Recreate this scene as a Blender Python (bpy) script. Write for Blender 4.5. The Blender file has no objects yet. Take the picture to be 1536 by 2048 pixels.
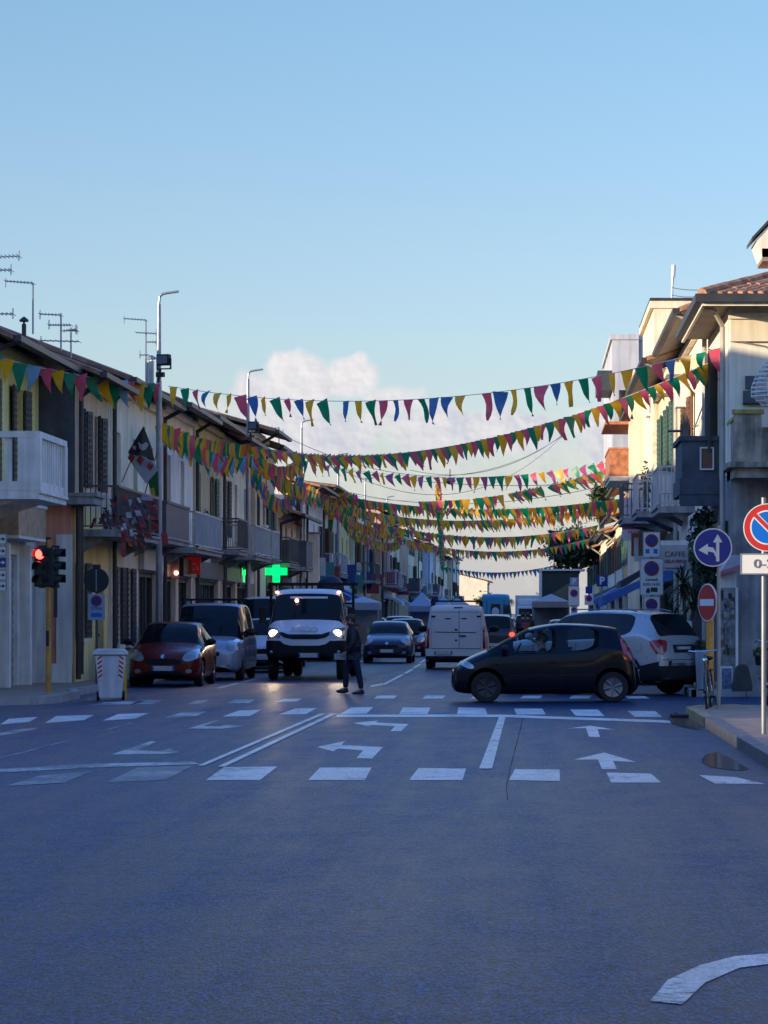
import bpy, bmesh, math, random
from mathutils import Vector, Matrix
from mathutils.bvhtree import BVHTree
R = math.radians
random.seed(7)
SC = bpy.context.scene
COL = SC.collection
# ---------------------------------------------------------------- camera
F, CX, CY, EYE = 6000.0, 1060.0, 1232.0, 1.6      # measured from the photograph (1536 px wide)
cam = bpy.data.cameras.new('camera'); camo = bpy.data.objects.new('camera', cam); COL.objects.link(camo)
camo.location = (0, 0, EYE); camo.rotation_euler = (R(90), 0, 0)
cam.sensor_fit = 'HORIZONTAL'; cam.sensor_width = 36; cam.lens = F/1536*36
cam.shift_x = -(CX-768)/1536; cam.shift_y = (CY-1024)/1536
cam.clip_start = 0.5; cam.clip_end = 12000
SC.camera = camo
# ---------------------------------------------------------------- light
SUN_AZ, SUN_EL = 60.0, 9.0       # azimuth away from -Y towards -X, low winter sun behind to one side
SUN_DIR = Vector((-math.sin(R(SUN_AZ))*math.cos(R(SUN_EL)), -math.cos(R(SUN_AZ))*math.cos(R(SUN_EL)), math.sin(R(SUN_EL))))
sl = bpy.data.lights.new('sun', 'SUN'); so = bpy.data.objects.new('sun', sl); COL.objects.link(so)
sl.energy = 5.0; sl.angle = R(0.5); sl.color = (1.0, 0.86, 0.64)
so.rotation_euler = SUN_DIR.to_track_quat('Z', 'Y').to_euler()
SC.view_settings.view_transform = 'Standard'; SC.view_settings.look = 'None'
SC.view_settings.gamma = 1.0; SC.view_settings.exposure = 0.55; SC.view_settings.use_curve_mapping = False
SC.cycles.max_bounces = 6; SC.cycles.transparent_max_bounces = 12
W = bpy.data.worlds.new('World'); SC.world = W; W.use_nodes = True
def build_world():
    nt = W.node_tree; N = nt.nodes; L = nt.links
    N.clear()
    out = N.new('ShaderNodeOutputWorld'); bg = N.new('ShaderNodeBackground'); L.new(bg.outputs[0], out.inputs[0])
    sky = N.new('ShaderNodeTexSky'); sky.sky_type = 'NISHITA'; sky.sun_disc = False
    sky.sun_elevation = R(SUN_EL); sky.sun_rotation = math.atan2(SUN_DIR.x, SUN_DIR.y)
    sky.air_density = 1.0; sky.dust_density = 0.35; sky.ozone_density = 2.2; sky.altitude = 0
    bg.inputs[1].default_value = 0.135
    tint = N.new('ShaderNodeMix'); tint.data_type = 'RGBA'; tint.blend_type = 'MULTIPLY'; tint.inputs[0].default_value = 1.0
    L.new(sky.outputs[0], tint.inputs[6])
    tc = N.new('ShaderNodeTexCoord'); sp = N.new('ShaderNodeSeparateXYZ'); L.new(tc.outputs['Generated'], sp.inputs[0])
    rp = N.new('ShaderNodeValToRGB'); L.new(sp.outputs[2], rp.inputs[0]); e = rp.color_ramp.elements
    e[0].position = 0; e[0].color = SKY_TINT[0]; e[1].position = .7; e[1].color = SKY_TINT[2]; k = e.new(.2); k.color = SKY_TINT[1]; k = e.new(.38); k.color = SKY_TINT[3]; k = e.new(.09); k.color = SKY_TINT[4]
    sc = N.new('ShaderNodeVectorMath'); sc.operation = 'SCALE'; sc.inputs['Scale'].default_value = 4.0; L.new(rp.outputs[0], sc.inputs[0]); L.new(sc.outputs[0], tint.inputs[7])
    def M(op, a, b=None, c=None, clamp=False):
        m = N.new('ShaderNodeMath'); m.operation = op; m.use_clamp = clamp
        for i, v in enumerate((a, b, c)):
            if v is None: continue
            if isinstance(v, (int, float)): m.inputs[i].default_value = v
            else: L.new(v, m.inputs[i])
        return m.outputs[0]
    yy = M('MAXIMUM', M('ABSOLUTE', sp.outputs[1]), 0.05)
    u = M('DIVIDE', sp.outputs[0], yy); v = M('DIVIDE', sp.outputs[2], yy)
    vec = N.new('ShaderNodeCombineXYZ'); L.new(u, vec.inputs[0]); L.new(v, vec.inputs[1])
    def noise(scale, detail=6, rough=0.55, off=(0, 0, 0), sy=1.0, dist=0.0):
        mp = N.new('ShaderNodeMapping'); L.new(vec.outputs[0], mp.inputs[0]); mp.inputs['Location'].default_value = off
        mp.inputs['Scale'].default_value = (1, sy, 1)
        n = N.new('ShaderNodeTexNoise'); L.new(mp.outputs[0], n.inputs['Vector'])
        n.inputs['Scale'].default_value = scale; n.inputs['Detail'].default_value = detail; n.inputs['Roughness'].default_value = rough
        n.inputs['Distortion'].default_value = dist
        return n.outputs[0]
    # cumulus heads as soft ellipses broken up by noise (u, v are slopes: sideways and up per metre away)
    def U(px): return (px-CX)/F
    def V(py): return (CY-py)/F
    heads = [(590, 770, 105, 78), (700, 765, 70, 60), (520, 790, 60, 70), (780, 805, 90, 42), (640, 860, 230, 85), (950, 865, 340, 75),
             (1180, 850, 130, 45), (560, 735, 60, 42), (715, 742, 30, 42)]
    best = None
    for (x, y, rx, ry) in heads:
        du = M('DIVIDE', M('SUBTRACT', u, U(x)), rx/F); dv = M('DIVIDE', M('SUBTRACT', v, V(y)), ry/F)
        d = M('SQRT', M('ADD', M('MULTIPLY', du, du), M('MULTIPLY', dv, dv)))
        s = M('SUBTRACT', 1.0, d)
        best = s if best is None else M('MAXIMUM', best, s)
    n1 = noise(60, 6, 0.46); n2 = noise(22, 5, 0.5, (3, 1, 0))
    dens = M('ADD', best, M('ADD', M('MULTIPLY', M('SUBTRACT', n1, 0.5), 2.6), M('MULTIPLY', M('SUBTRACT', n2, 0.5), 1.0)))
    mr = N.new('ShaderNodeMapRange'); mr.interpolation_type = 'SMOOTHSTEP'; L.new(dens, mr.inputs[0])
    mr.inputs[1].default_value = 0.0; mr.inputs[2].default_value = 0.48; mr.inputs[3].default_value = 0.0; mr.inputs[4].default_value = 0.97
    # thin pale veil low over the roofs
    veil = M('MULTIPLY', M('SUBTRACT', 1.0, M('DIVIDE', v, 0.078), clamp=True), M('MULTIPLY_ADD', n2, 0.9, 0.35))
    mask = M('MAXIMUM', mr.outputs[0], M('MULTIPLY', veil, 0.95), clamp=True)
    # sunlit sides of the heads against their grey bases
    lit = M('SUBTRACT', noise(60, 6, 0.46, (U(1066), V(1226), 0)), n1)
    shade = M('ADD', M('MULTIPLY', lit, 5.0), M('MULTIPLY', M('SUBTRACT', v, 0.052), 12.0))
    shade = M('ADD', shade, 0.35, clamp=True)
    cc = N.new('ShaderNodeMix'); cc.data_type = 'RGBA'; L.new(shade, cc.inputs[0])
    cc.inputs[6].default_value = CLOUD_DARK; cc.inputs[7].default_value = CLOUD_LIT
    mx = N.new('ShaderNodeMix'); mx.data_type = 'RGBA'; L.new(mask, mx.inputs[0]); L.new(tint.outputs[2], mx.inputs[6]); L.new(cc.outputs[2], mx.inputs[7])
    L.new(mx.outputs[2], bg.inputs[0])
SKY_TINT = [(.228, .208, .265, 1), (.250, .268, .303, 1), (.26, .43, .76, 1), (.35, .47, .74, 1), (.258, .252, .303, 1)]    # quarter values; haze whitens the horizon, the zenith is deeper blue
CLOUD_DARK = (2.8, 2.98, 3.45, 1); CLOUD_LIT = (4.75, 4.5, 4.45, 1)
build_world()

# ---------------------------------------------------------------- helpers
def gp(px, py, z=0.0):
    """point of the ground plane seen at a pixel of the photograph"""
    Y = F*(EYE-z)/(py-CY); return Vector(((px-CX)*Y/F, Y, z))
def at(px, py, Y): return Vector(((px-CX)*Y/F, Y, EYE+(CY-py)*Y/F))
def tag(o, label=None, cat=None, group=None, kind=None):
    if label: o['label'] = label
    if cat: o['category'] = cat
    if group: o['group'] = group
    if kind: o['kind'] = kind
    return o
def empty(name, loc=(0, 0, 0), rz=0.0, label=None, cat=None, group=None):
    o = bpy.data.objects.new(name, None); COL.objects.link(o); o.location = loc; o.rotation_euler = (0, 0, rz); o.empty_display_size = .2
    return tag(o, label, cat, group)
def kids(o): return [c for c in list(COL.objects) if c.parent == o]
def copy_tree(o, parent=None, cache=None):
    if cache is None:
        cache = {}
        for c in COL.objects: cache.setdefault(c.parent, []).append(c)
    c = o.copy(); COL.objects.link(c); c.parent = parent
    for ch in cache.get(o, []): copy_tree(ch, c, cache)
    return c
MATS = {}
def mat(name, col=(.5, .5, .5), rough=.6, metal=0., var=.12, scale=2.5, bump=0., bscale=40., coat=0., emis=None, estr=0., streak=0., spec=.5, dirt=0.):
    if name in MATS: return MATS[name]
    m = bpy.data.materials.new(name); MATS[name] = m; m.use_nodes = True
    nt = m.node_tree; N = nt.nodes; L = nt.links; b = N['Principled BSDF']
    b.inputs['Roughness'].default_value = rough; b.inputs['Metallic'].default_value = metal
    b.inputs['Coat Weight'].default_value = coat; b.inputs['Coat Roughness'].default_value = .05
    b.inputs['Specular IOR Level'].default_value = spec
    tc = N.new('ShaderNodeTexCoord')
    n = N.new('ShaderNodeTexNoise'); n.inputs['Scale'].default_value = scale; n.inputs['Detail'].default_value = 6; L.new(tc.outputs['Object'], n.inputs['Vector'])
    r = N.new('ShaderNodeMapRange'); L.new(n.outputs[0], r.inputs[0]); r.inputs[1].default_value = .3; r.inputs[2].default_value = .7
    r.inputs[3].default_value = 1-var; r.inputs[4].default_value = 1+var*.5
    f = r.outputs[0]
    if streak:
        mp = N.new('ShaderNodeMapping'); mp.inputs['Scale'].default_value = (3, 3, .25); L.new(tc.outputs['Object'], mp.inputs[0])
        n2 = N.new('ShaderNodeTexNoise'); n2.inputs['Scale'].default_value = 2.2; n2.inputs['Detail'].default_value = 5; L.new(mp.outputs[0], n2.inputs['Vector'])
        r2 = N.new('ShaderNodeMapRange'); L.new(n2.outputs[0], r2.inputs[0]); r2.inputs[1].default_value = .35; r2.inputs[2].default_value = .6
        r2.inputs[3].default_value = 1-streak; r2.inputs[4].default_value = 1
        mm = N.new('ShaderNodeMath'); mm.operation = 'MULTIPLY'; L.new(f, mm.inputs[0]); L.new(r2.outputs[0], mm.inputs[1]); f = mm.outputs[0]
    mx = N.new('ShaderNodeMix'); mx.data_type = 'RGBA'; mx.blend_type = 'MULTIPLY'; mx.inputs[0].default_value = 1
    mx.inputs[6].default_value = (*col, 1); L.new(f, mx.inputs[7]); L.new(mx.outputs[2], b.inputs['Base Color'])
    if dirt:
        n3 = N.new('ShaderNodeTexNoise'); n3.inputs['Scale'].default_value = scale*3; L.new(tc.outputs['Object'], n3.inputs['Vector'])
        r3 = N.new('ShaderNodeMapRange'); L.new(n3.outputs[0], r3.inputs[0]); r3.inputs[3].default_value = rough-dirt; r3.inputs[4].default_value = rough+dirt
        L.new(r3.outputs[0], b.inputs['Roughness'])
    if bump:
        nb = N.new('ShaderNodeTexNoise'); nb.inputs['Scale'].default_value = bscale; nb.inputs['Detail'].default_value = 4; L.new(tc.outputs['Object'], nb.inputs['Vector'])
        bp = N.new('ShaderNodeBump'); bp.inputs['Strength'].default_value = bump; bp.inputs['Distance'].default_value = .02
        L.new(nb.outputs[0], bp.inputs['Height']); L.new(bp.outputs[0], b.inputs['Normal'])
    if emis:
        b.inputs['Emission Color'].default_value = (*emis, 1); b.inputs['Emission Strength'].default_value = estr
    return m
def glass_mat(name, col=(.01, .012, .015), trans=.35, tint=(.5, .6, .6), rough=.03, spec=.6):
    if name in MATS: return MATS[name]
    m = bpy.data.materials.new(name); MATS[name] = m; m.use_nodes = True; nt = m.node_tree; N = nt.nodes; L = nt.links
    b = N['Principled BSDF']; b.inputs['Base Color'].default_value = (*col, 1); b.inputs['Roughness'].default_value = rough; b.inputs['Specular IOR Level'].default_value = spec
    n = N.new('ShaderNodeTexNoise'); n.inputs['Scale'].default_value = 3; r = N.new('ShaderNodeMapRange'); L.new(n.outputs[0], r.inputs[0])
    r.inputs[3].default_value = rough*.5; r.inputs[4].default_value = rough*2; L.new(r.outputs[0], b.inputs['Roughness'])
    if trans > 0:
        t = N.new('ShaderNodeBsdfTransparent'); t.inputs[0].default_value = (*tint, 1)
        mx = N.new('ShaderNodeMixShader'); mx.inputs[0].default_value = trans
        L.new(b.outputs[0], mx.inputs[1]); L.new(t.outputs[0], mx.inputs[2]); L.new(mx.outputs[0], N['Material Output'].inputs[0])
    return m
def cloth_mat(name, col, transl=.45):
    if name in MATS: return MATS[name]
    m = bpy.data.materials.new(name); MATS[name] = m; m.use_nodes = True; nt = m.node_tree; N = nt.nodes; L = nt.links
    b = N['Principled BSDF']; b.inputs['Roughness'].default_value = .38
    tc = N.new('ShaderNodeTexCoord'); n = N.new('ShaderNodeTexNoise'); n.inputs['Scale'].default_value = 6; L.new(tc.outputs['Object'], n.inputs['Vector'])
    r = N.new('ShaderNodeMapRange'); L.new(n.outputs[0], r.inputs[0]); r.inputs[3].default_value = .75; r.inputs[4].default_value = 1.1
    mx = N.new('ShaderNodeMix'); mx.data_type = 'RGBA'; mx.blend_type = 'MULTIPLY'; mx.inputs[0].default_value = 1; mx.inputs[6].default_value = (*col, 1); L.new(r.outputs[0], mx.inputs[7])
    L.new(mx.outputs[2], b.inputs['Base Color'])
    t = N.new('ShaderNodeBsdfTranslucent'); L.new(mx.outputs[2], t.inputs[0])
    ms = N.new('ShaderNodeMixShader'); ms.inputs[0].default_value = transl; L.new(b.outputs[0], ms.inputs[1]); L.new(t.outputs[0], ms.inputs[2]); L.new(ms.outputs[0], N['Material Output'].inputs[0])
    return m
class MB:
    """collects shapes, then links them as ONE mesh object"""
    def __init__(s): s.bm = bmesh.new()
    def quad(s, pts, mi=0):
        f = s.bm.faces.new([s.bm.verts.new(p) for p in pts]); f.material_index = mi; return f
    def box(s, x0, x1, y0, y1, z0, z1, T=None, mi=0):
        vs = [Vector((x, y, z)) for x in (x0, x1) for y in (y0, y1) for z in (z0, z1)]
        if T: vs = [T(v) for v in vs]
        v = [s.bm.verts.new(p) for p in vs]
        for q in ((0, 1, 3, 2), (4, 6, 7, 5), (0, 4, 5, 1), (2, 3, 7, 6), (0, 2, 6, 4), (1, 5, 7, 3)):
            f = s.bm.faces.new([v[i] for i in q]); f.material_index = mi
        return s
    def prism(s, poly, d, mi=0):
        """polygon of 3-D points extruded by the vector d"""
        d = Vector(d); a = [s.bm.verts.new(Vector(p)) for p in poly]; b = [s.bm.verts.new(Vector(p)+d) for p in poly]
        fs = [s.bm.faces.new(a), s.bm.faces.new(b[::-1])]; n = len(poly)
        for i in range(n): fs.append(s.bm.faces.new((a[i], b[i], b[(i+1) % n], a[(i+1) % n])))
        for f in fs: f.material_index = mi
        return s
    def tube(s, p, q, r, r2=None, seg=8, mi=0, cap=True):
        p, q = Vector(p), Vector(q); r2 = r if r2 is None else r2; d = q-p
        if d.length < 1e-6: return s
        m = d.to_track_quat('Z', 'Y').to_matrix()
        A, B = [], []
        for i in range(seg):
            a = 2*math.pi*i/seg; c = m @ Vector((math.cos(a), math.sin(a), 0))
            A.append(s.bm.verts.new(p+c*r)); B.append(s.bm.verts.new(q+c*r2))
        fs = [s.bm.faces.new((A[i], A[(i+1) % seg], B[(i+1) % seg], B[i])) for i in range(seg)]
        if cap: fs += [s.bm.faces.new(A[::-1]), s.bm.faces.new(B)]
        for f in fs: f.material_index = mi
        return s
    def path(s, pts, r, seg=6, mi=0):
        for a, b in zip(pts[:-1], pts[1:]): s.tube(a, b, r, seg=seg, mi=mi)
        return s
    def lathe(s, prof, M=None, seg=20, mi=0):
        """profile of (radius, z); M places it"""
        M = M or Matrix.Identity(4); rings = []
        for (r, z) in prof:
            rings.append([s.bm.verts.new(M @ Vector((r*math.cos(2*math.pi*i/seg), r*math.sin(2*math.pi*i/seg), z))) for i in range(seg)])
        for a, b in zip(rings[:-1], rings[1:]):
            for i in range(seg):
                f = s.bm.faces.new((a[i], a[(i+1) % seg], b[(i+1) % seg], b[i])); f.material_index = mi
        for rg in (rings[0], rings[-1]):
            f = s.bm.faces.new(rg); f.material_index = mi
        return s
    def ball(s, c, r, M=None, seg=12, mi=0):
        r = r if hasattr(r, '__len__') else (r, r, r)
        g = bmesh.ops.create_uvsphere(s.bm, u_segments=seg, v_segments=max(6, seg*2//3), radius=1)
        for v in g['verts']:
            p = Vector((v.co.x*r[0], v.co.y*r[1], v.co.z*r[2])); v.co = (M @ p if M else p)+Vector(c)
            for f in v.link_faces: f.material_index = mi
        return s
    def build(s, name, m, parent=None, smooth=None, loc=None, bevel=0, norm=True):
        if norm: bmesh.ops.recalc_face_normals(s.bm, faces=s.bm.faces)
        if bevel: bmesh.ops.bevel(s.bm, geom=[e for e in s.bm.edges if e.is_manifold and e.calc_face_angle(0) > .6], offset=bevel, segments=2, affect='EDGES', profile=.6)
        me = bpy.data.meshes.new(name); s.bm.to_mesh(me); s.bm.free()
        for x in (m if isinstance(m, (list, tuple)) else [m]): me.materials.append(x)
        if smooth:
            for p in me.polygons: p.use_smooth = True
            me.set_sharp_from_angle(angle=R(smooth))
        o = bpy.data.objects.new(name, me); COL.objects.link(o)
        if parent: o.parent = parent
        if loc: o.location = loc
        return o
def text_obj(txt, size, m, M, parent, name='lettering', depth=.006, align='CENTER', bold=0.0, sx=1.0):
    cu = bpy.data.curves.new('t', 'FONT'); cu.body = txt; cu.size = size; cu.align_x = align; cu.align_y = 'CENTER'; cu.extrude = depth; cu.offset = bold
    t = bpy.data.objects.new('t', cu); COL.objects.link(t); bpy.context.view_layer.update()
    me = bpy.data.meshes.new_from_object(t.evaluated_get(bpy.context.evaluated_depsgraph_get()))
    bpy.data.objects.remove(t); me.transform(M @ Matrix.Diagonal((sx, 1, 1, 1))); me.materials.clear(); me.materials.append(m)
    o = bpy.data.objects.new(name, me); COL.objects.link(o); o.parent = parent; return o
FACE_CAM = Matrix.Rotation(R(90), 4, 'X')      # text lying in XY stood up to face -Y
def disk(mb, c, r, y0, y1, seg=32, a0=0, mi=0, sx=1):
    mb.prism([(c[0]+sx*r*math.cos(2*math.pi*i/seg), y0, c[2]+r*math.sin(2*math.pi*i/seg)) for i in range(seg)], (0, y1-y0, 0), mi)
# ---------------------------------------------------------------- ground, road, markings
def asphalt(name='asphalt', base=(.010, .036, .095), paint=False):  # default base colour carries the blue of the reflected sky
    m = bpy.data.materials.new(name); m.use_nodes = True; nt = m.node_tree; N = nt.nodes; L = nt.links; b = N['Principled BSDF']
    geo = N.new('ShaderNodeNewGeometry')
    def noise(sc, det=5, rough=.55, s=(1, 1, 1)):
        mp = N.new('ShaderNodeMapping'); L.new(geo.outputs['Position'], mp.inputs[0]); mp.inputs['Scale'].default_value = s
        n = N.new('ShaderNodeTexNoise'); n.inputs['Scale'].default_value = sc; n.inputs['Detail'].default_value = det; n.inputs['Roughness'].default_value = rough
        L.new(mp.outputs[0], n.inputs['Vector']); return n.outputs[0]
    def rng(x, a, b_, c, d):
        r = N.new('ShaderNodeMapRange'); L.new(x, r.inputs[0])
        for i, v in enumerate((a, b_, c, d)): r.inputs[i+1].default_value = v
        return r.outputs[0]
    def mul(a, b_):
        k = N.new('ShaderNodeMath'); k.operation = 'MULTIPLY'; L.new(a, k.inputs[0]); L.new(b_, k.inputs[1]); return k.outputs[0]
    big = noise(.22, 4, .5, (1, .35, 1)); med = noise(2.3, 6, .6, (1, .45, 1)); fine = noise(60, 3, .7, (1, .2, 1)); grain = noise(20, 5, .85, (1, .2, 1)); lane = noise(1.6, 4, .6, (1, .05, 1)); patch = noise(.55, 2, .4, (1, .5, 1))
    col = mul(mul(rng(lane, .35, .65, .92, 1.06), rng(grain, .38, .62, *((.2, 2.1) if not paint else (.8, 1.12)))), mul(mul(rng(big, .3, .7, .9, 1.1), rng(med, .3, .7, .78, 1.2)), rng(fine, .36, .64, *((.25, 2.0) if not paint else (.85, 1.1)))))
    mx = N.new('ShaderNodeMix'); mx.data_type = 'RGBA'; mx.blend_type = 'MULTIPLY'; mx.inputs[0].default_value = 1; mx.inputs[6].default_value = (*base, 1); L.new(col, mx.inputs[7])
    L.new(mx.outputs[2], b.inputs['Base Color'])
    k = N.new('ShaderNodeMath'); k.operation = 'MULTIPLY_ADD'; L.new(mul(rng(lane, .35, .65, .6, 1.4), med), k.inputs[0]); k.inputs[1].default_value = .22; L.new(rng(big, .3, .7, .22, .26), k.inputs[2])
    L.new(k.outputs[0], b.inputs['Roughness']); b.inputs['Specular IOR Level'].default_value = .14 if not paint else .4
    h = N.new('ShaderNodeMath'); h.operation = 'ADD'; L.new(grain, h.inputs[0]); L.new(fine, h.inputs[1])
    bp = N.new('ShaderNodeBump'); bp.inputs['Strength'].default_value = .9; bp.inputs['Distance'].default_value = .045 if not paint else .02
    L.new(h.outputs[0], bp.inputs['Height']); L.new(bp.outputs[0], b.inputs['Normal'])
    if paint:      # worn thermoplastic: the asphalt shows through where the paint has gone
        w = noise(9, 6, .7); w2 = noise(1.1, 3, .5)
        a = N.new('ShaderNodeMath'); a.operation = 'MULTIPLY_ADD'; L.new(w2, a.inputs[0]); a.inputs[1].default_value = .7; L.new(w, a.inputs[2])
        ms = N.new('ShaderNodeMix'); ms.data_type = 'RGBA'; L.new(rng(a.outputs[0], paint-.06, paint+.06, 0, 1), ms.inputs[0])
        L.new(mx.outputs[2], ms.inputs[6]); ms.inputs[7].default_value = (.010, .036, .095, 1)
        L.new(ms.outputs[2], b.inputs['Base Color'])
    MATS[name] = m; return m
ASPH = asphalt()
PAINT = asphalt('road_paint', (.72, .70, .66), paint=.98)
WORN = asphalt('worn_road_paint', (.52, .50, .47), paint=.86)
FAINT = asphalt('faint_road_paint', (.30, .27, .25), paint=.80)
g = MB(); g.quad([(-3000, -300, 0), (3000, -300, 0), (3000, 9000, 0), (-3000, 9000, 0)]); tag(g.build('road', ASPH), 'wet grey asphalt of the street and junction, reflected sky blue in its colour', 'road', kind='structure')
STONE = mat('kerb_stone', (.33, .32, .31), .7, var=.25, scale=3, bump=.3)
YKERB = mat('yellow_kerb_paint', (.42, .28, .12), .7, var=.3, scale=4)
PAVE = mat('pavement', (.30, .21, .14), .6, var=.3, scale=3, bump=.4, bscale=18)
def slab(name, poly, h=.13, kerbw=.18, ymat=None):
    """raised pavement with a kerb stone edge"""
    mb = MB(); mb.prism([(x, y, -.02) for x, y in poly], (0, 0, h+.02)); o = mb.build(name, PAVE); o['kind'] = 'structure'; o['label'] = ymat or 'raised grey pavement beside the road'; return o
slab('pavement', [(-10.9+.3, 53.6), (-9.6, 53.6), (-9.0, 54.0), (-8.75, 54.8), (-8.75, 58), (-9.15, 60), (-9.15, 600), (-12, 600), (-12, 53.6)], ymat='narrow pavement along the shaded house row')
slab('pavement', [(2.52, 25), (8.5, 25), (8.5, 49.6), (3.4, 49.6), (2.8, 49.2), (2.52, 48.2)], ymat='corner pavement with the road signs')
slab('pavement', [(3.2, 59.6), (30, 59.6), (30, 600), (3.2, 600)], ymat='pavement below the balcony house and its row')
def kerb(pts, w=.16, h=.145, m=STONE, label='stone kerb edging'):
    mb = MB(); n = len(pts)
    for i in range(n-1):
        a = Vector((*pts[i], 0)); b = Vector((*pts[i+1], 0)); d = (b-a); L_ = d.length; d.normalize(); nrm = Vector((-d.y, d.x, 0))
        k = max(1, int(L_/1.0)); st = d*(L_/k)
        for j in range(k):
            p = a+st*j; q = p+st*.985
            mb.prism([p+nrm*0, q+nrm*0, q+nrm*w, p+nrm*w], (0, 0, h+random.uniform(-.003, .003)))
    o = mb.build('kerb', m, bevel=0); o['kind'] = 'structure'; o['label'] = label; return o
kerb([(2.50, 43.2), (2.50, 25)][::-1], w=-.16, m=mat('dark_kerb', (.11, .11, .115), .55, var=.3, scale=4), label='dark wet kerb')
kerb([(2.50, 43.2), (2.50, 48.2), (2.8, 49.25), (3.4, 49.62)], w=-.16, m=YKERB, label='kerb with worn yellow paint')
kerb([(-9.6, 53.55), (-8.95, 53.95), (-8.7, 54.8), (-8.7, 58), (-9.1, 60), (-9.1, 300)], w=.15, label='stone kerb of the shaded pavement')
kerb([(12, 59.5), (3.18, 59.5)], w=-.12); kerb([(3.18, 59.5), (3.18, 300)], w=-.12)
def mark(polys, m=PAINT, name='road_marking', z=.004, label=None, px=True):
    mb = MB()
    for P_ in polys:
        pts = [gp(*p, z) for p in P_] if px else [Vector((*p, z)) for p in P_]
        f = mb.quad(pts)
    bmesh.ops.triangulate(mb.bm, faces=mb.bm.faces)
    o = mb.build(name, m); 
    for f in o.data.polygons: pass
    o['kind'] = 'structure'; o['label'] = label or 'white paint on the road'; return o
# near crossing: stripes run along the street
zz = [(412, 1560, 448, 1534, 555, 1533, 520, 1560), (616, 1560, 640, 1535, 743, 1535, 730, 1560), (818, 1560, 837, 1536, 932, 1537, 925, 1560),
      (1018, 1560, 1030, 1538, 1119, 1539, 1120, 1562), (1213, 1545, 1302, 1547, 1322, 1565, 1222, 1565), (1398, 1550, 1470, 1554, 1532, 1568, 1430, 1567)]
mark([[(a[i], a[i+1]) for i in range(0, 8, 2)] for a in zz], label='near row of white crossing stripes')
zz = [(0, 1449, 18, 1437, 76, 1434, 58, 1444), (90, 1446, 112, 1432, 188, 1430, 168, 1440), (205, 1441, 236, 1428, 298, 1426, 270, 1437),
      (445, 1433, 478, 1421, 523, 1419, 500, 1432), (557, 1429, 590, 1417, 634, 1416, 612, 1428),
      (680, 1428, 702, 1415, 747, 1414, 733, 1427), (798, 1428, 806, 1415, 861, 1415, 855, 1428), (914, 1428, 917, 1415, 970, 1416, 975, 1429),
      (1028, 1417, 1084, 1417, 1092, 1429, 1033, 1429), (1140, 1419, 1196, 1419, 1209, 1432, 1152, 1432), (1255, 1422, 1310, 1422, 1325, 1434, 1270, 1434)]
mark([[(a[i], a[i+1]) for i in range(0, 8, 2)] for a in zz], label='far row of white crossing stripes')
zz = [(330, 1435, 366, 1424, 412, 1423, 392, 1433), (180, 1411, 208, 1404, 292, 1402, 262, 1409), (262, 1408, 285, 1400, 326, 1401, 300, 1409), (374, 1408, 394, 1401, 418, 1400, 404, 1407),
      (454, 1406, 470, 1399, 512, 1398, 498, 1406)]
mark([[(a[i], a[i+1]) for i in range(0, 8, 2)] for a in zz], WORN, label='worn crossing stripes by the bin')
mark([[(x, 1397), (x+7, 1391), (x+46, 1391), (x+40, 1397)] for x in (748, 845, 942, 1040, 1138)]+[[(1250, 1392), (1290, 1392), (1300, 1397), (1256, 1397)], [(550, 1404), (566, 1398), (604, 1397), (592, 1403)]], label='second far row of crossing stripes')
mark([[(672, 1434), (674, 1429), (1000, 1429), (1345, 1441), (1348, 1446), (1000, 1434)]], label='white stop line')
mark([[(408, 1531), (395, 1531), (640, 1427), (652, 1427)], [(435, 1533), (450, 1533), (674, 1427), (662, 1427)]], label='double centre line', z=.0085)
mark([[(958, 1537), (998, 1434), (1011, 1434), (984, 1537)]], label='single lane line', z=.008)
mark([[(634, 1494), (690, 1482), (683, 1490), (766, 1494), (744, 1517), (713, 1516), (726, 1501), (676, 1497), (667, 1503)],
      [(706, 1446), (757, 1441), (752, 1445), (817, 1448), (802, 1462), (781, 1462), (790, 1452), (745, 1450), (735, 1452)]], label='two white turn arrows')
mark([[(1148, 1519), (1208, 1505), (1273, 1524), (1226, 1522), (1234, 1538), (1204, 1538), (1196, 1519)],
      [(1135, 1457), (1180, 1451), (1230, 1459), (1195, 1458), (1200, 1474), (1178, 1474), (1172, 1456)]], label='two white straight on arrows')
mark([[(222, 1509), (302, 1482), (313, 1483), (275, 1500), (320, 1502), (338, 1497), (360, 1504), (330, 1508)],
      [(372, 1458), (430, 1441), (438, 1441), (406, 1452), (440, 1453), (450, 1449), (486, 1452), (440, 1458)]], WORN, label='worn turn arrows pointing away')
mark([[(0, 1545), (0, 1538), (160, 1528), (385, 1523), (400, 1528), (180, 1535)], [(0, 1471), (0, 1465), (55, 1456), (78, 1455), (60, 1462)]], WORN, label='worn white line near the junction')
mark([[(0, 1518), (0, 1515), (160, 1474), (166, 1474)], [(205, 1461), (262, 1445), (268, 1446), (212, 1461)]], FAINT, label='faint thin lane line')
mark([[(214, 1564), (275, 1535), (385, 1532), (330, 1560)], [(10, 1572), (80, 1551), (185, 1542), (130, 1565)]], FAINT, label='rubbed out crossing stripes')
mark([[(1300, 2002), (1335, 1960), (1400, 1930), (1470, 1912), (1560, 1905), (1560, 1925), (1480, 1935), (1410, 1965), (1365, 2008)]], label='curved white guide line')
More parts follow.
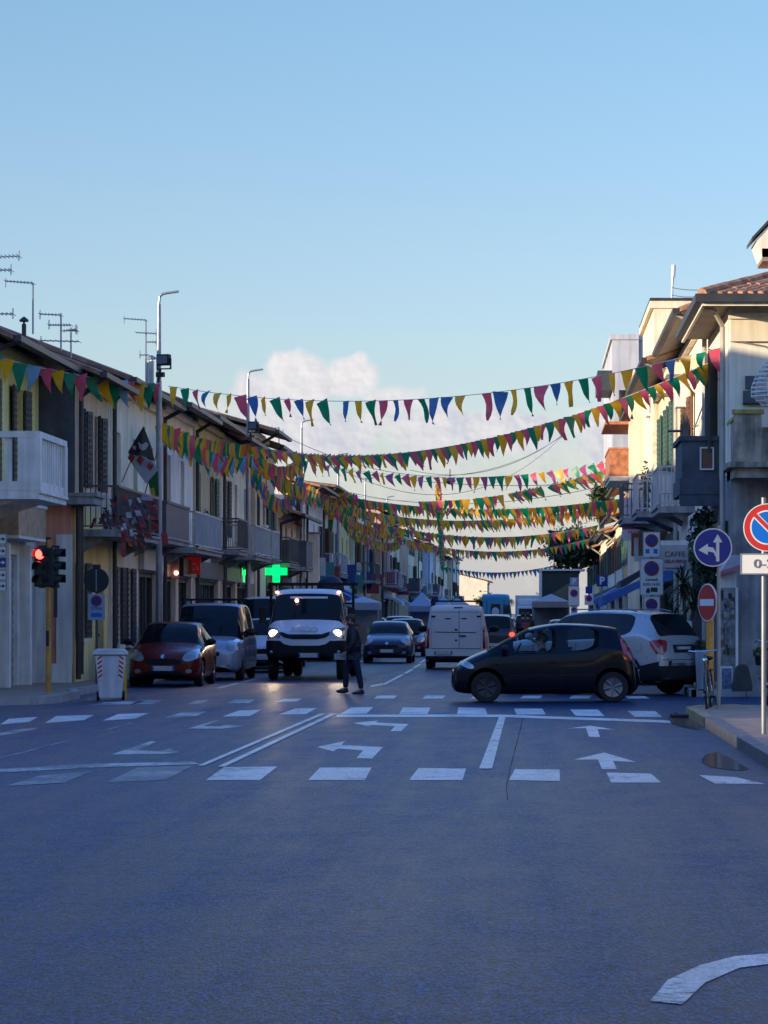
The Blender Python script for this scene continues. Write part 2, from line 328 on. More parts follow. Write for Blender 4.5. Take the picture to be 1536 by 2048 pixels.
# lane dashes leading down the street and edge lines
LX = lambda Y: -2.95-(-2.95+2.9)*0
mark([[(740, 1371), (765, 1366), (768, 1370), (742, 1374)], [(762, 1369), (802, 1349), (809, 1349), (770, 1370)], [(806, 1347), (822, 1338), (829, 1338), (814, 1347)], [(824, 1336), (838, 1328), (843, 1328), (831, 1336)],
      [(838, 1326), (848, 1319), (852, 1319), (843, 1326)], [(690, 1330), (745, 1316), (749, 1316), (697, 1331)]], label='broken lane line ahead of the white van', z=.008)
mark([[(430, 1376), (520, 1355), (524, 1356), (440, 1377)]], WORN, label='parking bay line', z=.008)
# tar seam and patch repairs
SEAM = mat('tar_seam', (.018, .018, .02), .95, spec=.1, var=.3, scale=6)
seam = [(1015, 1600), (1013, 1570), (1022, 1530), (1030, 1500), (1040, 1460), (1046, 1435)]
mb = MB()
for a, b in zip(seam[:-1], seam[1:]):
    w = .8
    mb.quad([gp(a[0]-w, a[1], .003), gp(a[0]+w, a[1], .003), gp(b[0]+w*.6, b[1], .003), gp(b[0]-w*.6, b[1], .003)])
tag(mb.build('road_seam', SEAM), 'dark tar seam in the asphalt', kind='structure')
PUD = mat('puddle_water', (.010, .012, .016), .13, var=0, spec=.8)
def puddle(pts, lab):
    mb = MB(); mb.quad([gp(x, y, .006) for x, y in pts]); tag(mb.build('puddle', PUD), lab, kind='structure')
puddle([(1403, 1519), (1412, 1508), (1436, 1503), (1452, 1511), (1470, 1520), (1498, 1538), (1480, 1541), (1450, 1538), (1420, 1534), (1405, 1525)], 'small dark puddle against the kerb')
puddle([(1336, 1436), (1350, 1424), (1372, 1432), (1396, 1450), (1402, 1460), (1370, 1455), (1344, 1448)], 'puddle beside the gutter grate')
# wet gutter grate
g = MB()
for i in range(7): g.box(0, .5, i*.11, i*.11+.06, 0, .03)
for x in (0, .47): g.box(x, x+.03, -.03, .78, .0, .034)
tag(g.build('gutter_grate', mat('cast_iron', (.03, .03, .032), .5, .8), loc=gp(1345, 1434, .01)), 'black iron gutter grate at the corner of the kerb', 'drain grate')
# ---------------------------------------------------------------- houses
def plaster(name, col, streak=.25): return mat(name, col, .85, var=.16, scale=.8, bump=.15, bscale=30, streak=streak)
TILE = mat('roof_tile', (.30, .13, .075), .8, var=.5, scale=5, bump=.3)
TILE_LIT = mat('lit_roof_tile', (.44, .20, .10), .85, var=.55, scale=7, bump=.3)  # brighter copy of the roof tile, sunlight put into its colour
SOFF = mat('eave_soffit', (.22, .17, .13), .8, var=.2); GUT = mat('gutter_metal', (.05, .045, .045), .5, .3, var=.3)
DARKW = mat('dark_window_glass', (.012, .014, .018), .06, var=0, spec=.7)
FRAMEW = mat('white_frame', (.66, .62, .57), .5, var=.1); SHDK = mat('dark_shutter', (.045, .05, .05), .6, var=.25, bump=.2)
SHGR = mat('green_shutter', (.05, .10, .08), .6, var=.25); SHBR = mat('brown_shutter', (.16, .07, .035), .6, var=.25)
CONC = mat('concrete', (.33, .32, .31), .8, var=.3, scale=2, bump=.3, streak=.35); RAILM = mat('rail_metal', (.10, .10, .11), .5, .5, var=.2)
RAILW = mat('pale_rail', (.42, .43, .45), .5, var=.2); SHOPD = mat('shop_dark', (.02, .02, .022), .35, var=.3)
STONEW = mat('white_stone', (.80, .73, .64), .7, var=.15, streak=.2); ROLLER = mat('roller_shutter', (.26, .27, .29), .5, .3, var=.15)
DOORB = mat('brown_door', (.13, .075, .04), .5, var=.3); GREYB = mat('grey_panel', (.07, .075, .09), .6, var=.2)
PIPEL = mat('pale_pipe', (.38, .34, .29), .6, var=.2)
class House:
    def __init__(s, side, X, Y0, Y1, h, label, wall, depth=9, h0=None, name='row_house', group=None, ground=None, sidewall=None, gh=3.9):
        s.s = 1 if side == 'L' else -1; s.X, s.Y0, s.Y1, s.h, s.d = X, Y0, Y1, h, depth; s.w = Y1-Y0
        s.pipe = GUT if side == 'L' else PIPEL; s.root = empty(name, (X, Y0, 0), 0, label, 'house', group); s.T = lambda v: Vector((s.s*v[1], v[0], v[2]))
        s.wallm, s.ground, s.side, s.gh = wall, ground, sidewall, gh; s.op = []
    def part(s, mb, name, m, parent=None, **k): return mb.build(name, m, parent or s.root, **k)
    def walls(s):
        mb = MB(); T = s.T
        us = sorted({0, s.w, *[o[0] for o in s.op], *[o[1] for o in s.op]}); zs = sorted({0, s.h, s.gh, *[o[2] for o in s.op], *[o[3] for o in s.op]})
        for a, b in zip(us[:-1], us[1:]):
            for c, d in zip(zs[:-1], zs[1:]):
                m = (a+b)/2, (c+d)/2
                if any(o[0] < m[0] < o[1] and o[2] < m[1] < o[3] for o in s.op): continue
                mb.quad([T((a, 0, c)), T((b, 0, c)), T((b, 0, d)), T((a, 0, d))], 1 if d <= s.gh and s.ground else 0)
        for (a, b, c, d) in s.op:
            k = -.22; 
            for q in ([(a, 0, c), (a, k, c), (a, k, d), (a, 0, d)], [(b, 0, c), (b, k, c), (b, k, d), (b, 0, d)], [(a, 0, d), (b, 0, d), (b, k, d), (a, k, d)], [(a, 0, c), (b, 0, c), (b, k, c), (a, k, c)]):
                mb.quad([T(p) for p in q], 1 if (s.ground and d <= s.gh) else 0)
        gz = s.gh if s.ground else 0
        for u in (0, s.w):
            mi = 2 if (s.side and u == 0) else 0
            mb.quad([T((u, 0, gz)), T((u, -s.d, gz)), T((u, -s.d, s.h)), T((u, 0, s.h))], mi)
            if gz: mb.quad([T((u, 0, 0)), T((u, -s.d, 0)), T((u, -s.d, gz)), T((u, 0, gz))], 1)
        mb.quad([T((0, -s.d, 0)), T((s.w, -s.d, 0)), T((s.w, -s.d, s.h)), T((0, -s.d, s.h))]); mb.quad([T((0, 0, s.h)), T((s.w, 0, s.h)), T((s.w, -s.d, s.h)), T((0, -s.d, s.h))])
        return s.part(mb, 'wall', [s.wallm, s.ground or s.wallm, s.side or s.wallm], norm=False)
    def roof(s, ov=.7, rise=1.7, m=None, th=.10, gut=True, side_ov=.12, gable=True, flat=False):
        T = s.T; mb = MB(); r = -s.d/2; a0, a1 = -side_ov, s.w+side_ov; m = m or TILE
        if flat:
            mb.box(-.06, s.w+.06, -s.d-.06, .12, s.h+.001, s.h+.22, T); o = s.part(mb, 'cornice', m); return o
        sl = rise/(s.d/2+0.0); z0 = s.h-ov*sl+.10
        for (v0, v1) in ((ov, r), (-s.d-ov*.3, r)):
            za = z0 if v0 > 0 else s.h-ov*.3*sl+.10; zb = s.h+rise+.10
            n = max(1, int(round((a1-a0)/.42)))
            prof = [(a0+(a1-a0)*i/(n*2), .035 if i % 2 else 0) for i in range(n*2+1)]
            for (p, q) in zip(prof[:-1], prof[1:]):     # rows of tiles as a ribbed sheet
                mb.quad([T((p[0], v0, za+th+p[1])), T((q[0], v0, za+th+q[1])), T((q[0], v1, zb+th+q[1])), T((p[0], v1, zb+th+p[1]))])
                mb.quad([T((p[0], v0, za)), T((q[0], v0, za)), T((q[0], v0, za+th+q[1])), T((p[0], v0, za+th+p[1]))])
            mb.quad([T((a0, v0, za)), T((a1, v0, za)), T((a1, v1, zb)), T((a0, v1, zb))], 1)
            for a in (a0, a1): mb.quad([T((a, v0, za)), T((a, v1, zb)), T((a, v1, zb+th)), T((a, v0, za+th))])
        if gable:
            for a in (0, s.w): mb.prism([T((a, 0, s.h)), T((a, -s.d, s.h)), T((a, r, s.h+rise))], T((.004 if a == 0 else -.004, 0, 0))-T((0, 0, 0)), 2)
        o = s.part(mb, 'roof', [m, SOFF, s.wallm], norm=True)
        g = MB(); g.box(a0, a1, ov-.02, ov+.13, z0-.03, z0+.09, T)
        if gut:
            g.tube(T((.25, ov+.02, z0)), T((.25, .1, s.h-.55)), .055, mi=1); g.tube(T((.25, .1, s.h-.5)), T((.25, .1, .3)), .055, mi=1)
        s.part(g, 'gutter', [GUT, getattr(s, 'pipe', GUT)], o)
        c = MB(); c.box(0, s.w, .002, .14, s.h-.32, s.h-.14, T); s.part(c, 'cornice', s.wallm)
        return o
    def window(s, u, z, w=1.0, h=1.5, shut=SHDK, frame=None, openang=None, sill=True, closed=False):
        T = s.T; s.op.append((u-w/2, u+w/2, z, z+h)); a, b = u-w/2, u+w/2
        f = MB(); k = -.16
        for bx in ((a, a+.07, z, z+h), (b-.07, b, z, z+h), (a+.07, b-.07, z, z+.08), (a+.07, b-.07, z+h-.07, z+h), (u-.04, u+.04, z+.08, z+h-.07)): f.box(bx[0], bx[1], k-.03, k+.03, bx[2], bx[3], T)
        fo = s.part(f, 'window', frame or FRAMEW)
        p = MB(); p.box(a+.01, b-.01, k-.06, k-.035, z+.01, z+h-.01, T); s.part(p, 'pane', DARKW, fo)
        if sill:
            q = MB(); q.box(a-.1, b+.1, .003, .12, z-.09, z-.003, T); s.part(q, 'sill', STONEW, fo)
        if shut:
            for sg in (-1, 1):
                q = MB()
                if closed:
                    x0 = a+.01 if sg < 0 else u+.01; x1 = u-.01 if sg < 0 else b-.01
                    q.box(x0, x1, -.06, -.02, z+.02, z+h-.02, T)
                    for i in range(int(h/.12)): q.box(x0+.05, x1-.05, -.02, -.008, z+.08+i*.12, z+.13+i*.12, T)
                else:
                    an = R(openang if openang is not None else random.choice((4, 8, 14, 40)))
                    hx = a-.02 if sg < 0 else b+.02; W_ = w/2
                    c_, s_ = math.cos(an), math.sin(an)
                    d = Vector((-c_ if sg < 0 else c_, s_, 0)); n = Vector((s_ if sg < 0 else s_, c_, 0)); base = Vector((hx, .03, z))
                    q.prism([T(base), T(base+d*W_), T(base+d*W_+Vector((0, 0, h))), T(base+Vector((0, 0, h)))], (T(Vector((0, .04, 0)))-T(Vector((0, 0, 0)))))
                    for i in range(int(h/.14)):
                        zz_ = Vector((0, 0, .06+i*.14)); q.prism([T(base+d*.06+zz_+Vector((0, .04, 0))), T(base+d*(W_-.06)+zz_+Vector((0, .04, 0))), T(base+d*(W_-.06)+zz_+Vector((0, .055, .07))), T(base+d*.06+zz_+Vector((0, .055, .07)))], T(Vector((0, .01, .01))))
                s.part(q, 'shutter', shut, fo)
        return fo
    def shop(s, u0, u1, z1=3.0, m=SHOPD, fascia=None, fh=.5, door=False, frame=RAILM):
        T = s.T; s.op.append((u0, u1, .15, z1)); f = MB(); k = -.18
        n = max(1, int((u1-u0)/1.3))
        for i in range(n+1):
            x = u0+(u1-u0-.08)*i/n; f.box(x, x+.08, k-.04, k+.04, .15, z1, T)
        f.box(u0, u1, k-.035, k+.035, .15, .45, T); f.box(u0, u1, k-.035, k+.035, z1-.12, z1, T)
        fo = s.part(f, 'shopfront', frame); p = MB(); p.box(u0, u1, k-.09, k-.05, .16, z1-.01, T); s.part(p, 'pane', DARKW, fo)
        if fascia:
            q = MB(); q.box(u0-.1, u1+.1, .004, .16, z1+.05, z1+.05+fh, T); s.part(q, 'fascia', fascia)
        return fo
    def door(s, u, w=1.1, h=2.4, m=DOORB):
        T = s.T; s.op.append((u-w/2, u+w/2, .13, .13+h)); q = MB(); q.box(u-w/2, u+w/2, -.2, -.14, .13, .13+h, T)
        for z in (.35, 1.45): q.box(u-w/2+.15, u+w/2-.15, -.14, -.12, z, z+.85, T)
        d = s.part(q, 'door', m); k = MB(); k.ball(T((u+w/2-.12, -.1, 1.15)), .035); s.part(k, 'handle', RAILM, d)
    def roller(s, u0, u1, z1=2.9, m=ROLLER):
        T = s.T; s.op.append((u0, u1, .13, z1)); q = MB()
        for i in range(int((z1-.13)/.1)): q.box(u0, u1, -.16+(.015 if i % 2 else 0), -.10+(.015 if i % 2 else 0), .13+i*.1, .229+i*.1, T)
        s.part(q, 'roller_shutter', m)
    def balcony(s, u0, u1, z, out=1.1, style='bars', rail=RAILM, slabm=CONC, rh=1.0):
        T = s.T; q = MB(); q.box(u0, u1, .004, out, z-.16, z, T); q.box(u0+.02, u1-.02, .01, out+.05, z-.05, z+.001, T)
        for b in (u0+.3, u1-.5): q.prism([T((b, .004, z-.16)), T((b, out*.7, z-.16)), T((b, .004, z-.5))], T(Vector((.15, 0, 0))))
        so_ = s.part(q, 'balcony', slabm); r = MB()
        if style == 'bars':
            r.box(u0, u1, out-.04, out, z+rh-.05, z+rh, T); r.box(u0, u1, out-.035, out-.005, z+.06, z+.09, T)
            for e in (u0, u1-.04): r.box(e, e+.04, .01, out-.04, z+rh-.05, z+rh, T); r.box(e+.005, e+.035, .01, out-.04, z+.06, z+.09, T)
            n = int((u1-u0)/.12)
            for i in range(n+1): x = u0+.01+(u1-u0-.03)*i/n; r.box(x, x+.018, out-.03, out-.012, z+.09, z+rh-.05, T)
            for e in (u0+.01, u1-.03):
                for i in range(int(out/.12)): r.box(e, e+.018, .08+i*.12, .1+i*.12, z+.09, z+rh-.05, T)
        elif style == 'solid':
            r.box(u0, u1, out-.07, out, z+.003, z+rh, T)
            for e in (u0, u1-.07): r.box(e, e+.07, .01, out-.07, z+.003, z+rh, T)
            r.box(u0-.03, u1+.03, out-.1, out+.03, z+rh+.001, z+rh+.07, T)
            for e in (u0-.03, u1-.07): r.box(e, e+.1, .01, out-.1, z+rh+.001, z+rh+.07, T)
        s.part(r, 'railing', rail, so_); return so_
    def awning(s, u0, u1, z, out=1.4, drop=.7, m=None):
        T = s.T; q = MB()
        q.prism([T((u0, .02, z)), T((u1, .02, z)), T((u1, out, z-drop)), T((u0, out, z-drop))], (0, 0, .03))
        q.prism([T((u0, out, z-drop-.25)), T((u1, out, z-drop-.25)), T((u1, out, z-drop)), T((u0, out, z-drop))], T(Vector((0, .02, 0))))
        for u in (u0, u1): q.prism([T((u, .02, z)), T((u, out, z-drop)), T((u, out, z-drop-.22)), T((u, out*.55, z-drop*.75)), T((u, .02, z-.35))], T(Vector((.012, 0, 0))))
        return s.part(q, 'awning', m)
    def done(s): s.walls(); return s
def px2Y(x, X=-10.1): return F*X/(x-CX)
P_YEL = plaster('yellow_plaster', (0.86, 0.75, 0.26)); P_BEI = plaster('beige_plaster', (0.74, 0.55, 0.34)); P_WHT = plaster('white_plaster', (0.86, 0.80, 0.59)); P_LAV = plaster('lavender_plaster', (0.86, 0.80, 0.69))
P_OLV = plaster('olive_plaster', (0.52, 0.45, 0.26)); P_PNK = plaster('pink_plaster', (0.85, 0.34, 0.22)); P_CRM = plaster('cream_plaster', (.80, .66, .46), .15); P_GRY = plaster('grey_plaster', (0.74, 0.64, 0.47))
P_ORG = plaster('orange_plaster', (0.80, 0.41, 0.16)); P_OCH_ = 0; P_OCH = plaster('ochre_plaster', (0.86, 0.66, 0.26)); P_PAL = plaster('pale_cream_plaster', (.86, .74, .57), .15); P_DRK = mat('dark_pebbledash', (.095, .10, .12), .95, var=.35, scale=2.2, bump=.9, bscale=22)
P_BLU = plaster('blue_grey_plaster', (0.52, 0.59, 0.73)); P_TER = plaster('terracotta_plaster', (0.69, 0.35, 0.23))
# L1 yellow corner house
H = House('L', -10.9, 58.6, 66.55, 7.25, 'yellow corner house with a deep eave and a grey stone balcony', P_YEL, ground=STONEW)
H.window(1.6, 4.15, 1.1, 2.3, SHDK, openang=4, sill=False); H.window(5.3, 4.15, 1.1, 2.3, SHDK, openang=4, sill=False)
H.roller(.5, 2.6); H.roller(3.4, 5.2, 2.9); H.roller(5.9, 7.5, 2.9)
H.roof(ov=.85, rise=1.9); H.done()
H.balcony(-1.2, 2.2, 4.0, 1.5, 'none', slabm=STONEW)
T = H.T; q = MB()       # balustrade of flat slats between solid posts
q.box(-1.2, 2.2, 1.36, 1.52, 5.02, 5.14, T); q.box(-1.2, 2.2, 1.38, 1.5, 4.003, 4.18, T); q.box(-1.22, -1.06, .01, 1.36, 5.02, 5.14, T); q.box(-1.2, -1.08, .01, 1.38, 4.003, 4.18, T)
for i in range(12):
    x = -1.0+i*.27
    q.box(x, x+.13, 1.41, 1.47, 4.18, 5.02, T)
for i in range(5): y = .1+i*.25; q.box(-1.17, -1.11, y, y+.13, 4.18, 5.02, T)
q.box(-1.21, -.95, 1.1, 1.53, 4.0, 5.02, T); q.box(1.9, 2.2, 1.37, 1.53, 4.0, 5.02, T)
bal = [c for c in kids(H.root) if c.name.startswith('balcony')][0]
for c in kids(bal): bpy.data.objects.remove(c)
H.part(q, 'balustrade', STONEW, bal)
q = MB(); q.box(2.7, 6.2, .02, .45, 3.25, 3.9, T); so_ = H.part(q, 'shop_sign', mat('backlit_sign_panel', (.42, .30, .18), .4, var=.45, scale=4)); q = MB(); q.box(2.66, 6.24, .0, .47, 3.9, 3.96, T); q.box(2.66, 6.24, .0, .47, 3.19, 3.25, T); H.part(q, 'sign_frame', STONEW, so_)
for u in (.2, 2.9, 5.5, 7.6):
    q = MB(); q.box(u, u+.26, .003, .22, .1, 3.1, T); H.part(q, 'pilaster', STONEW)
# L2 beige house, pink ground floor
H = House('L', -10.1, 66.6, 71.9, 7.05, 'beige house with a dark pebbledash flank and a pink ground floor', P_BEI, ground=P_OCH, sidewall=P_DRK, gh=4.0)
H.window(1.2, 4.5, .55, 1.75, SHDK, openang=16, sill=False); H.window(3.6, 4.5, .55, 1.75, SHDK, openang=16, sill=False)
H.window(.9, 1.1, .9, 1.7, SHDK, openang=6); H.door(3.9)
H.roof(ov=.6, rise=1.7); H.done()
T = H.T
H.balcony(.9, 8.3, 3.55, .85, 'bars')
T = H.T
q = MB(); q.box(-.9, .5, -2.0, .55, 4.05, 4.22, T); q.box(-.95, .55, -2.0, .62, 4.22, 4.3, T); H.part(q, 'canopy', CONC)
q = MB(); q.box(-.35, -.004, -2.0, -.05, .1, 4.05, T); H.part(q, 'pink_wall', P_PNK)
q = MB(); q.box(-.42, -.354, -.35, .0, .1, 3.4, T); q.box(-.45, -.354, -.55, .0, .1, .55, T); H.part(q, 'pilaster', P_LAV)
q = MB(); q.tube(T((-.3, .12, .2)), T((-.3, .12, 4.05)), .06); H.part(q, 'downpipe', GUT)
# L3 white house with the flags
H = House('L', -10.1, 72.0, 81.9, 7.35, 'whitish two storey house with scarves hung on its balcony', P_WHT, ground=P_CRM, gh=3.6)
for u in (1.6, 4.8, 8.0): H.window(u, 4.2, .85, 1.9, SHBR if u > 9 else None, openang=5, sill=False)
for u in (1.5, 3.4): H.window(u, .9, .8, 1.9, SHDK, openang=5)
H.shop(5.4, 9.3, 2.75, fascia=mat('pale_sign', (.45, .45, .44), .5, var=.2), fh=.55); H.roof(ov=.55, rise=1.7)
H.done(); H.balcony(4.3, 9.4, 3.62, .85, 'solid', rail=GREYB, rh=.85)
# L4
H = House('L', -10.1, 82.0, 89.9, 7.55, 'lavender white house with a grey screened balcony', P_LAV, ground=P_GRY, gh=3.4)
for u in (1.9, 5.2): H.window(u, 4.1, .9, 2.0, None, sill=False)
H.shop(.5, 3.5, 2.7); H.shop(4.2, 7.4, 2.7, fascia=SHOPD); H.roof(ov=.75, rise=1.8); H.done(); H.balcony(.6, 7.6, 3.5, .9, 'bars', rail=RAILW)
# L5, L6, L7
H = House('L', -10.1, 90.0, 97.9, 7.7, 'olive grey house with plants on its first floor', P_OLV, ground=P_GRY, gh=3.4)
for u in (1.6, 5.6): H.window(u, 4.2, .9, 1.8, SHGR if u > 3 else None, openang=5)
H.shop(.5, 7.2, 2.7, fascia=GREYB); H.roof(ov=.7, rise=1.7); H.done(); H.balcony(4.8, 7.8, 3.7, .9, 'bars')
H = House('L', -10.1, 98.0, 108.4, 7.6, 'pale house under the tall warm coloured gable', P_WHT, ground=P_GRY, gh=3.4)
for u in (1.6, 5.0, 8.4): H.window(u, 4.2, .9, 1.9, SHDK if u < 3 else None, openang=5)
H.shop(.5, 4.8, 2.7, fascia=SHOPD); H.shop(5.4, 10, 2.7, fascia=STONEW); H.roof(ov=.9, rise=1.7); H.done(); H.balcony(.4, 6.2, 3.6, 1.1, 'bars', rail=RAILW); H.balcony(7, 10, 3.6, 1.1, 'bars', rail=RAILW)
H = House('L', -9.95, 108.6, 113, 8.35, 'slightly taller house with a warm tiled eave past the pale house', P_CRM, depth=5)
H.window(3.6, 5.0, .9, 1.6, SHBR, closed=True); H.roof(ov=.8, rise=.7, m=TILE_LIT, side_ov=.7); H.done()
H = House('L', -10.1, 113.1, 118.6, 8.1, 'grey house hung with carnival streamers by the pharmacy sign', P_GRY, ground=P_OLV, gh=3.4)
for u in (1.4, 4.0): H.window(u, 4.2, 1.0, 1.9, SHGR, openang=5)
H.shop(.5, 5, 2.7, fascia=P_OLV); H.roof(ov=.7, rise=1.5); H.done(); H.balcony(.4, 5, 3.6, 1.0, 'bars')
# L8 low house with a red tile roof, set back
H = House('L', -10.2, 121.5, 131.0, 5.9, 'house with a low red tile roof and brown shutters', P_CRM, ground=P_GRY, gh=3.4, depth=8)
for u in (1.4, 4.0, 7): H.window(u, 3.9, 1.0, 1.4, SHBR, closed=True)
H.shop(.5, 5, 2.7, fascia=GREYB); H.roof(ov=1.0, rise=1.4, m=TILE_LIT, side_ov=.5); H.done(); H.balcony(.6, 4, 3.6, 1.1, 'solid', rail=GREYB)
# generic rest of the left row
kinds = [(P_CRM, 'cream'), (P_GRY, 'grey'), (P_OCH, 'ochre'), (P_WHT, 'white'), (P_BLU, 'blue grey'), (P_TER, 'terracotta'), (P_PAL, 'pale cream'), (P_OLV, 'olive')]
Ypos = 131.2; rnd = random.Random(5); i = 0
hts = [7.3, 7.7, 7.4, 7.9, 7.6, 8.3, 7.8, 8.5, 8.0, 8.8, 8.1, 8.6, 8.2, 8.8, 8.3, 9.0, 8.5, 9.0, 8.6, 9.4]
ords = 'first second third fourth fifth sixth seventh eighth ninth tenth eleventh twelfth thirteenth fourteenth fifteenth sixteenth seventeenth eighteenth nineteenth twentieth'.split()
while Ypos < 430 and i < 20:
    w = 8+rnd.random()*5+max(0, Ypos-220)*.06; wm, nm = kinds[i % 8] if i else (P_PAL, 'pale cream'); X = -10.1+rnd.choice((0, 0, .25, .55, -.4)); h = hts[i]
    if i == 1: X = -9.9
    H = House('L', X, Ypos, Ypos+w, h, '%s house, %s of the shaded row beyond the red tile roof' % (nm, ords[i]), wm, ground=rnd.choice((P_GRY, P_OLV, P_CRM)), gh=3.4, depth=8)
    nW = max(2, int(w/3.4)) if Ypos < 260 else 2
    for k in range(nW):
        H.window(w*(k+.5)/nW, 4.1, .9, 1.7, rnd.choice((SHDK, SHGR, SHBR, None, None)), openang=rnd.choice((5, 30)), sill=False)
        if h > 8.4 and Ypos < 300: H.window(w*(k+.5)/nW, 6.6, 1.0, 1.2, SHDK, openang=5, sill=False)
    H.shop(.5, w-.6, 2.7, fascia=rnd.choice((GREYB, SHOPD, STONEW)))
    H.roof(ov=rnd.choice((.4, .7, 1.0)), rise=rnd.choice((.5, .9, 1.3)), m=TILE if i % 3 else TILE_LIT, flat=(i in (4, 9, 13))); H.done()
    if rnd.random() < .75: H.balcony(.6, min(w-.5, 5.5), 3.6, rnd.choice((.9, 1.2)), rnd.choice(('bars', 'bars', 'solid')), rail=rnd.choice((RAILM, RAILW, GREYB)))
    T = H.T
    if rnd.random() < .8: q = MB(); u = w*rnd.random()*.7; q.box(u, u+.8, .01, .32, 3.9+rnd.random()*.4, 4.6, T); H.part(q, 'air_conditioner', FRAMEW)
    for n_ in range(2):
        u = w*rnd.random()*.9; z_ = 2.9+rnd.random()*.6; q = MB(); q.box(u, u+.08, .15, .75+rnd.random()*.3, z_, z_+.5+rnd.random()*.5, T); H.part(q, 'blade_sign', mat(*rnd.choice((('sign_navy', (.02, .05, .22)), ('sign_pale', (.5, .5, .48)), ('sign_dull_red', (.28, .03, .03)), ('sign_teal', (.03, .2, .2))))))
    if rnd.random() < .5: H.awning(1, 5, 3.1, 1.3, .6, mat(rnd.choice(('blue_awning', 'white_awning', 'red_awning')), rnd.choice(((.05, .12, .35), (.5, .5, .52), (.35, .05, .05))), .7))
    Ypos += w+rnd.choice((.1, .1, 1.6)); i += 1
RB_ = mat('brick_red_sign', (.32, .06, .03), .6)
# ---- right row
# R1 balcony house at the corner
H = House('R', 4.05, 60.7, 67.6, 7.9, 'corner house with overhanging tile roof and weathered stone balconies', P_PAL, ground=mat('stained_stone', (.30, .29, .28), .8, var=.35, bump=.3, streak=.4), gh=4.5, depth=9)
H.window(3.9, 5.1, .6, 2.2, SHDK, openang=38, sill=False); H.shop(.8, 5.9, 3.0, fascia=SHOPD); H.done(); T = H.T
q = MB(); L_ = H.w; ov = .62; e = 7.95; rz = 9.35                # hipped roof with modelled tile rows
def hip(q, z0, o, mi=0):
    a = (-.95, o, z0); b = (L_+.3, o, z0); c = (L_+.3, -9.5, z0); d = (-.95, -9.5, z0); r1 = (3.0, -3.6, rz+z0-e); r2 = (3.5, -5.6, rz+z0-e)
    return a, b, c, d, r1, r2
a, b, c, d, r1, r2 = hip(q, e, ov)
for f in ([a, b, r1], [b, c, r2, r1], [c, d, r2], [d, a, r1, r2]): q.quad([T(p) for p in f])
q.quad([T(p) for p in (a, b, c, d)], 1)
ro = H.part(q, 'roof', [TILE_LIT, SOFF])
def tiles(face0, face1, apex0, apex1, n, rows):
    tb = MB(); f0, f1, p0, p1 = map(Vector, (face0, face1, apex0, apex1))
    for i in range(n):
        t = (i+.5)/n; bs = f0.lerp(f1, t)
        # up-slope direction: straight up the fall line
        tp = p0.lerp(p1, t); k = rows
        for j in range(k):
            s0 = bs.lerp(tp, j/k*.985); s1 = bs.lerp(tp, (j+1.08)/k*.985); jit = random.uniform(-.012, .012)
            tb.tube(T(s0+Vector((jit, 0, .03+random.uniform(0, .02)))), T(s1+Vector((jit, 0, .045))), .095 if j/k < .8 else .07, .075, seg=8)
    return tb
tb = tiles((-.9, ov-.05, e), (-.9, -5.5, e), (3.0, -3.4, rz), (3.2, -5.5, rz), 30, 12)
for k in range(9):
    s0 = Vector(a).lerp(Vector(r1), k/9); s1 = Vector(a).lerp(Vector(r1), (k+1.1)/9); tb.tube(T(s0+Vector((0, 0, .06))), T(s1+Vector((0, 0, .1))), .13, .10, seg=10)
H.part(tb, 'tile_rows', TILE_LIT, ro)
tb = tiles((-.8, ov-.02, e), (L_+.25, ov-.02, e), (2.7, -3.3, rz), (3.3, -3.5, rz), 24, 10); H.part(tb, 'tile_rows', TILE_LIT, ro)
q = MB(); q.box(-1.08, L_+.35, ov, ov+.14, e-.1, e+.06, T); q.box(-1.09, -.95, -9.4, ov, e-.1, e+.06, T); H.part(q, 'gutter', GUT, ro)
q = MB(); q.box(-.94, L_+.28, ov-.06, ov-.002, e-.17, e-.03, T); q.box(-.942, -.88, -9.4, ov-.06, e-.17, e-.03, T); q.box(-.88, L_+.28, 0, ov-.06, e-.09, e-.003, T, 1); q.box(-.88, 0, -9.4, 0, e-.09, e-.003, T, 1); H.part(q, 'eave_board', [P_PAL, SOFF], ro)
q = MB(); q.box(-.1, -.003, -9, .0, 7.15, 7.6, T); q.box(-.16, -.003, -9, .04, 7.6, 7.72, T); H.part(q, 'moulding', P_CRM)
q = MB(); q.tube(T((.5, .12, 7.5)), T((.5, .12, .2)), .055); q.path([T(p) for p in ((.5, .12, 7.5), (.3, .3, 7.8), (.2, ov, 7.85))], .05); H.part(q, 'downpipe', PIPEL)
q = MB(); q.path([T(p) for p in ((-.05, -.02, 7.5), (-.06, -.15, 7.15), (-.06, -.7, 7.05), (-.06, -1.0, 6.9), (-.06, -1.15, 6.45), (-.06, -1.6, 6.4), (-.06, -2.6, 6.55))], .018); q.path([T(p) for p in ((-.06, -.8, 7.05), (-.06, -.92, 6.7), (-.06, -1.0, 6.9))], .015); H.part(q, 'wall_cable', SOFF)
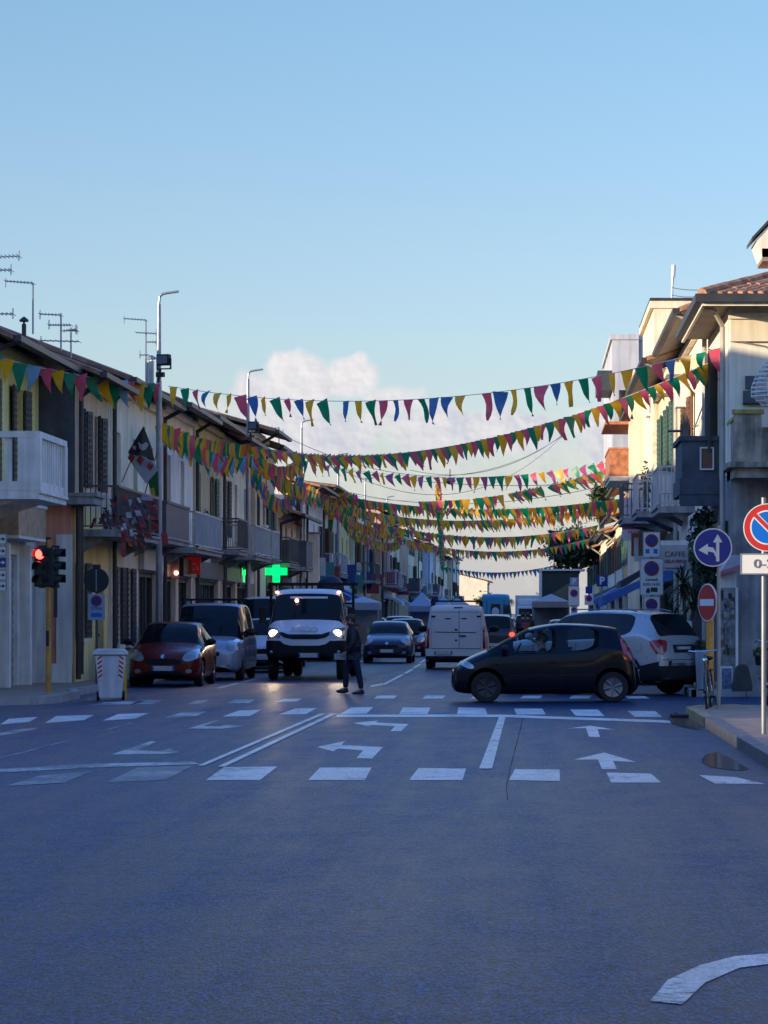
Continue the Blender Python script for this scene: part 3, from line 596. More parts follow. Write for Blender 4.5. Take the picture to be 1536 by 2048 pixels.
# facing balcony at the corner with stained concrete panels
STN = mat('stained_concrete', (.40, .33, .25), .9, var=.5, scale=3.5, bump=.5, streak=.5); MOSS = mat('mossy_concrete', (.38, .32, .08), .9, var=.5, scale=8, bump=.5)
q = MB(); q.box(-1.1, 1.0, -4.5, .0, 4.35, 4.55, T); q.box(-1.25, 1.1, -4.6, .12, 4.55, 4.66, T); bo = H.part(q, 'balcony', STN)
q = MB()
q.box(-1.12, -.98, -.55, .0, 4.662, 5.62, T); q.box(-1.10, -1.0, -1.0, -.55, 4.662, 5.35, T); q.box(-1.12, -.98, -4.5, -1.0, 4.662, 5.58, T); q.box(-.98, .9, -.10, -.02, 4.662, 5.5, T)
for k in range(4): q.box(-1.15, -.95, -1.6-k*.8, -1.35-k*.8, 4.662, 5.7, T)
H.part(q, 'parapet', STN, bo)
q = MB(); q.box(-1.16, -.94, -.6, .03, 5.62, 5.70, T); q.box(-.97, .95, -.13, .01, 5.5, 5.57, T); H.part(q, 'coping', MOSS, bo)
q = MB(); q.path([T(p) for p in ((-.95, -.9, 5.62), (-.95, -.9, 6.05), (-.95, -1.0, 6.12), (-.95, -3, 6.12))], .03); H.part(q, 'handrail', FRAMEW, bo)
# dark box balcony hanging over the street, further along
q = MB(); q.box(3.4, 6.4, .004, .85, 4.2, 4.55, T); bo = H.part(q, 'balcony', mat('dark_slate', (.07, .08, .10), .8, var=.35, scale=3, bump=.3))
q = MB(); q.box(3.45, 3.52, .01, .8, 4.55, 5.35, T); q.box(3.52, 6.35, .74, .8, 4.55, 5.35, T); q.box(3.4, 6.4, .70, .86, 5.35, 5.45, T); q.box(3.4, 3.6, .01, .7, 5.35, 5.45, T); q.box(3.6, 3.9, .74, .84, 4.0, 4.2, T); q.box(3.42, 3.5, .005, .84, 3.95, 4.2, T); H.part(q, 'parapet', MATS['dark_slate'], bo)
q = MB(); 
for (x0, x1, z0, z1) in ((.12, .42, 4.72, 4.75), (.12, .42, 5.18, 5.21), (.12, .15, 4.75, 5.18), (.39, .42, 4.75, 5.18)): q.box(3.38, 3.448, x0, x1, z0, z1, T)
H.part(q, 'meter_box', FRAMEW, bo); q = MB(); q.box(3.40, 3.447, .15, .39, 4.75, 5.18, T); H.part(q, 'meter_door', SHBR, bo)
q = MB(); q.box(-.12, -.004, -.55, -.3, 6.2, 6.45, T); q.box(-.14, -.1, -.75, -.25, 5.9, 6.15, T); q.box(-.10, -.004, -.75, -.25, 5.87, 5.9, T); H.part(q, 'wall_lamp', GREYB)
# R2 sunlit cream house
H = House('R', 4.05, 67.7, 79, 8.6, 'bright cream house in sun with a satellite dish', P_PAL, ground=P_GRY, gh=4.0)
for u in (2.4, 6.8, 9.6): H.window(u, 5.3, 1.0, 1.8, SHBR if u > 6 else None, openang=6, sill=False)
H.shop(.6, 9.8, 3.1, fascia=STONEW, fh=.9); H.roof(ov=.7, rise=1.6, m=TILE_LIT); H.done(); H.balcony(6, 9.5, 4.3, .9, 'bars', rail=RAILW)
T = H.T
q = MB(); q.box(8.2, 9.0, .01, .35, 6.9, 7.5, T); H.part(q, 'air_conditioner', FRAMEW); q = MB(); q.box(3.6, 5.2, .01, .8, 7.35, 7.5, T); q.prism([T((3.6, .01, 7.5)), T((3.6, .85, 7.5)), T((3.6, .01, 7.8))], T(Vector((1.6, 0, 0)))); H.part(q, 'window_hood', [P_CRM])
q = MB(); q.path([T(p) for p in ((1.0, .06, 8.2), (1.1, .06, 6.5), (4.5, .06, 6.2), (10, .06, 6.4))], .018); H.part(q, 'wall_cable', SOFF)
H = House('R', 3.95, 79.1, 92, 8.5, 'cream house with a small tiled porch roof and white balcony', P_CRM, ground=P_GRY, gh=4.0)
for u in (2.4, 6, 10): H.window(u, 5.5, 1.0, 2.0, SHGR, openang=8, sill=False)
H.shop(.6, 12, 3.1, fascia=GREYB, fh=.7); H.roof(ov=.9, rise=1.4, m=TILE_LIT); H.done(); H.balcony(1, 4.5, 4.4, 1.1, 'bars', rail=RAILW); H.balcony(6.5, 10.5, 4.4, 1.3, 'bars', rail=RAILM)
H.awning(.8, 6, 2.95, 2.0, .85, mat('blue_awning', (.03, .15, .50), .6)); H.awning(8, 12, 3.3, 1.3, .7, mat('dark_awning', (.04, .05, .07), .6))
T = H.T; q = MB(); q.box(3.9, 4.6, .01, .35, 5.0, 5.6, T); H.part(q, 'air_conditioner', FRAMEW)
q = MB(); q.box(.2, 1.8, .01, .75, 7.5, 7.62, T); q.prism([T((.2, .01, 7.62)), T((.2, .8, 7.62)), T((.2, .01, 7.95))], T(Vector((1.6, 0, 0)))); H.part(q, 'window_hood', P_PAL)
for u, z, m_ in ((5.2, 3.3, SHBR), (8.8, 3.2, FRAMEW), (11.2, 3.4, RB_)): q = MB(); q.box(u, u+.1, .1, .9, z, z+.7, T); H.part(q, 'blade_sign', m_)
# stair tower block behind
H = House('R', 3.8, 92.1, 101, 11.05, 'tall cream block with a flat parapet and a white mast', P_CRM, ground=P_GRY, gh=4.0, depth=8)
H.window(3, 8, 1.0, 1.3, SHBR, closed=True); H.roof(flat=True, m=P_CRM); H.done()
q = MB(); q.box(8.9, 10.2, -3, .45, 0.2, 9.7, H.T); q.box(8.85, 10.25, -3, .5, 9.7, 9.85, H.T); H.part(q, 'wing', P_CRM)
q = MB(); q.box(-.1, 9, -8.1, .12, 11.28, 11.36, H.T); H.part(q, 'parapet_cap', GUT)
# R3 house with the brown balcony
H = House('R', 3.85, 102.4, 109, 8.6, 'cream house with a rust brown tiled balcony and brown roller blind', P_PAL, ground=P_GRY, gh=4.0)
H.window(2.2, 6.3, 1.2, 1.5, SHBR, closed=True); H.window(4.8, 6.3, 1.2, 1.5, None); H.roof(ov=.5, rise=1.2, m=TILE_LIT); H.done()
RB = mat('rust_tile', (.42, .15, .06), .6, var=.45, scale=6); H.balcony(-.6, 5.0, 6.35, 1.15, 'solid', rail=RB, slabm=P_PAL, rh=.9)
q = MB(); q.box(-.7, 5, .01, 1.3, 8.1, 8.2, H.T); H.part(q, 'canopy', RB)
q = MB(); q.box(-.08, -.004, -1.6, -.4, 6.5, 7.9, H.T)
for k in range(9): q.box(-.11, -.08, -1.55, -.45, 6.55+k*.15, 6.65+k*.15, H.T)
H.part(q, 'roller_blind', mat('pale_green_blind', (.45, .48, .40), .6)); q = MB(); q.box(-.07, -.005, -.4, -.2, 6.4, 8.0, H.T); q.box(-.07, -.005, -1.8, -1.6, 6.4, 8.0, H.T); H.part(q, 'blind_frame', SHBR)
# R4 grey apartment block
H = House('R', 4.1, 113, 126, 12.0, 'grey white apartment block with a flat roof', plaster('lilac_grey_plaster', (.50, .49, .50)), ground=P_GRY, gh=7.6, depth=7)
q = MB(); q.box(-.1, 13.1, .006, 1.0, 7.5, 12.0, H.T); q.box(-.16, 13.16, .006, 1.08, 12.001, 12.2, H.T); H.part(q, 'overhanging_storeys', MATS['lilac_grey_plaster'])
q = MB(); q.box(-.13, -.101, .25, .75, 8.6, 10.1, H.T); H.part(q, 'side_window', DARKW)
H.op = [o for o in H.op]; H.roof(flat=True, m=FRAMEW); H.done(); q = MB(); q.box(0, 4, 1.003, 1.55, 10.1, 10.25, H.T); q.box(0, 4, 1.48, 1.55, 10.251, 10.85, H.T); q.box(0, .08, 1.003, 1.48, 10.251, 10.85, H.T); H.part(q, 'top_balcony', SHDK)
Ypos = 126.3; names = [('orange', P_ORG, 7.2), ('cream', P_CRM, 6.4), ('pale cream', P_PAL, 6.0), ('grey', P_GRY, 6.6), ('ochre', P_OCH, 6.2), ('white', P_WHT, 5.6)]
for i, (nm, wm, h) in enumerate(names):
    w = 13+i*3; H = House('R', 4.35+.1*i, Ypos, Ypos+w, h, '%s house, %s beyond the grey apartment block' % (nm, ords[i]), wm, ground=P_GRY, gh=3.3, depth=8)
    for k in range(4): H.window(w*(k+.5)/4, 3.9, 1.0, 1.6, rnd.choice((SHDK, SHGR, SHBR)), openang=6, sill=False)
    H.shop(.5, w-.6, 2.6, fascia=GREYB); H.roof(ov=.7, rise=1.2, m=TILE_LIT); H.done(); Ypos += w+.2
    if i < 3: H.awning(1, 6, 3.1, 1.3, .7, MATS['blue_awning'])
# upper house whose eave shows over the corner house
H = House('R', 5.95, 72, 75, 10.65, 'upper storey block with a pointed cream eave behind the corner house', P_PAL, depth=9)
q = MB(); T = H.T; q.prism([T((-1.0, .6, 10.5)), T((-1.0, -5.0, 16.5)), T((-1.0, -5.0, 15.9)), T((-1.0, .0, 10.1)), T((-1.0, .45, 10.1))], (0, 1.6, 0)); q.prism([T((-1.06, .7, 10.56)), T((-1.06, -5.0, 16.7)), T((-1.06, -5.0, 16.55)), T((-1.06, .7, 10.48))], (0, 1.75, 0), 1); q.box(-.99, .55, -5, .45, 10.0, 10.1, T, 2); q.box(-1.0, -.96, -5, .46, 10.1, 10.3, T)
H.part(q, 'roof', [P_PAL, GUT, SOFF]); H.done()
# unseen blocks added round the junction to shade the foreground and darken reflections
def far_block(x0, x1, y0, y1, h, lab, m):
    mb = MB(); mb.box(x0, x1, y0, y1, 0, h); r = empty('unseen_house', ((x0+x1)/2, (y0+y1)/2, 0), 0, lab, 'house'); c = Vector(r.location)
    for v in mb.bm.verts: v.co -= c
    mb.build('wall', m, r); rb = MB(); xm = (x0+x1)/2-c.x; a, b, d, e_ = x0-.6-c.x, x1+.6-c.x, y0-.4-c.y, y1+.4-c.y
    rb.prism([(a, d, h), (b, d, h), (xm, d, h+1.8)], (0, e_-d, 0)); rb.build('roof', TILE, r)
far_block(-25, -14, -75, 20.4, 8.5, 'unseen house row added to shade the near side of the junction', P_OCH)
far_block(-52, -14, 33.3, 54.3, 10.2, 'unseen house added to shade the cross street', P_CRM)
far_block(-60, -52, -60, 33, 9.0, 'unseen house added to close the yard against the sun', P_GRY)
far_block(9, 30, -75, 44, 8.0, 'unseen house row added on the pavement side for car reflections', P_OCH)
far_block(-30, 60, -64, -50, 12.0, 'unseen house row added behind the camera to darken car reflections', P_GRY)
q = MB(); q.box(-14.3, -14, 20.5, 33.2, 0, 2.75); q.box(-14.36, -13.94, 20.5, 33.2, 2.751, 2.85); tag(q.build('unseen_shade_wall', P_GRY), 'unseen wall added between two houses to trim the sun beam', 'wall')  # unseen wall, added with its height set to narrow the sun beam
# terrain beyond the street end
g = MB(); n = 30
for i in range(n):
    x0 = -700+i*60; h0 = 6+7*math.sin(i*1.3)**2+3*math.sin(i*3.1); h1 = 6+7*math.sin((i+1)*1.3)**2+3*math.sin((i+1)*3.1)
    g.quad([(x0, 2600, -1), (x0+60, 2600, -1), (x0+60, 2600, h1*.35), (x0, 2600, h0*.35)]); g.quad([(x0, 2600, h0*.35), (x0+60, 2600, h1*.35), (x0+60, 2800, -1), (x0, 2800, -1)])
tag(g.build('hills', mat('far_hill', (.10, .13, .15), .9)), 'low distant hills', kind='structure')
# ---------------------------------------------------------------- vehicles
def paint(name, col, rough=.28, coat=.8, metal=0.0, spec=.3): return mat(name, col, rough, metal, var=.08, scale=1.5, coat=coat*.35, dirt=.08, spec=spec)
RUB = mat('tyre_rubber', (.012, .012, .013), .8, var=.3); RIMM = mat('alloy_rim', (.20, .20, .21), .4, .8, var=.2); TRIM = mat('black_trim', (.010, .010, .011), .6, var=.3, spec=.25)
STEELR = mat('dark_steel_rim', (.05, .05, .055), .5, .6); CGL = glass_mat('car_glass', spec=.3, trans=.28, tint=(.45, .55, .6)); CGD = glass_mat('dark_car_glass', spec=.25, trans=.06); CGC = glass_mat('clear_car_glass', trans=.86, tint=(.80, .88, .92), spec=.4)
CHROME = mat('chrome', (.6, .6, .62), .12, 1.0, var=.05); PLATE = mat('number_plate', (.50, .50, .50), .5, var=.3, scale=20); PBLUE = mat('plate_blue', (.02, .05, .30), .5)
HLG = mat('headlight_glass', (.32, .32, .33), .12, .3, var=.3, scale=9, coat=1); TLR = mat('tail_light_red', (.36, .004, .008), .18, var=.3, scale=10, coat=1); AMB = mat('amber_lens', (.6, .18, .03), .25, coat=.5)
HLON = mat('lit_headlight', (.9, .85, .7), .3, emis=(1, .84, .58), estr=9); MARK = mat('lit_marker_lamp', (.8, .5, .4), .3, emis=(1, .42, .30), estr=5); BRK = mat('lit_brake_lamp', (.5, .02, .02), .3, emis=(1, .05, .03), estr=2.2)
SEATM = mat('seat_cloth', (.02, .02, .022), .9, var=.2)
def loft(stations, m, subs=2, arches=(), arch_r=.36, glass=CGL, flat=None):
    """stations: dict(x, zb, w, zt, zs[shoulder], wt[top half width], g=(side glass?, top glass?) for the segment that follows)"""
    bm = bmesh.new(); cr = bm.edges.layers.float.new('crease_edge'); rows = []
    for s in stations:
        x, zb, w, zt, zs, wt = s['x'], s['zb'], s['w'], s['zt'], s['zs'], s['wt']
        k = .05 if zt-zs > .2 else (zt-zs)*.35
        P_ = [(0, zb), (w*.86, zb), (w*.985, zb+.07), (w, zb*.45+zs*.55), (w*.975, zs-.03), (w*.955, zs), (wt, zt-k), (wt*.86, zt-.008), (0, zt+.012)]
        xo = s.get('xo', 0)      # upper points pushed back along the car
        R_ = [bm.verts.new((x, y, z)) for y, z in P_]; L_ = [R_[0]]+[bm.verts.new((x, -y, z)) for y, z in P_[1:-1]]+[R_[-1]]
        rows.append((R_, L_))
    n = 9
    for i in range(len(stations)-1):
        sg, tg = stations[i].get('g', (0, 0))
        for side in (0, 1):
            a, b = rows[i][side], rows[i+1][side]
            for j in range(n-1):
                vs = (a[j], a[j+1], b[j+1], b[j]); vs = vs if side else vs[::-1]
                f = bm.faces.new(vs); f.material_index = 0
                if j == 5 and sg: f.material_index = 2
                if j in (6, 7) and tg: f.material_index = tg
                if j == 5 and sg == 0 and tg and stations[i].get('q'): f.material_index = 0
                if j < 1: f.material_index = 4
                if flat and j < flat: f.material_index = 4
    for e, rv in ((0, False), (-1, True)):
        a, b = rows[e]; zz = len(a)
        for j in range(zz-1):        # close the end with quads between the two sides
            if j == 0: vs = (a[0], a[1], b[1])
            elif j == zz-2: vs = (a[j], a[j+1], b[j])
            else: vs = (a[j], a[j+1], b[j+1], b[j])
            f = bm.faces.new(vs if rv else vs[::-1]); f.material_index = 4 if (flat and j < flat) else 0
            ge = stations[e].get('eg')
            if ge and j in (5,): f.material_index = 3
    bmesh.ops.recalc_face_normals(bm, faces=bm.faces)
    for e in bm.edges:
        if len(e.link_faces) == 2 and e.link_faces[0].material_index != e.link_faces[1].material_index: e[cr] = .8
        elif len(e.link_faces) == 2 and e.calc_face_angle(0) > 1.0: e[cr] = .35
    me = bpy.data.meshes.new('loft'); bm.to_mesh(me); bm.free()
    mats = [m, glass, glass, glass, TRIM, LINER]
    for x in mats: me.materials.append(x)
    o = bpy.data.objects.new('loft', me); COL.objects.link(o)
    sub = o.modifiers.new('s', 'SUBSURF'); sub.levels = subs; sub.render_levels = subs
    cut = None
    if arches:
        c = MB()
        wy = max(s['w'] for s in stations)-.27
        for ax in arches:
            for e in (-1, 1): c.tube((ax+.0013, e*wy, arch_r*.861), (ax+.0017, e*1.5, arch_r*.862), arch_r, seg=27, mi=5)
        cut = c.build('cut', mats); bo = o.modifiers.new('b', 'BOOLEAN'); bo.object = cut; bo.operation = 'DIFFERENCE'; bo.solver = 'EXACT'
    bpy.context.view_layer.update()
    me2 = bpy.data.meshes.new_from_object(o.evaluated_get(bpy.context.evaluated_depsgraph_get()))
    if cut and (max(v.co.y for v in me2.vertices) > max(s['w'] for s in stations)*1.15 or len(me2.vertices) < 200):      # the cut failed: keep the plain body
        o.modifiers.remove(bo); bpy.context.view_layer.update(); me2 = bpy.data.meshes.new_from_object(o.evaluated_get(bpy.context.evaluated_depsgraph_get())); print('arch cut failed', stations[0])
    bpy.data.objects.remove(o)
    if cut: bpy.data.objects.remove(cut)
    return me2
def split_mats(me, parent, mats):
    """body shell and its glazing become separate parts"""
    bmf = bmesh.new(); bmf.from_mesh(me); bvh = BVHTree.FromBMesh(bmf)
    def piece(sel, name, m, par):
        b = bmf.copy(); dele = [f for f in b.faces if f.material_index not in sel]; bmesh.ops.delete(b, geom=dele, context='FACES')
        if not b.faces: b.free(); return None
        mm = bpy.data.meshes.new(name); b.to_mesh(mm); b.free()
        for x in mats: mm.materials.append(x)
        for p in mm.polygons: p.use_smooth = True
        mm.set_sharp_from_angle(angle=R(38))
        o = bpy.data.objects.new(name, mm); COL.objects.link(o); o.parent = par; return o
    body = piece((0, 4, 5), 'body', None, parent)
    for k, nm in ((2, 'side_window'), (1, 'windscreen'), (3, 'rear_window')): piece((k,), nm, None, body)
    bmf.free(); return body, bvh
def decal(bvh, view, poly, m, name, parent, off=.006, step=.06, thick=0):
    """a patch that lies on the bodywork: front/back polygons in (y, z), side ones in (x, z)"""
    bm = bmesh.new()
    A = {'front': lambda p: Vector((5, p[0], p[1])), 'back': lambda p: Vector((-5, p[0], p[1])), 'left': lambda p: Vector((p[0], 5, p[1])), 'right': lambda p: Vector((p[0], -5, p[1]))}[view]
    D = {'front': Vector((-1, 0, 0)), 'back': Vector((1, 0, 0)), 'left': Vector((0, -1, 0)), 'right': Vector((0, 1, 0))}[view]
    f = bm.faces.new([bm.verts.new((p[0], p[1], 0)) for p in poly])
    xs = [p[0] for p in poly]; ys = [p[1] for p in poly]
    for ax, lo, hi in ((0, min(xs), max(xs)), (1, min(ys), max(ys))):
        t = lo+step
        while t < hi:
            co = [0, 0, 0]; co[ax] = t; no = [0, 0, 0]; no[ax] = 1
            bmesh.ops.bisect_plane(bm, geom=bm.verts[:]+bm.edges[:]+bm.faces[:], plane_co=co, plane_no=no); t += step
    bad = []
    last = None
    for v in bm.verts:
        h = bvh.ray_cast(A(v.co), D)
        if h[0] is None: bad.append(v); v.co = (0, 0, 0); continue
        nn = h[1] if h[1].dot(D) < 0 else -h[1]
        v.co = h[0]+nn*off
    bmesh.ops.delete(bm, geom=bad, context='VERTS')
    if not bm.faces: bm.free(); return None
    bmesh.ops.solidify(bm, geom=bm.faces[:], thickness=-abs(off)*.8 if False else 0.004)
    me = bpy.data.meshes.new(name); bm.to_mesh(me); bm.free(); me.materials.append(m)
    for p in me.polygons: p.use_smooth = True
    me.set_sharp_from_angle(angle=R(40))
    o = bpy.data.objects.new(name, me); COL.objects.link(o); o.parent = parent; return o
def arch_ring(bvh, sd, body, x, z, r0, r1):
    for k in range(8):
        a, b = math.pi*k/8, math.pi*(k+1)/8
        decal(bvh, sd, [(x+r0*math.cos(a), z+r0*math.sin(a)), (x+r1*math.cos(a), z+r1*math.sin(a)), (x+r1*math.cos(b), z+r1*math.sin(b)), (x+r0*math.cos(b), z+r0*math.sin(b))], TRIM, 'wheel_arch_trim', body, off=.012)
def wipers(bvh, body, W_, z0, z1):
    for e in (-.35, .25): decal(bvh, 'front', line((e*W_, z0), (e*W_+.42, z0+(z1-z0)*.28), .018), TRIM, 'wiper', body, off=.02, step=.1)
def rect(a, b, c, d): return [(a, c), (b, c), (b, d), (a, d)]
def blob(cx, cz, rx, rz, n=14, rot=0, sq=2.0):
    out = []
    for i in range(n):
        t = 2*math.pi*i/n; c, s = math.cos(t), math.sin(t); x = rx*abs(c)**(2/sq)*(1 if c > 0 else -1); z = rz*abs(s)**(2/sq)*(1 if s > 0 else -1)
        out.append((cx+x*math.cos(rot)-z*math.sin(rot), cz+x*math.sin(rot)+z*math.cos(rot)))
    return out
def line(p, q, w):
    a = Vector(p); b = Vector(q); d = (b-a).normalized(); n = Vector((-d.y, d.x))*w/2; return [tuple(a+n), tuple(b+n), tuple(b-n), tuple(a-n)]
LINER = mat('arch_liner', (.004, .004, .004), .95, spec=.0)
WHEELS = {}
def wheel(parent, x, y, r, w=.19, rim=RIMM, spokes=5, steer=0):
    out = 1 if y > 0 else -1; M = Matrix.Rotation(R(-90)*out, 4, 'X')
    mb = MB(); mb.lathe([(r*.62, -w/2), (r*.9, -w/2), (r, -w*.35), (r, w*.35), (r*.92, w/2), (r*.64, w/2), (r*.62, w*.3), (r*.62, -w*.3)], M, 28)
    o = mb.build('wheel', RUB, parent, smooth=35); o.location = (x, y, r); o.rotation_euler = (0, 0, steer)
    rb = MB(); rb.lathe([(.03, w*.02), (r*.60, w*.02), (r*.60, w*.06), (.03, w*.06)], M, 24, mi=1); rb.lathe([(r*.56, w*.30), (r*.635, w*.36), (r*.635, w*.44), (r*.57, w*.42)], M, 28)
    rb.lathe([(.001, w*.1), (r*.17, w*.1), (r*.15, w*.40), (.001, w*.42)], M, 16)
    for k in range(spokes):
        a = 2*math.pi*k/spokes+.3
        p0 = M @ Vector((math.cos(a)*r*.1, math.sin(a)*r*.1, w*.34)); p1 = M @ Vector((math.cos(a)*r*.6, math.sin(a)*r*.6, w*.36)); rb.tube(p0, p1, r*.085, r*.12, seg=6)
    rb.build('rim', [rim, STEELR], o, smooth=30); return o
def mirror(parent, x, y, z, m, s=1.0):
    mb = MB(); sg = 1 if y > 0 else -1; mb.ball((x, y+sg*.11*s, z+.06*s), (.07*s, .12*s, .075*s), seg=12); mb.tube((x+.02, y-sg*.05, z-.02), (x, y+sg*.08, z+.02), .03)
    mb.build('wing_mirror', m, parent, smooth=40)
def plate(parent, x, y, z, back=False, w=.52, rz=0):
    sg = -1 if back else 1; mb = MB(); mb.box(-.01, .01, -w/2, w/2, -.055, .055); o = mb.build('number_plate', PLATE, parent); o.location = (x, y, z); o.rotation_euler = (0, 0, rz)
    b = MB(); 
    for e in (-1, 1): b.box(sg*.0101, sg*.0125, e*w/2-(.04 if e > 0 else 0), e*w/2+(.04 if e < 0 else 0), -.05, .05)
    b.build('plate_band', PBLUE, o); return o
def seats(parent, xs, z=.5, w=.5, ys=(-.38, .38), hh=.62):
    mb = MB()
    for x in xs:
        for y in ys:
            mb.box(x-.25, x+.2, y-.24, y+.24, z-.22, z); mb.prism([(x-.30, y-.24, z-.05), (x-.16, y-.24, z-.05), (x-.28, y-.22, z+hh-.12), (x-.38, y-.22, z+hh-.12)], (0, .46, 0)); mb.box(x-.38, x-.29, y-.13, y+.13, z+hh-.09, z+hh+.10)
    mb.build('seats', SEATM, parent, bevel=.03)
def S(x, zb, w, zt, zs, wt, g=(0, 0), **k): return dict(x=x, zb=zb, w=w, zt=zt, zs=zs, wt=wt, g=g, **k)
# hatchback shapes; x forward from the middle of the car
def hatch(L_=3.9, W_=1.68, H_=1.46, hood=.95, nose=.66, ws=(.28, .26), tail=.32, belt=.93, roofmax=.0, van=False):
    hl, w = L_/2, W_/2; st = []; fx = hl
    hx = hl-ws[0]*L_      # base of the windscreen
    rx = hx-ws[1]*L_*.62  # front of the roof
    bx = -hl+tail         # rear end of roof
    st += [S(fx, .30, w*.70, nose-.06, nose-.20, w*.55), S(fx-.06, .22, w*.84, nose+.0, nose-.10, w*.66), S(fx-.25, .18, w*.95, nose+.10, nose-.0, w*.80),
           S(fx-.55, .17, w*.985, hood-.10, hood-.18, w*.84), S(hx+.03, .17, w, hood+.02, belt-.06, w*.80, (1, 1)), S((hx*.5+rx*.5), .17, w, (hood+H_)/2+.07, belt-.01, w*.74, (1, 1)),
           S(rx+.02, .17, w, H_-.045, belt, w*.69, (1, 0)), S(rx-.25, .17, w, H_-.005, belt, w*.70, (1, 0)), S(-.20, .17, w, H_, belt+.005, w*.70, (1, 0)),
           S(-.28, .17, w, H_, belt+.005, w*.70, (1, 0)), S(bx*.62, .17, w, H_-.01, belt+.02, w*.69, (1, 0)), S(bx+.05, .18, w*.985, H_-.05, belt+.05, w*.665, (0, 3)),
           S(-hl+.08, .20, w*.95, belt+.08, belt-.03, w*.74), S(-hl+.03, .22, w*.93, belt-.04, belt-.12, w*.76), S(-hl, .30, w*.86, belt-.14, belt-.22, w*.70)]
    return st
def car(label, loc, yaw, st, L_, W_, H_, col, wb, rw=.29, glass=CGL, front='', rim=RIMM, name='parked_car', cat='car', group=None, seatx=(.1, -.8), track=None, spokes=5, arch=1.22, subs=2, detail=2, axle0=None, front_rim=None):
    root = empty(name, loc, yaw, label, cat, group); ax = axle0 if axle0 is not None else wb/2+.0
    me = loft(st, col, subs, arches=(ax, ax-wb), arch_r=rw*arch, glass=glass); mats = [col, glass, glass, glass, TRIM, MATS['arch_liner']]
    body, bvh = split_mats(me, root, mats); tr = track or W_/2-.12
    for x in (ax, ax-wb):
        for y in (tr, -tr): wheel(root, x, y, rw, rim=(front_rim or rim) if x == ax else rim, spokes=spokes)
    if detail > 0:
        fl = MB(); fl.box(-L_/2+.35, L_/2-.5, -W_/2+.14, W_/2-.14, .2, .30); fl.build('floor_pan', TRIM, root)
        if seatx: seats(root, seatx, ys=(-W_*.22, W_*.22))
    return root, body, bvh
def door_lines(bvh, body, xs, belt=.9, zb=.3, w=.012, handles=()):
    for sd in ('left', 'right'):
        for x in xs: decal(bvh, sd, line((x, zb), (x, belt), w), TRIM, 'door_seam', body, off=.003, step=.12)
        for h in handles: decal(bvh, sd, rect(h-.09, h+.09, belt-.13, belt-.095), TRIM, 'door_handle', body, off=.018)
        decal(bvh, sd, line((min(xs), zb), (max(xs), zb), w), TRIM, 'sill_seam', body, off=.003, step=.12)
def face(bvh, body, W_, nose, hl=HLG, grille=TRIM, lampz=.66, lw=.16, lh=.10, rot=.25, gz=.48, gw=.42, gh=.07, plate_at=None, fog=True, L_=4, by=.62):
    for e in (-1, 1):
        decal(bvh, 'front', blob(e*W_*.5*.76, lampz, lw, lh, rot=e*rot), hl, 'headlight', body, off=.012)
        if fog: decal(bvh, 'front', blob(e*W_*.5*.68, .36, .07, .045), HLG, 'fog_lamp', body, off=.014); 
    decal(bvh, 'front', blob(0, gz, gw, gh, sq=4), grille, 'grille', body, off=.008); decal(bvh, 'front', blob(0, .31, gw*1.1, .06, sq=4), TRIM, 'air_intake', body, off=.008)
def tail(bvh, body, W_, z=.85, w=.09, h=.16, m=TLR, x=.78, rot=0):
    for e in (-1, 1): decal(bvh, 'back', blob(e*W_*.5*x, z, w, h, rot=e*rot, sq=3), m, 'tail_light', body, off=.014)
# --- small black hatchback crossing the street, seen from its left side
BLK = paint('black_paint', (.004, .007, .014), .2, .5, spec=.15)
L_, W_, H_ = 3.41, 1.62, 1.465
st = [S(1.70, .30, .56, .60, .48, .40), S(1.66, .20, .68, .66, .56, .52), S(1.52, .17, .75, .76, .66, .62), S(1.30, .16, .79, .87, .76, .66), S(1.06, .16, .805, .965, .85, .66, (0, 1)),
      S(.98, .16, .81, 1.01, .88, .66, (0, 1)), S(.58, .16, .81, 1.22, .89, .63, (1, 1)), S(.28, .16, .81, 1.37, .90, .60, (1, 0)), S(0.0, .16, .81, 1.435, .905, .60, (1, 0)), S(-.22, .16, .81, 1.455, .91, .60, (0, 0)),
      S(-.38, .16, .81, 1.46, .915, .60, (1, 0)), S(-.78, .16, .81, 1.45, .94, .595, (1, 0)), S(-1.02, .17, .81, 1.43, 1.0, .59, (0, 0)), S(-1.34, .18, .80, 1.385, 1.04, .57, (0, 3)), S(-1.60, .20, .765, .98, .90, .62), S(-1.67, .24, .74, .74, .64, .60), S(-1.70, .32, .70, .58, .48, .55)]
root, body, bvh = car('small black hatchback crossing the street side on with its driver visible', (.24, 56.1, 0), R(182.5), st, L_, W_, H_, BLK, 2.34, .285, CGC, name='crossing_car', seatx=(.08, -.72), spokes=6, axle0=1.08, front_rim=STEELR)
door_lines(bvh, body, (.82, -.30), .86, .26, handles=(-.14,))
for sd in ('left', 'right'): decal(bvh, sd, blob(1.44, .70, .15, .055, rot=.38), HLG, 'headlight', body, off=.012)
for sd in ('left', 'right'): decal(bvh, sd, [(-1.62, .76), (-1.46, .80), (-1.42, 1.0), (-1.36, 1.28), (-1.44, 1.26), (-1.56, .98)], TLR, 'tail_light', body, off=.01)
tail(bvh, body, W_, .86, .07, .16); decal(bvh, 'front', blob(0, .42, .40, .09, sq=4), TRIM, 'grille', body, off=.01); decal(bvh, 'left', [(-1.05, .42), (-1.0, .40), (-1.3, .52), (-1.25, .54)], TRIM, 'door_seam', body, off=.003)
mirror(root, .74, .82, .93, TRIM); mirror(root, .74, -.82, .93, TRIM); plate(root, -1.70, 0, .52, True); plate(root, 1.71, 0, .36)
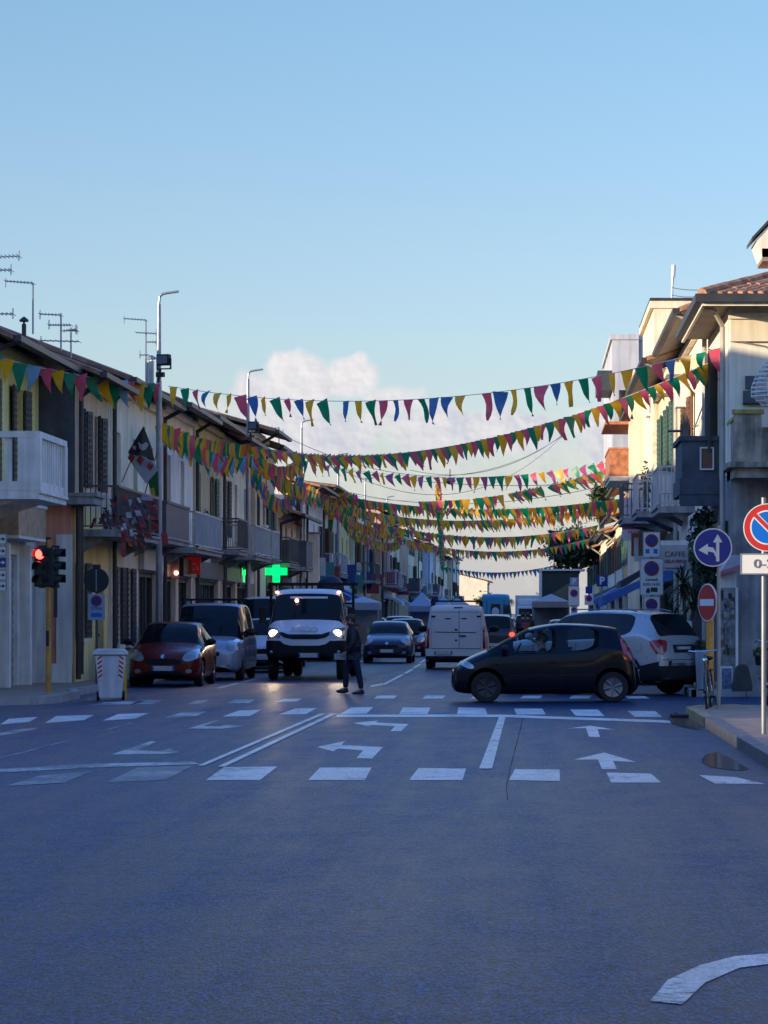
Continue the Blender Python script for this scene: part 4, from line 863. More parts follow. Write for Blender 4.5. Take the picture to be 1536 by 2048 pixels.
mb = MB(); mb.lathe([(.17, -.012), (.19, -.012), (.19, .012), (.17, .012)], Matrix.Translation((.50, .34, .93)) @ Matrix.Rotation(R(65), 4, 'Y'), 20); mb.tube((.5, .34, .93), (.75, .34, .85), .03); mb.build('steering_wheel', TRIM, root)
decal(bvh, 'left', line((-.42, .92), (-.42, 1.36), .02), TRIM, 'window_seal', body, off=.006)
for sd in ('left', 'right'): decal(bvh, sd, line((.80, .50), (-1.0, .52), .03), TRIM, 'side_moulding', body, off=.008); decal(bvh, sd, line((.9, .925), (-.36, .925), .018), TRIM, 'window_seal', body, off=.006)
AYGO = root
# --- silver SUV waiting behind it
POLE_ = mat('dull_silver', (.2, .2, .21), .5, .6); SIL = paint('silver_paint', (.40, .40, .40), .30, .7, .35)
L_, W_, H_ = 4.55, 1.85, 1.74
st = hatch(L_, W_, H_, hood=1.12, nose=.86, ws=(.27, .25), tail=.40, belt=1.10)
st = [S(2.27, .36, .62, .80, .60, .5), S(2.2, .28, .78, .90, .72, .62), S(1.95, .24, .88, 1.02, .9, .72), S(1.6, .22, .915, 1.10, .98, .76), S(1.02, .22, .925, 1.17, 1.04, .74, (1, 1)), S(.62, .22, .925, 1.45, 1.07, .70, (1, 1)), S(.28, .22, .925, 1.64, 1.09, .66, (1, 0)),
      S(0, .22, .925, 1.70, 1.10, .665, (1, 0)), S(-.5, .22, .925, 1.72, 1.12, .66, (1, 0)), S(-.58, .22, .925, 1.72, 1.12, .66, (1, 0)), S(-1.25, .22, .92, 1.70, 1.18, .64, (1, 0)), S(-1.55, .23, .915, 1.68, 1.24, .625, (0, 0)), S(-1.80, .24, .905, 1.65, 1.24, .61, (0, 3)),
      S(-2.12, .26, .88, 1.20, 1.10, .70), S(-2.2, .28, .86, 1.05, .96, .70), S(-2.27, .36, .80, .80, .68, .66)]
sy = 62.6; root, body, bvh = car('silver SUV seen from behind beyond the black hatchback', (1.35, sy-.6, 0), R(180-38), st, L_, W_, H_, SIL, 2.7, .36, CGD, name='silver_suv', seatx=(.2, -.9), arch=1.2, axle0=1.38)
door_lines(bvh, body, (.92, -.18, -1.15), 1.06, .4, handles=(-.02, -1.0))
for e in (-1, 1):
    decal(bvh, 'back', [(e*.52, 1.09), (e*.70, 1.13), (e*.80, 1.10), (e*.81, .84), (e*.74, .82), (e*.62, .90)], TLR, 'tail_light', body, off=.014)
for sd in ('left', 'right'):
    decal(bvh, sd, [(-2.20, .84), (-2.16, .84), (-2.02, 1.02), (-2.0, 1.10), (-2.16, 1.11)], TLR, 'tail_light', body, off=.014, step=.04)
    for ax in (1.38, 1.38-2.7): arch_ring(bvh, sd, body, ax, .31, .44, .57)
    decal(bvh, sd, [(-2.26, .24), (-1.80, .24), (-1.80, .60), (-2.26, .70)], TRIM, 'bumper_trim', body, off=.008)
    decal(bvh, sd, rect(-.8, .9, .24, .40), TRIM, 'sill_trim', body, off=.008); decal(bvh, sd, blob(-1.72, .98, .10, .10, sq=4), SIL, 'fuel_flap', body, off=.012)
decal(bvh, 'back', rect(-.84, .84, .26, .60), TRIM, 'bumper_trim', body, off=.012); decal(bvh, 'back', rect(-.5, .5, .60, .66), CHROME, 'bumper_step', body, off=.012); decal(bvh, 'back', line((-.75, .72), (.75, .72), .012), TRIM, 'tailgate_seam', body, off=.004)
decal(bvh, 'back', rect(-.36, .36, .86, 1.02), TRIM, 'plate_recess', body, off=.006); plate(root, -2.235, 0, .93, True); mirror(root, .95, .9, 1.12, SIL); mirror(root, .95, -.9, 1.12, SIL)
mb = MB()
for e in (-.6, .6): mb.path([(.1, e, 1.69), (0, e, 1.735), (-1.3, e, 1.735), (-1.5, e, 1.69)], .014)
mb.build('roof_rail', POLE_, root)
# --- dark red saloon parked facing the camera
RED = paint('dark_red_paint', (.15, .010, .008), .25, .4, spec=.2)
L_, W_, H_ = 4.0, 1.69, 1.47
def std(loc, yaw, label, col, L_=3.95, W_=1.68, H_=1.46, glass=CGD, name='parked_car', lamp=HLG, det=True, back=False, **k):
    st = hatch(L_, W_, H_, **{a: b for a, b in k.items() if a in ('hood', 'nose', 'ws', 'tail', 'belt')})
    root, body, bvh = car(label, loc, yaw, st, L_, W_, H_, col, L_*.63, k.get('rw', .30), glass, name=name, group=k.get('group'), seatx=(.1, -.8) if det else None, detail=1 if det else 0, subs=2 if det else 1, rim=k.get('rim', RIMM))
    n = k.get('nose', .66); b_ = k.get('belt', .93)
    face(bvh, body, W_, n, hl=lamp, lampz=n+.0, lw=k.get('lw', .17), lh=k.get('lh', .10), gz=n-.14, L_=L_, rot=k.get('rot', .25))
    tail(bvh, body, W_, b_-.12, .09, .17)
    if det: door_lines(bvh, body, (.85, -.2, -1.1), b_-.04, .28, handles=(-.05, -.95))
    mirror(root, L_/2-.27*L_-.12, W_/2, b_+.02, TRIM); mirror(root, L_/2-.27*L_-.12, -W_/2, b_+.02, TRIM); plate(root, L_/2+.005, 0, .42, w=.50); plate(root, -L_/2-.005, 0, .55, True)
    decal(bvh, 'front', blob(0, n-.03, .055, .04), CHROME, 'badge', body, off=.016)
    return root, body, bvh
root, body, bvh = std((-8.27, 69.6, 0), R(-90), 'dark red saloon parked behind the white bin, facing the camera', RED, 3.99, 1.69, 1.47, glass=CGL, lw=.22, lh=.11, rot=.42, nose=.71, hood=.97, name='parked_car')
# --- silver grey MPV van with roof bars behind it
MPV = paint('blue_silver_paint', (.34, .38, .45), .3, .7, .3)
L_, W_, H_ = 4.75, 1.90, 1.93
def vanst(L_, W_, H_, hood=1.05, nose=.85, hx=1.35, rx=.55, bx=None, belt=1.05):
    w = W_/2; hl = L_/2; bx = bx or -hl+.12
    return [S(hl, .34, w*.68, nose-.10, nose-.24, w*.5), S(hl-.06, .24, w*.84, nose, nose-.12, w*.66), S(hl-.3, .2, w*.95, nose+.14, nose+.04, w*.78), S(hx+.03, .2, w*.99, hood+.04, hood-.08, w*.8, (1, 1)), S((hx+rx)/2, .2, w, (hood+H_)/2+.08, belt-.02, w*.78, (1, 1)),
            S(rx, .2, w, H_-.06, belt, w*.76, (1, 0)), S(rx-.35, .2, w, H_-.005, belt, w*.78, (1, 0)), S(-.2, .2, w, H_, belt, w*.79, (0, 0)), S(-.32, .2, w, H_, belt, w*.79, (1, 0)), S(bx+.45, .2, w, H_-.01, belt, w*.79, (0, 0)), S(bx+.12, .2, w*.99, H_-.03, belt, w*.78, (0, 0)),
            S(bx-.02, .22, w*.975, H_-.09, belt, w*.75), S(-hl, .30, w*.93, H_-.25, belt-.1, w*.72)]
st = vanst(L_, W_, H_)
root, body, bvh = car('tall silver van with roof bars parked behind the red saloon', (-8.1, 76.6, 0), R(-90), st, L_, W_, H_, MPV, 3.0, .33, CGD, name='parked_van', cat='van', axle0=1.45)
face(bvh, body, W_, .85, lampz=.88, lw=.16, lh=.15, gz=.66, rot=-.4); plate(root, L_/2+.01, 0, .45)
for e in (-1, 1): mirror(root, 1.2, e*W_/2, 1.12, TRIM, 1.3)
mb = MB()
for x in (.1, -.9): mb.tube((x, -.8, 2.02), (x, .8, 2.02), .025)
for e in (-.7, .7):
    mb.tube((.3, e, 2.0), (-1.4, e, 2.0), .02)
    for x in (.25, -1.35): mb.tube((x, e, 1.9), (x, e, 2.0), .02)
mb.build('roof_rack', TRIM, root); door_lines(bvh, body, (1.1, .1, -1.0), 1.0, .35, handles=(.2,))
# --- white supermini with its orange indicator on
WHT = paint('white_paint', (.66, .66, .66), .3, .6)
root, body, bvh = std((-8.35, 86.5, 0), R(-90), 'small white car with an orange indicator lit, behind the silver van', WHT, 3.54, 1.60, 1.54, hood=1.02, nose=.74, belt=.98, ws=(.22, .24), tail=.2, lw=.12, lh=.13, name='parked_car')
decal(bvh, 'front', blob(-.66, .74, .08, .09), mat('lit_indicator', (.8, .3, .1), .3, emis=(1, .28, .08), estr=6), 'indicator', body, off=.022)
root.location.x = -7.55
st = vanst(5.2, 2.0, 2.2, hood=1.15, nose=.95, hx=1.7, rx=.85, belt=1.2)
root, body, bvh = car('big white van parked just left of the truck', (-8.1, 93.5, 0), R(-90), st, 5.2, 2.0, 2.2, WHT, 3.3, .34, CGD, name='parked_van', cat='van', axle0=1.7)
face(bvh, body, 2.0, .95, lampz=.98, lw=.15, lh=.17, gz=.72); plate(root, 2.61, 0, .5)
for e in (-1, 1): mirror(root, 1.5, e*1.0, 1.3, TRIM, 1.6)
# --- white truck with its headlights on
CABW = paint('truck_white', (.66, .67, .70), .35, .5)
root = empty('white_truck', (-5.62, 77.2, 0), R(-90), 'white tipper truck with lit headlights coming down the street', 'truck')
w = 1.0
st = [S(2.30, .62, w*.78, 1.10, .86, w*.62), S(2.25, .55, w*.90, 1.20, 1.0, w*.72), S(2.10, .5, w*.97, 1.30, 1.12, w*.80), S(1.62, .5, w*.995, 1.50, 1.36, w*.84, (1, 1)), S(1.40, .5, w, 1.85, 1.42, w*.82, (1, 1)), S(1.22, .5, w, 2.17, 1.44, w*.80, (1, 0)),
      S(1.02, .5, w, 2.27, 1.45, w*.82, (1, 0)), S(.35, .5, w, 2.30, 1.45, w*.82, (0, 0)), S(.1, .5, w*.99, 2.29, 1.45, w*.81), S(0, .5, w*.97, 2.2, 1.4, w*.78)]
me = loft(st, CABW, 2, glass=CGD); body, bvh = split_mats(me, root, [CABW, CGD, CGD, CGD, TRIM, TRIM])
for sd in ('left', 'right'): decal(bvh, sd, [(1.0, .5), (1.0, .7), (1.12, .84), (1.3, .92), (1.6, .92), (1.8, .84), (1.92, .7), (1.92, .5)], TRIM, 'wheel_arch', body, off=.02)
decal(bvh, 'front', [(-.97, .50), (-.97, .98), (-.62, .98), (-.52, .90), (-.35, .86), (.35, .86), (.52, .90), (.62, .98), (.97, .98), (.97, .50)], TRIM, 'bumper_cover', body, off=.03, step=.05)
decal(bvh, 'front', [(-.66, 1.16), (-.52, 1.06), (-.3, 1.02), (.3, 1.02), (.52, 1.06), (.66, 1.16), (.60, 1.20), (.42, 1.14), (-.42, 1.14), (-.60, 1.20)], TRIM, 'grille', body, off=.012, step=.05)
for e in (-1, 1):
    decal(bvh, 'front', [(e*.95, 1.02), (e*.62, 1.06), (e*.60, 1.16), (e*.70, 1.28), (e*.95, 1.30)], HLG, 'headlight', body, off=.012, step=.05)
    q = MB(); q.ball((0, 0, 0), (.03, .105, .085), seg=14); hl = q.build('lit_lens', HLON, body, smooth=40); hl.location = (2.19, e*.80, 1.17)
    q = MB(); q.ball((0, 0, 0), (.03, .05, .035), seg=10); hl = q.build('marker_lamp', MARK, body, smooth=40); hl.location = (1.24, e*.78, 2.20)
    q = MB(); q.ball((0, 0, 0), (.03, .045, .045), seg=10); hl = q.build('fog_lamp', HLG, body, smooth=40); hl.location = (2.33, e*.84, .70)
decal(bvh, 'front', rect(-.45, .5, 2.04, 2.09), FRAMEW, 'windscreen_lettering_band', body, off=.008, step=.06)
q = MB(); q.ball((0, 0, 0), (.02, .05, .05), seg=10); hl = q.build('windscreen_lamp', MARK, body); hl.location = (1.42, -.27, 1.99)
plate(root, 2.36, .10, .62, w=.5); text_obj('IVECO', .17, FRAMEW, Matrix.Translation((2.225, -.02, 1.26)) @ Matrix.Rotation(R(90), 4, 'Z') @ Matrix.Rotation(R(68), 4, 'X'), body, 'badge_lettering', .012, bold=.008, sx=1.4)
for e in (-1, 1):
    q = MB(); q.box(1.5, 1.62, e*1.12-.09, e*1.12+.09, 1.42, 1.82); q.path([(1.4, e*.98, 1.42), (1.55, e*1.12, 1.45)], .02); q.path([(1.3, e*.98, 1.85), (1.55, e*1.12, 1.8)], .02); q.build('wing_mirror', TRIM, root, bevel=.02)
    wheel(root, 1.45, e*.86, .37, .22, STEELR, 8); wheel(root, -3.4, e*.88, .37, .22, STEELR, 8); wheel(root, -3.4, e*.62, .37, .22, STEELR, 8)
q = MB(); q.box(-5, 0, -.4, -.3, .55, .72); q.box(-5, 0, .3, .4, .55, .72); q.build('chassis', TRIM, root)
q = MB(); q.box(-5.0, -.15, -1.12, 1.12, .85, .95); q.box(-5.0, -.15, -1.14, -1.09, .95, 1.4); q.box(-5.0, -.15, 1.09, 1.14, .95, 1.4); q.box(-.2, -.14, -1.02, 1.02, .95, 1.6); q.box(-5.02, -4.96, -1.02, 1.02, .95, 1.4); q.build('load_bed', STEELR, root)
q = MB()
for y in (-1.06, 1.06): q.box(-.24, -.16, y-.035, y+.035, 1.4, 2.38)
q.box(-.25, -.15, -1.14, 1.18, 2.38, 2.46); q.box(-.23, -.17, -1.03, 1.03, 1.9, 1.95)
for y in (-.5, 0, .5): q.box(-.22, -.18, y-.02, y+.02, 1.6, 2.38)
q.build('ladder_rack', TRIM, root)
q = MB(); q.ball((-1.0, .42, 2.32), (.34, .36, .34), seg=18); q.ball((-1.1, .25, 2.12), (.4, .4, .2)); q.box(-1.4, -.7, .1, .8, 1.0, 2.1); q.build('tarpaulin_load', mat('navy_tarp', (.01, .015, .04), .6, var=.4), root, smooth=40)
# headlight beams: the lamps themselves light the wet road
for e in (-1, 1):
    l = bpy.data.lights.new('headlight_lamp', 'SPOT'); l.energy = 40; l.spot_size = R(34); l.spot_blend = .8; l.color = (1, .72, .42); l.shadow_soft_size = .07
    lo = bpy.data.objects.new('headlight_lamp', l); COL.objects.link(lo); lo.parent = root; lo.location = (2.32, e*.80, 1.15); lo.rotation_euler = Vector((-1, 0, .125)).to_track_quat('Z', 'Y').to_euler()
# --- white van driving away with a black roof rack
VNW = paint('grubby_white_paint', (.66, .61, .56), .5, .3)
L_, W_, H_ = 4.8, 1.90, 1.94
root = empty('white_van', (-2.22, 92.4, 0), R(90), 'white delivery van with a black roof rack driving away from the camera', 'van'); w = W_/2
st = [S(2.4, .34, w*.68, .8, .6, w*.5), S(2.3, .24, w*.86, .92, .75, w*.66), S(1.95, .2, w*.96, 1.05, .9, w*.78), S(1.5, .2, w*.99, 1.12, 1.0, w*.8, (1, 1)), S(1.1, .2, w, 1.55, 1.05, w*.79, (1, 1)), S(.75, .2, w, 1.86, 1.06, w*.78, (1, 0)), S(.3, .2, w, 1.92, 1.06, w*.8), S(-.3, .2, w, 1.94, 1.06, w*.81),
      S(-1.8, .2, w, 1.94, 1.06, w*.82), S(-2.2, .2, w*.995, 1.93, 1.06, w*.82), S(-2.34, .21, w*.985, 1.90, 1.06, w*.81), S(-2.395, .26, w*.965, 1.80, 1.06, w*.78), S(-2.40, .36, w*.95, 1.70, 1.05, w*.76)]
me = loft(st, VNW, 2, arches=(1.5, -1.5), arch_r=.40, glass=CGD); body, bvh = split_mats(me, root, [VNW, CGD, CGD, CGD, TRIM, TRIM])
for x in (1.5, -1.5):
    for e in (-1, 1): wheel(root, x, e*.83, .33, rim=STEELR)
decal(bvh, 'back', line((-.09, .62), (-.09, 1.80), .014), TRIM, 'door_seam', body, off=.004); decal(bvh, 'back', line((-.74, .62), (.74, .62), .02), TRIM, 'bumper_seam', body, off=.005)
for e in (-1, 1):
    decal(bvh, 'back', [(e*.80, .62), (e*.92, .62), (e*.92, 1.36), (e*.80, 1.30)], TLR, 'tail_light', body, off=.016); decal(bvh, 'back', rect(*sorted((e*.62, e*.74)), 1.56, 1.61), TRIM, 'hinge', body, off=.016); decal(bvh, 'back', rect(*sorted((e*.74, e*.745)), .62, 1.75), TRIM, 'door_seam', body, off=.004)
    decal(bvh, 'back', blob(e*.24, 1.52, .09, .016, sq=4), TRIM, 'door_badge', body, off=.008)
decal(bvh, 'back', line((-.72, 1.72), (.72, 1.72), .012), TRIM, 'door_seam', body, off=.004); decal(bvh, 'back', line((-.6, 1.10), (.62, 1.12), .022), TRIM, 'moulding', body, off=.006); decal(bvh, 'back', rect(-.30, -.10, .98, 1.02), TRIM, 'handle', body, off=.02); decal(bvh, 'back', blob(.0, 1.19, .05, .025), TRIM, 'handle', body, off=.02)
decal(bvh, 'back', blob(0, .87, .03, .035), TRIM, 'lock', body, off=.014); decal(bvh, 'back', rect(-.90, .90, .22, .40), TRIM, 'bumper_trim', body, off=.012); decal(bvh, 'back', rect(-.2, .06, 1.83, 1.86), TRIM, 'brake_lamp', body, off=.01)
plate(root, -2.43, .38, .50, True, w=.54)
q = MB()
for e in (-.74, .74): q.box(-2.2, .6, e-.03, e+.03, 2.0, 2.06)
for x in (-2.2, -1.4, -.6, .2): q.box(x-.03, x+.03, -.74, .74, 2.03, 2.07)
for e in (-.74, .74):
    for x in (-2.1, -.8, .4): q.box(x-.02, x+.02, e-.02, e+.02, 1.88, 2.0)
q.build('roof_rack', TRIM, root)
for e in (-1, 1): mirror(root, 1.2, e*w, 1.12, TRIM, 1.4)
# --- traffic beyond
NAVY = paint('dark_blue_paint', (.012, .02, .05), .22, 1.0); DGR = paint('dark_grey_paint', (.03, .03, .035), .25, .8); MAR = paint('maroon_paint', (.07, .008, .015), .25, .8)
root, body, bvh = std((-4.85, 103.5, 0), R(-90), 'dark blue hatchback facing the camera just right of the truck', NAVY, 4.03, 1.70, 1.43, lw=.20, lh=.07, rot=-.45, nose=.70, hood=.98, name='oncoming_car')
std((-4.95, 120, 0), R(-90), 'maroon car behind the dark blue hatchback', MAR, 4.0, 1.70, 1.50, name='oncoming_car', det=False)
std((-6.6, 124, 0), R(-90), 'grey car with a pale roof edge, beyond the truck', DGR, 4.2, 1.75, 1.55, name='oncoming_car', det=False)
std((-6.1, 140, 0), R(-90), 'white car farther back in the oncoming queue', WHT, 4.2, 1.75, 1.60, name='oncoming_car', det=False)
std((-5.4, 160, 0), R(-90), 'dark grey car at the far end of the oncoming queue', DGR, 4.2, 1.75, 1.66, name='oncoming_car', det=False)
std((-7.4, 108, 0), R(-90), 'pale silver car parked between the truck and the dark blue hatchback', SIL, 4.1, 1.72, 1.50, name='parked_car', det=False)
r_, body, bvh = std((-1.35, 112, 0), R(90), 'dark hatchback with its brake light on, ahead of the white van', DGR, 4.1, 1.76, 1.66, name='dark_car', det=False, belt=1.05)
for e in (-1, 1): decal(bvh, 'back', blob(e*.68, .92, .10, .08), BRK, 'brake_light', body, off=.03)
std((-1.35, 134, 0), R(90), 'white hatchback queueing ahead of the dark one', WHT, 4.2, 1.80, 1.58, name='white_car', det=False, belt=1.0)
std((-.2, 190, 0), R(90), 'dark van shaped car far down the street', DGR, 4.2, 1.8, 1.7, name='dark_car', det=False)
for i, (x, Y, m, lab) in enumerate([(1.35, 112, SIL, 'silver car parked at the kerb by the grey market tent'), (1.75, 124, WHT, 'white car parked at the kerb beyond the silver one'), (1.9, 136, NAVY, 'navy car parked at the kerb beyond the white one'), (2.0, 98, WHT, 'white car parked just past the side street')]):
    std((x, Y, 0), R(-90), lab, m, 4.1, 1.72, 1.48, name='kerbside_car', det=False)
# light blue coach and white lorry far off
BUS = paint('light_blue_paint', (.06, .30, .42), .4, .4)
root = empty('blue_van', (-2.0, 176, 0), R(90), 'turquoise blue box van with a rounded roof far down the street', 'van'); w = .98
st = [S(2.4, .4, w*.8, 1.4, 1.0, w*.7), S(2.2, .3, w*.95, 2.3, 1.5, w*.8, (1, 1)), S(1.8, .3, w, 2.85, 1.5, w*.8), S(-1.8, .3, w, 2.9, 1.5, w*.82), S(-2.3, .3, w*.99, 2.85, 1.5, w*.80), S(-2.4, .35, w*.96, 2.7, 1.5, w*.75)]
me = loft(st, BUS, 2, arches=(1.5, -1.5), arch_r=.42, glass=CGD); body, bvh = split_mats(me, root, [BUS, CGD, CGD, CGD, TRIM, TRIM])
decal(bvh, 'back', rect(-.28, .28, 1.7, 2.3), DARKW, 'rear_window', body, off=.01); decal(bvh, 'back', blob(0, 1.85, .22, .25), FRAMEW, 'rear_poster', body, off=.02); decal(bvh, 'back', line((-.5, .5), (-.5, 2.5), .03), TRIM, 'door_seam', body); decal(bvh, 'back', line((.5, .5), (.5, 2.5), .03), TRIM, 'door_seam', body)
decal(bvh, 'back', rect(-.85, -.45, 1.75, 2.25), DARKW, 'rear_window', body, off=.01)
for x in (1.5, -1.5):
    for e in (-1, 1): wheel(root, x, e*.85, .35, rim=STEELR)
root = empty('white_lorry', (.15, 205, 0), R(-90), 'white lorry with a pale box, far down the street in sun', 'truck'); q = MB(); q.box(1.2, 3.0, -1.05, 1.05, .5, 2.3); q.box(1.3, 2.4, -1.0, 1.0, 2.3, 2.75); q.build('cab', WHT, root, bevel=.15)
q = MB(); q.box(3.0, 3.03, -.9, .9, 1.4, 2.1); q.build('windscreen', DARKW, root); q = MB(); q.box(-3.5, 1.1, -1.15, 1.15, .9, 3.0); q.build('box_body', FRAMEW, root)
for x in (2.2, -2.2):
    for e in (-1, 1): wheel(root, x, e*.9, .45, rim=STEELR)
# ---------------------------------------------------------------- bunting
PEN = {k: cloth_mat('pennant_'+k, c, .5) for k, c in dict(yellow=(.85, .42, .015), green=(.0, .24, .10), pink=(.72, .10, .15), blue=(.05, .15, .34), sky_blue=(.22, .42, .60), purple=(.42, .09, .22), orange=(.75, .30, .03)).items()}
STRING = mat('bunting_cord', (.45, .45, .45), .8)
def pen_mesh(k, seed):
    r = random.Random(seed); bm = bmesh.new(); n = 5; w, h = .185, .60+r.uniform(-.03, .03); bend = r.uniform(-.12, .12); curl = r.uniform(-.12, .12); rows = []
    for i in range(n+1):
        t = i/n; ww = w*(1-t)+.004; rows.append([bm.verts.new((sx*ww+bend*t*t+.012*math.sin(7*t+seed), curl*math.sin(t*3)+.06*sx*t*math.sin(4*t+seed), -h*t)) for sx in (-1, -.3, .3, 1)])
    for a, b in zip(rows[:-1], rows[1:]):
        for j in range(3): bm.faces.new((a[j], a[j+1], b[j+1], b[j]))
    me = bpy.data.meshes.new('pennant'); bm.to_mesh(me); bm.free(); me.materials.append(PEN[k])
    for p in me.polygons: p.use_smooth = True
    return me
PENM = {k: [pen_mesh(k, s) for s in range(8)] for k in PEN}
BR = random.Random(11)
def bunting(A, B, sag, label, cols=('yellow', 'green', 'pink', 'blue'), step=.385, skip=(), wind=.25, size=1.0, dens=1.0, tilt=0, end_yaw=None):
    A, B = Vector(A), Vector(B); L_ = (B-A).length; n = min(100, int(L_/step)); step = L_/n
    root = empty('bunting', A, 0, label, 'bunting', 'strings of triangular bunting across the street')
    pt = lambda t: (B-A)*t+Vector((0, 0, -4*sag*t*(1-t)))
    mb = MB(); mb.path([pt(i/40) for i in range(41)], .008, seg=4); mb.build('cord', STRING, root)
    yaw = math.atan2((B-A).y, (B-A).x); steep = abs((B-A).y) > 1.35*abs((B-A).x)
    if steep: yaw = 0.35
    ph = BR.random()*6
    for i in range(n):
        t = (i+.5)/n
        if any(a < t < b for a, b in skip): continue
        c = cols[i % len(cols)]
        if BR.random() < .06: c = BR.choice(cols)
        o = bpy.data.objects.new('pennant', BR.choice(PENM[c])); COL.objects.link(o); o.parent = root
        o.location = pt(t); sl = math.atan2(-(4*sag*(1-2*t)), L_)
        lean = wind*(.5+.5*math.sin(t*9+ph))
        o.rotation_euler = (BR.uniform(-.25, .25)+tilt, BR.uniform(-.12, .12)-lean, yaw+BR.uniform(-.35, .35)*(1.6 if steep else 1)); s = size*BR.uniform(.78, 1.12); o.scale = (s*BR.uniform(.8, 1.08), s, s)
    return root
bunting(at(-60, 700, 55), at(318, 768, 76), .12, 'bunting string from the yellow house to the first lamp post', ('pink', 'green', 'yellow', 'green', 'sky_blue', 'pink', 'yellow', 'green'), step=1.2, size=1.05)
bunting(at(336, 772, 76), at(1448, 693, 63.5), .72, 'topmost bunting string, hung high across the whole street', ('yellow', 'green', 'pink', 'blue'), step=.42, skip=((.335, .35), (.585, .60)), size=1.0)
bunting(at(318, 848, 76), at(497, 890, 100), .15, 'bunting string hung along the first two lamp posts', ('yellow', 'green', 'yellow', 'orange', 'pink', 'green'), step=.62)
bunting(at(320, 850, 76.5), at(520, 905, 103), .45, 'slacker bunting string below the one on the first lamp posts', ('yellow', 'green', 'sky_blue', 'pink'), step=.75)
bunting(at(497, 891, 100), at(1448, 712, 64), 1.05, 'second bunting string, rising to the corner house roof', ('green', 'yellow', 'pink', 'green', 'yellow', 'pink'), step=.42, wind=.45, size=.84)
bunting(at(500, 900, 100), at(603, 915, 123), .5, 'bunting string between the second and third lamp posts', ('yellow', 'green', 'purple', 'yellow', 'pink'), step=.36)
bunting(at(500, 925, 100), at(603, 945, 123), 1.2, 'low drooping bunting string by the second lamp post', ('yellow', 'green', 'blue', 'pink'), step=.4)
bunting(at(603, 920, 123), at(1240, 918, 116), .72, 'third crossing bunting string, with sunlit yellow flags at one end', ('green', 'pink', 'yellow', 'purple'), step=.36, wind=.5)
bunting(at(545, 952, 108), at(676, 1000, 147), .1, 'bunting string in front of the red tile roof', ('green', 'pink', 'yellow'), step=.4)
bunting(at(676, 985, 147), at(1236, 930, 117), .85, 'sparse bunting string under the third crossing', ('yellow', 'green', 'pink'), step=.42, skip=((.08, .34), (.52, .545), (.63, .66), (.76, .79)), wind=.7)
bunting(at(676, 990, 147), at(1240, 998, 124), .55, 'dense bunting string over the middle of the street', ('green', 'yellow', 'pink', 'yellow', 'green'), step=.235, size=.98)
bunting(at(603, 965, 123), at(728, 1020, 171), .2, 'bunting string past the third lamp post', ('green', 'pink', 'yellow'), step=.5)
bunting(at(728, 1022, 171), at(1238, 1006, 126), .65, 'dense bunting string just below the middle one', ('yellow', 'green', 'pink', 'yellow', 'orange'), step=.235, size=.98)
bunting(at(650, 1000, 135), at(775, 1062, 197), .4, 'bunting string against the shaded house fronts', ('yellow', 'green', 'pink', 'orange'), step=.65)
bunting(at(728, 1040, 171), at(1196, 1050, 176), .85, 'bunting string with orange sunlit flags at its far end', ('orange', 'yellow', 'green', 'pink'), step=.24, size=1.12)
bunting(at(690, 1045, 150), at(800, 1080, 220), .6, 'low bunting string along the far shaded houses', ('green', 'yellow', 'pink'), step=.75)
bunting(at(775, 1068, 197), at(1178, 1078, 200), 1.0, 'lower sunlit bunting string in front of the dark tree', ('orange', 'yellow', 'pink', 'green'), step=.3)
bunting(at(812, 1085, 233), at(1100, 1096, 222), .5, 'small dark bunting string above the far traffic', ('green', 'yellow', 'pink'), step=.25)
bunting(at(880, 1132, 320), at(1110, 1130, 320), .75, 'farthest bunting string, tiny and dark', ('blue', 'green', 'purple'), step=.4, size=1.3)
bunting(at(876, 965, 150), at(884, 1125, 250), .3, 'bunting string running away down the middle of the street', ('yellow', 'green', 'pink', 'green'), step=1.1, size=1.1)
# overhead cables
CAB = mat('cable_black', (.03, .03, .03), .7)
def cable(A, B, sag, lab, r=.012, m=CAB):
    A, B = Vector(A), Vector(B); mb = MB(); mb.path([(B-A)*(i/24)+Vector((0, 0, -4*sag*(i/24)*(1-i/24))) for i in range(25)], r, seg=4)
    tag(mb.build('overhead_cable', m, loc=A), lab, 'cable', 'thin cables across the street')
cable(at(560, 868, 118), at(1130, 868, 170), 2.0, 'thin cable below the second bunting string'); cable(at(640, 915, 130), at(1125, 872, 170), 2.4, 'lowest of the three cables fanning from one point'); cable(at(820, 940, 150), at(1125, 870, 170), 1.0, 'shortest of the cables fanning from one point')
cable(at(640, 930, 130), at(1240, 960, 118), .5, 'cable carrying a small street lamp over the road'); cable(at(700, 985, 150), at(1236, 965, 118), .7, 'cable between two bunting strings'); cable(at(1344, 575, 92), at(1420, 578, 78), .05, 'cable from the white mast to the corner roof', .01); cable(at(1344, 590, 92), at(1410, 591, 78), .05, 'lower cable from the white mast to the corner roof', .01)
cable(at(770, 1055, 200), at(905, 1105, 230), .9, 'pale festoon cable swagged beside the shaded houses', .02, STRING); cable(at(775, 1060, 200), at(960, 1095, 215), 1.5, 'second pale festoon cable beside the shaded houses', .02, STRING)
for k, (x, y) in enumerate(((900, 955),)):
    p = at(x, y, 125); mb = MB(); mb.tube((0, 0, 0), (0, 0, .35), .02); mb.lathe([(.05, 0), (.22, -.08), (.24, -.16), (.12, -.26), (.02, -.3)], seg=14); tag(mb.build('hanging_lamp', RAILM, loc=p), 'small dark lamp hung on a cable over the road', 'street lamp')
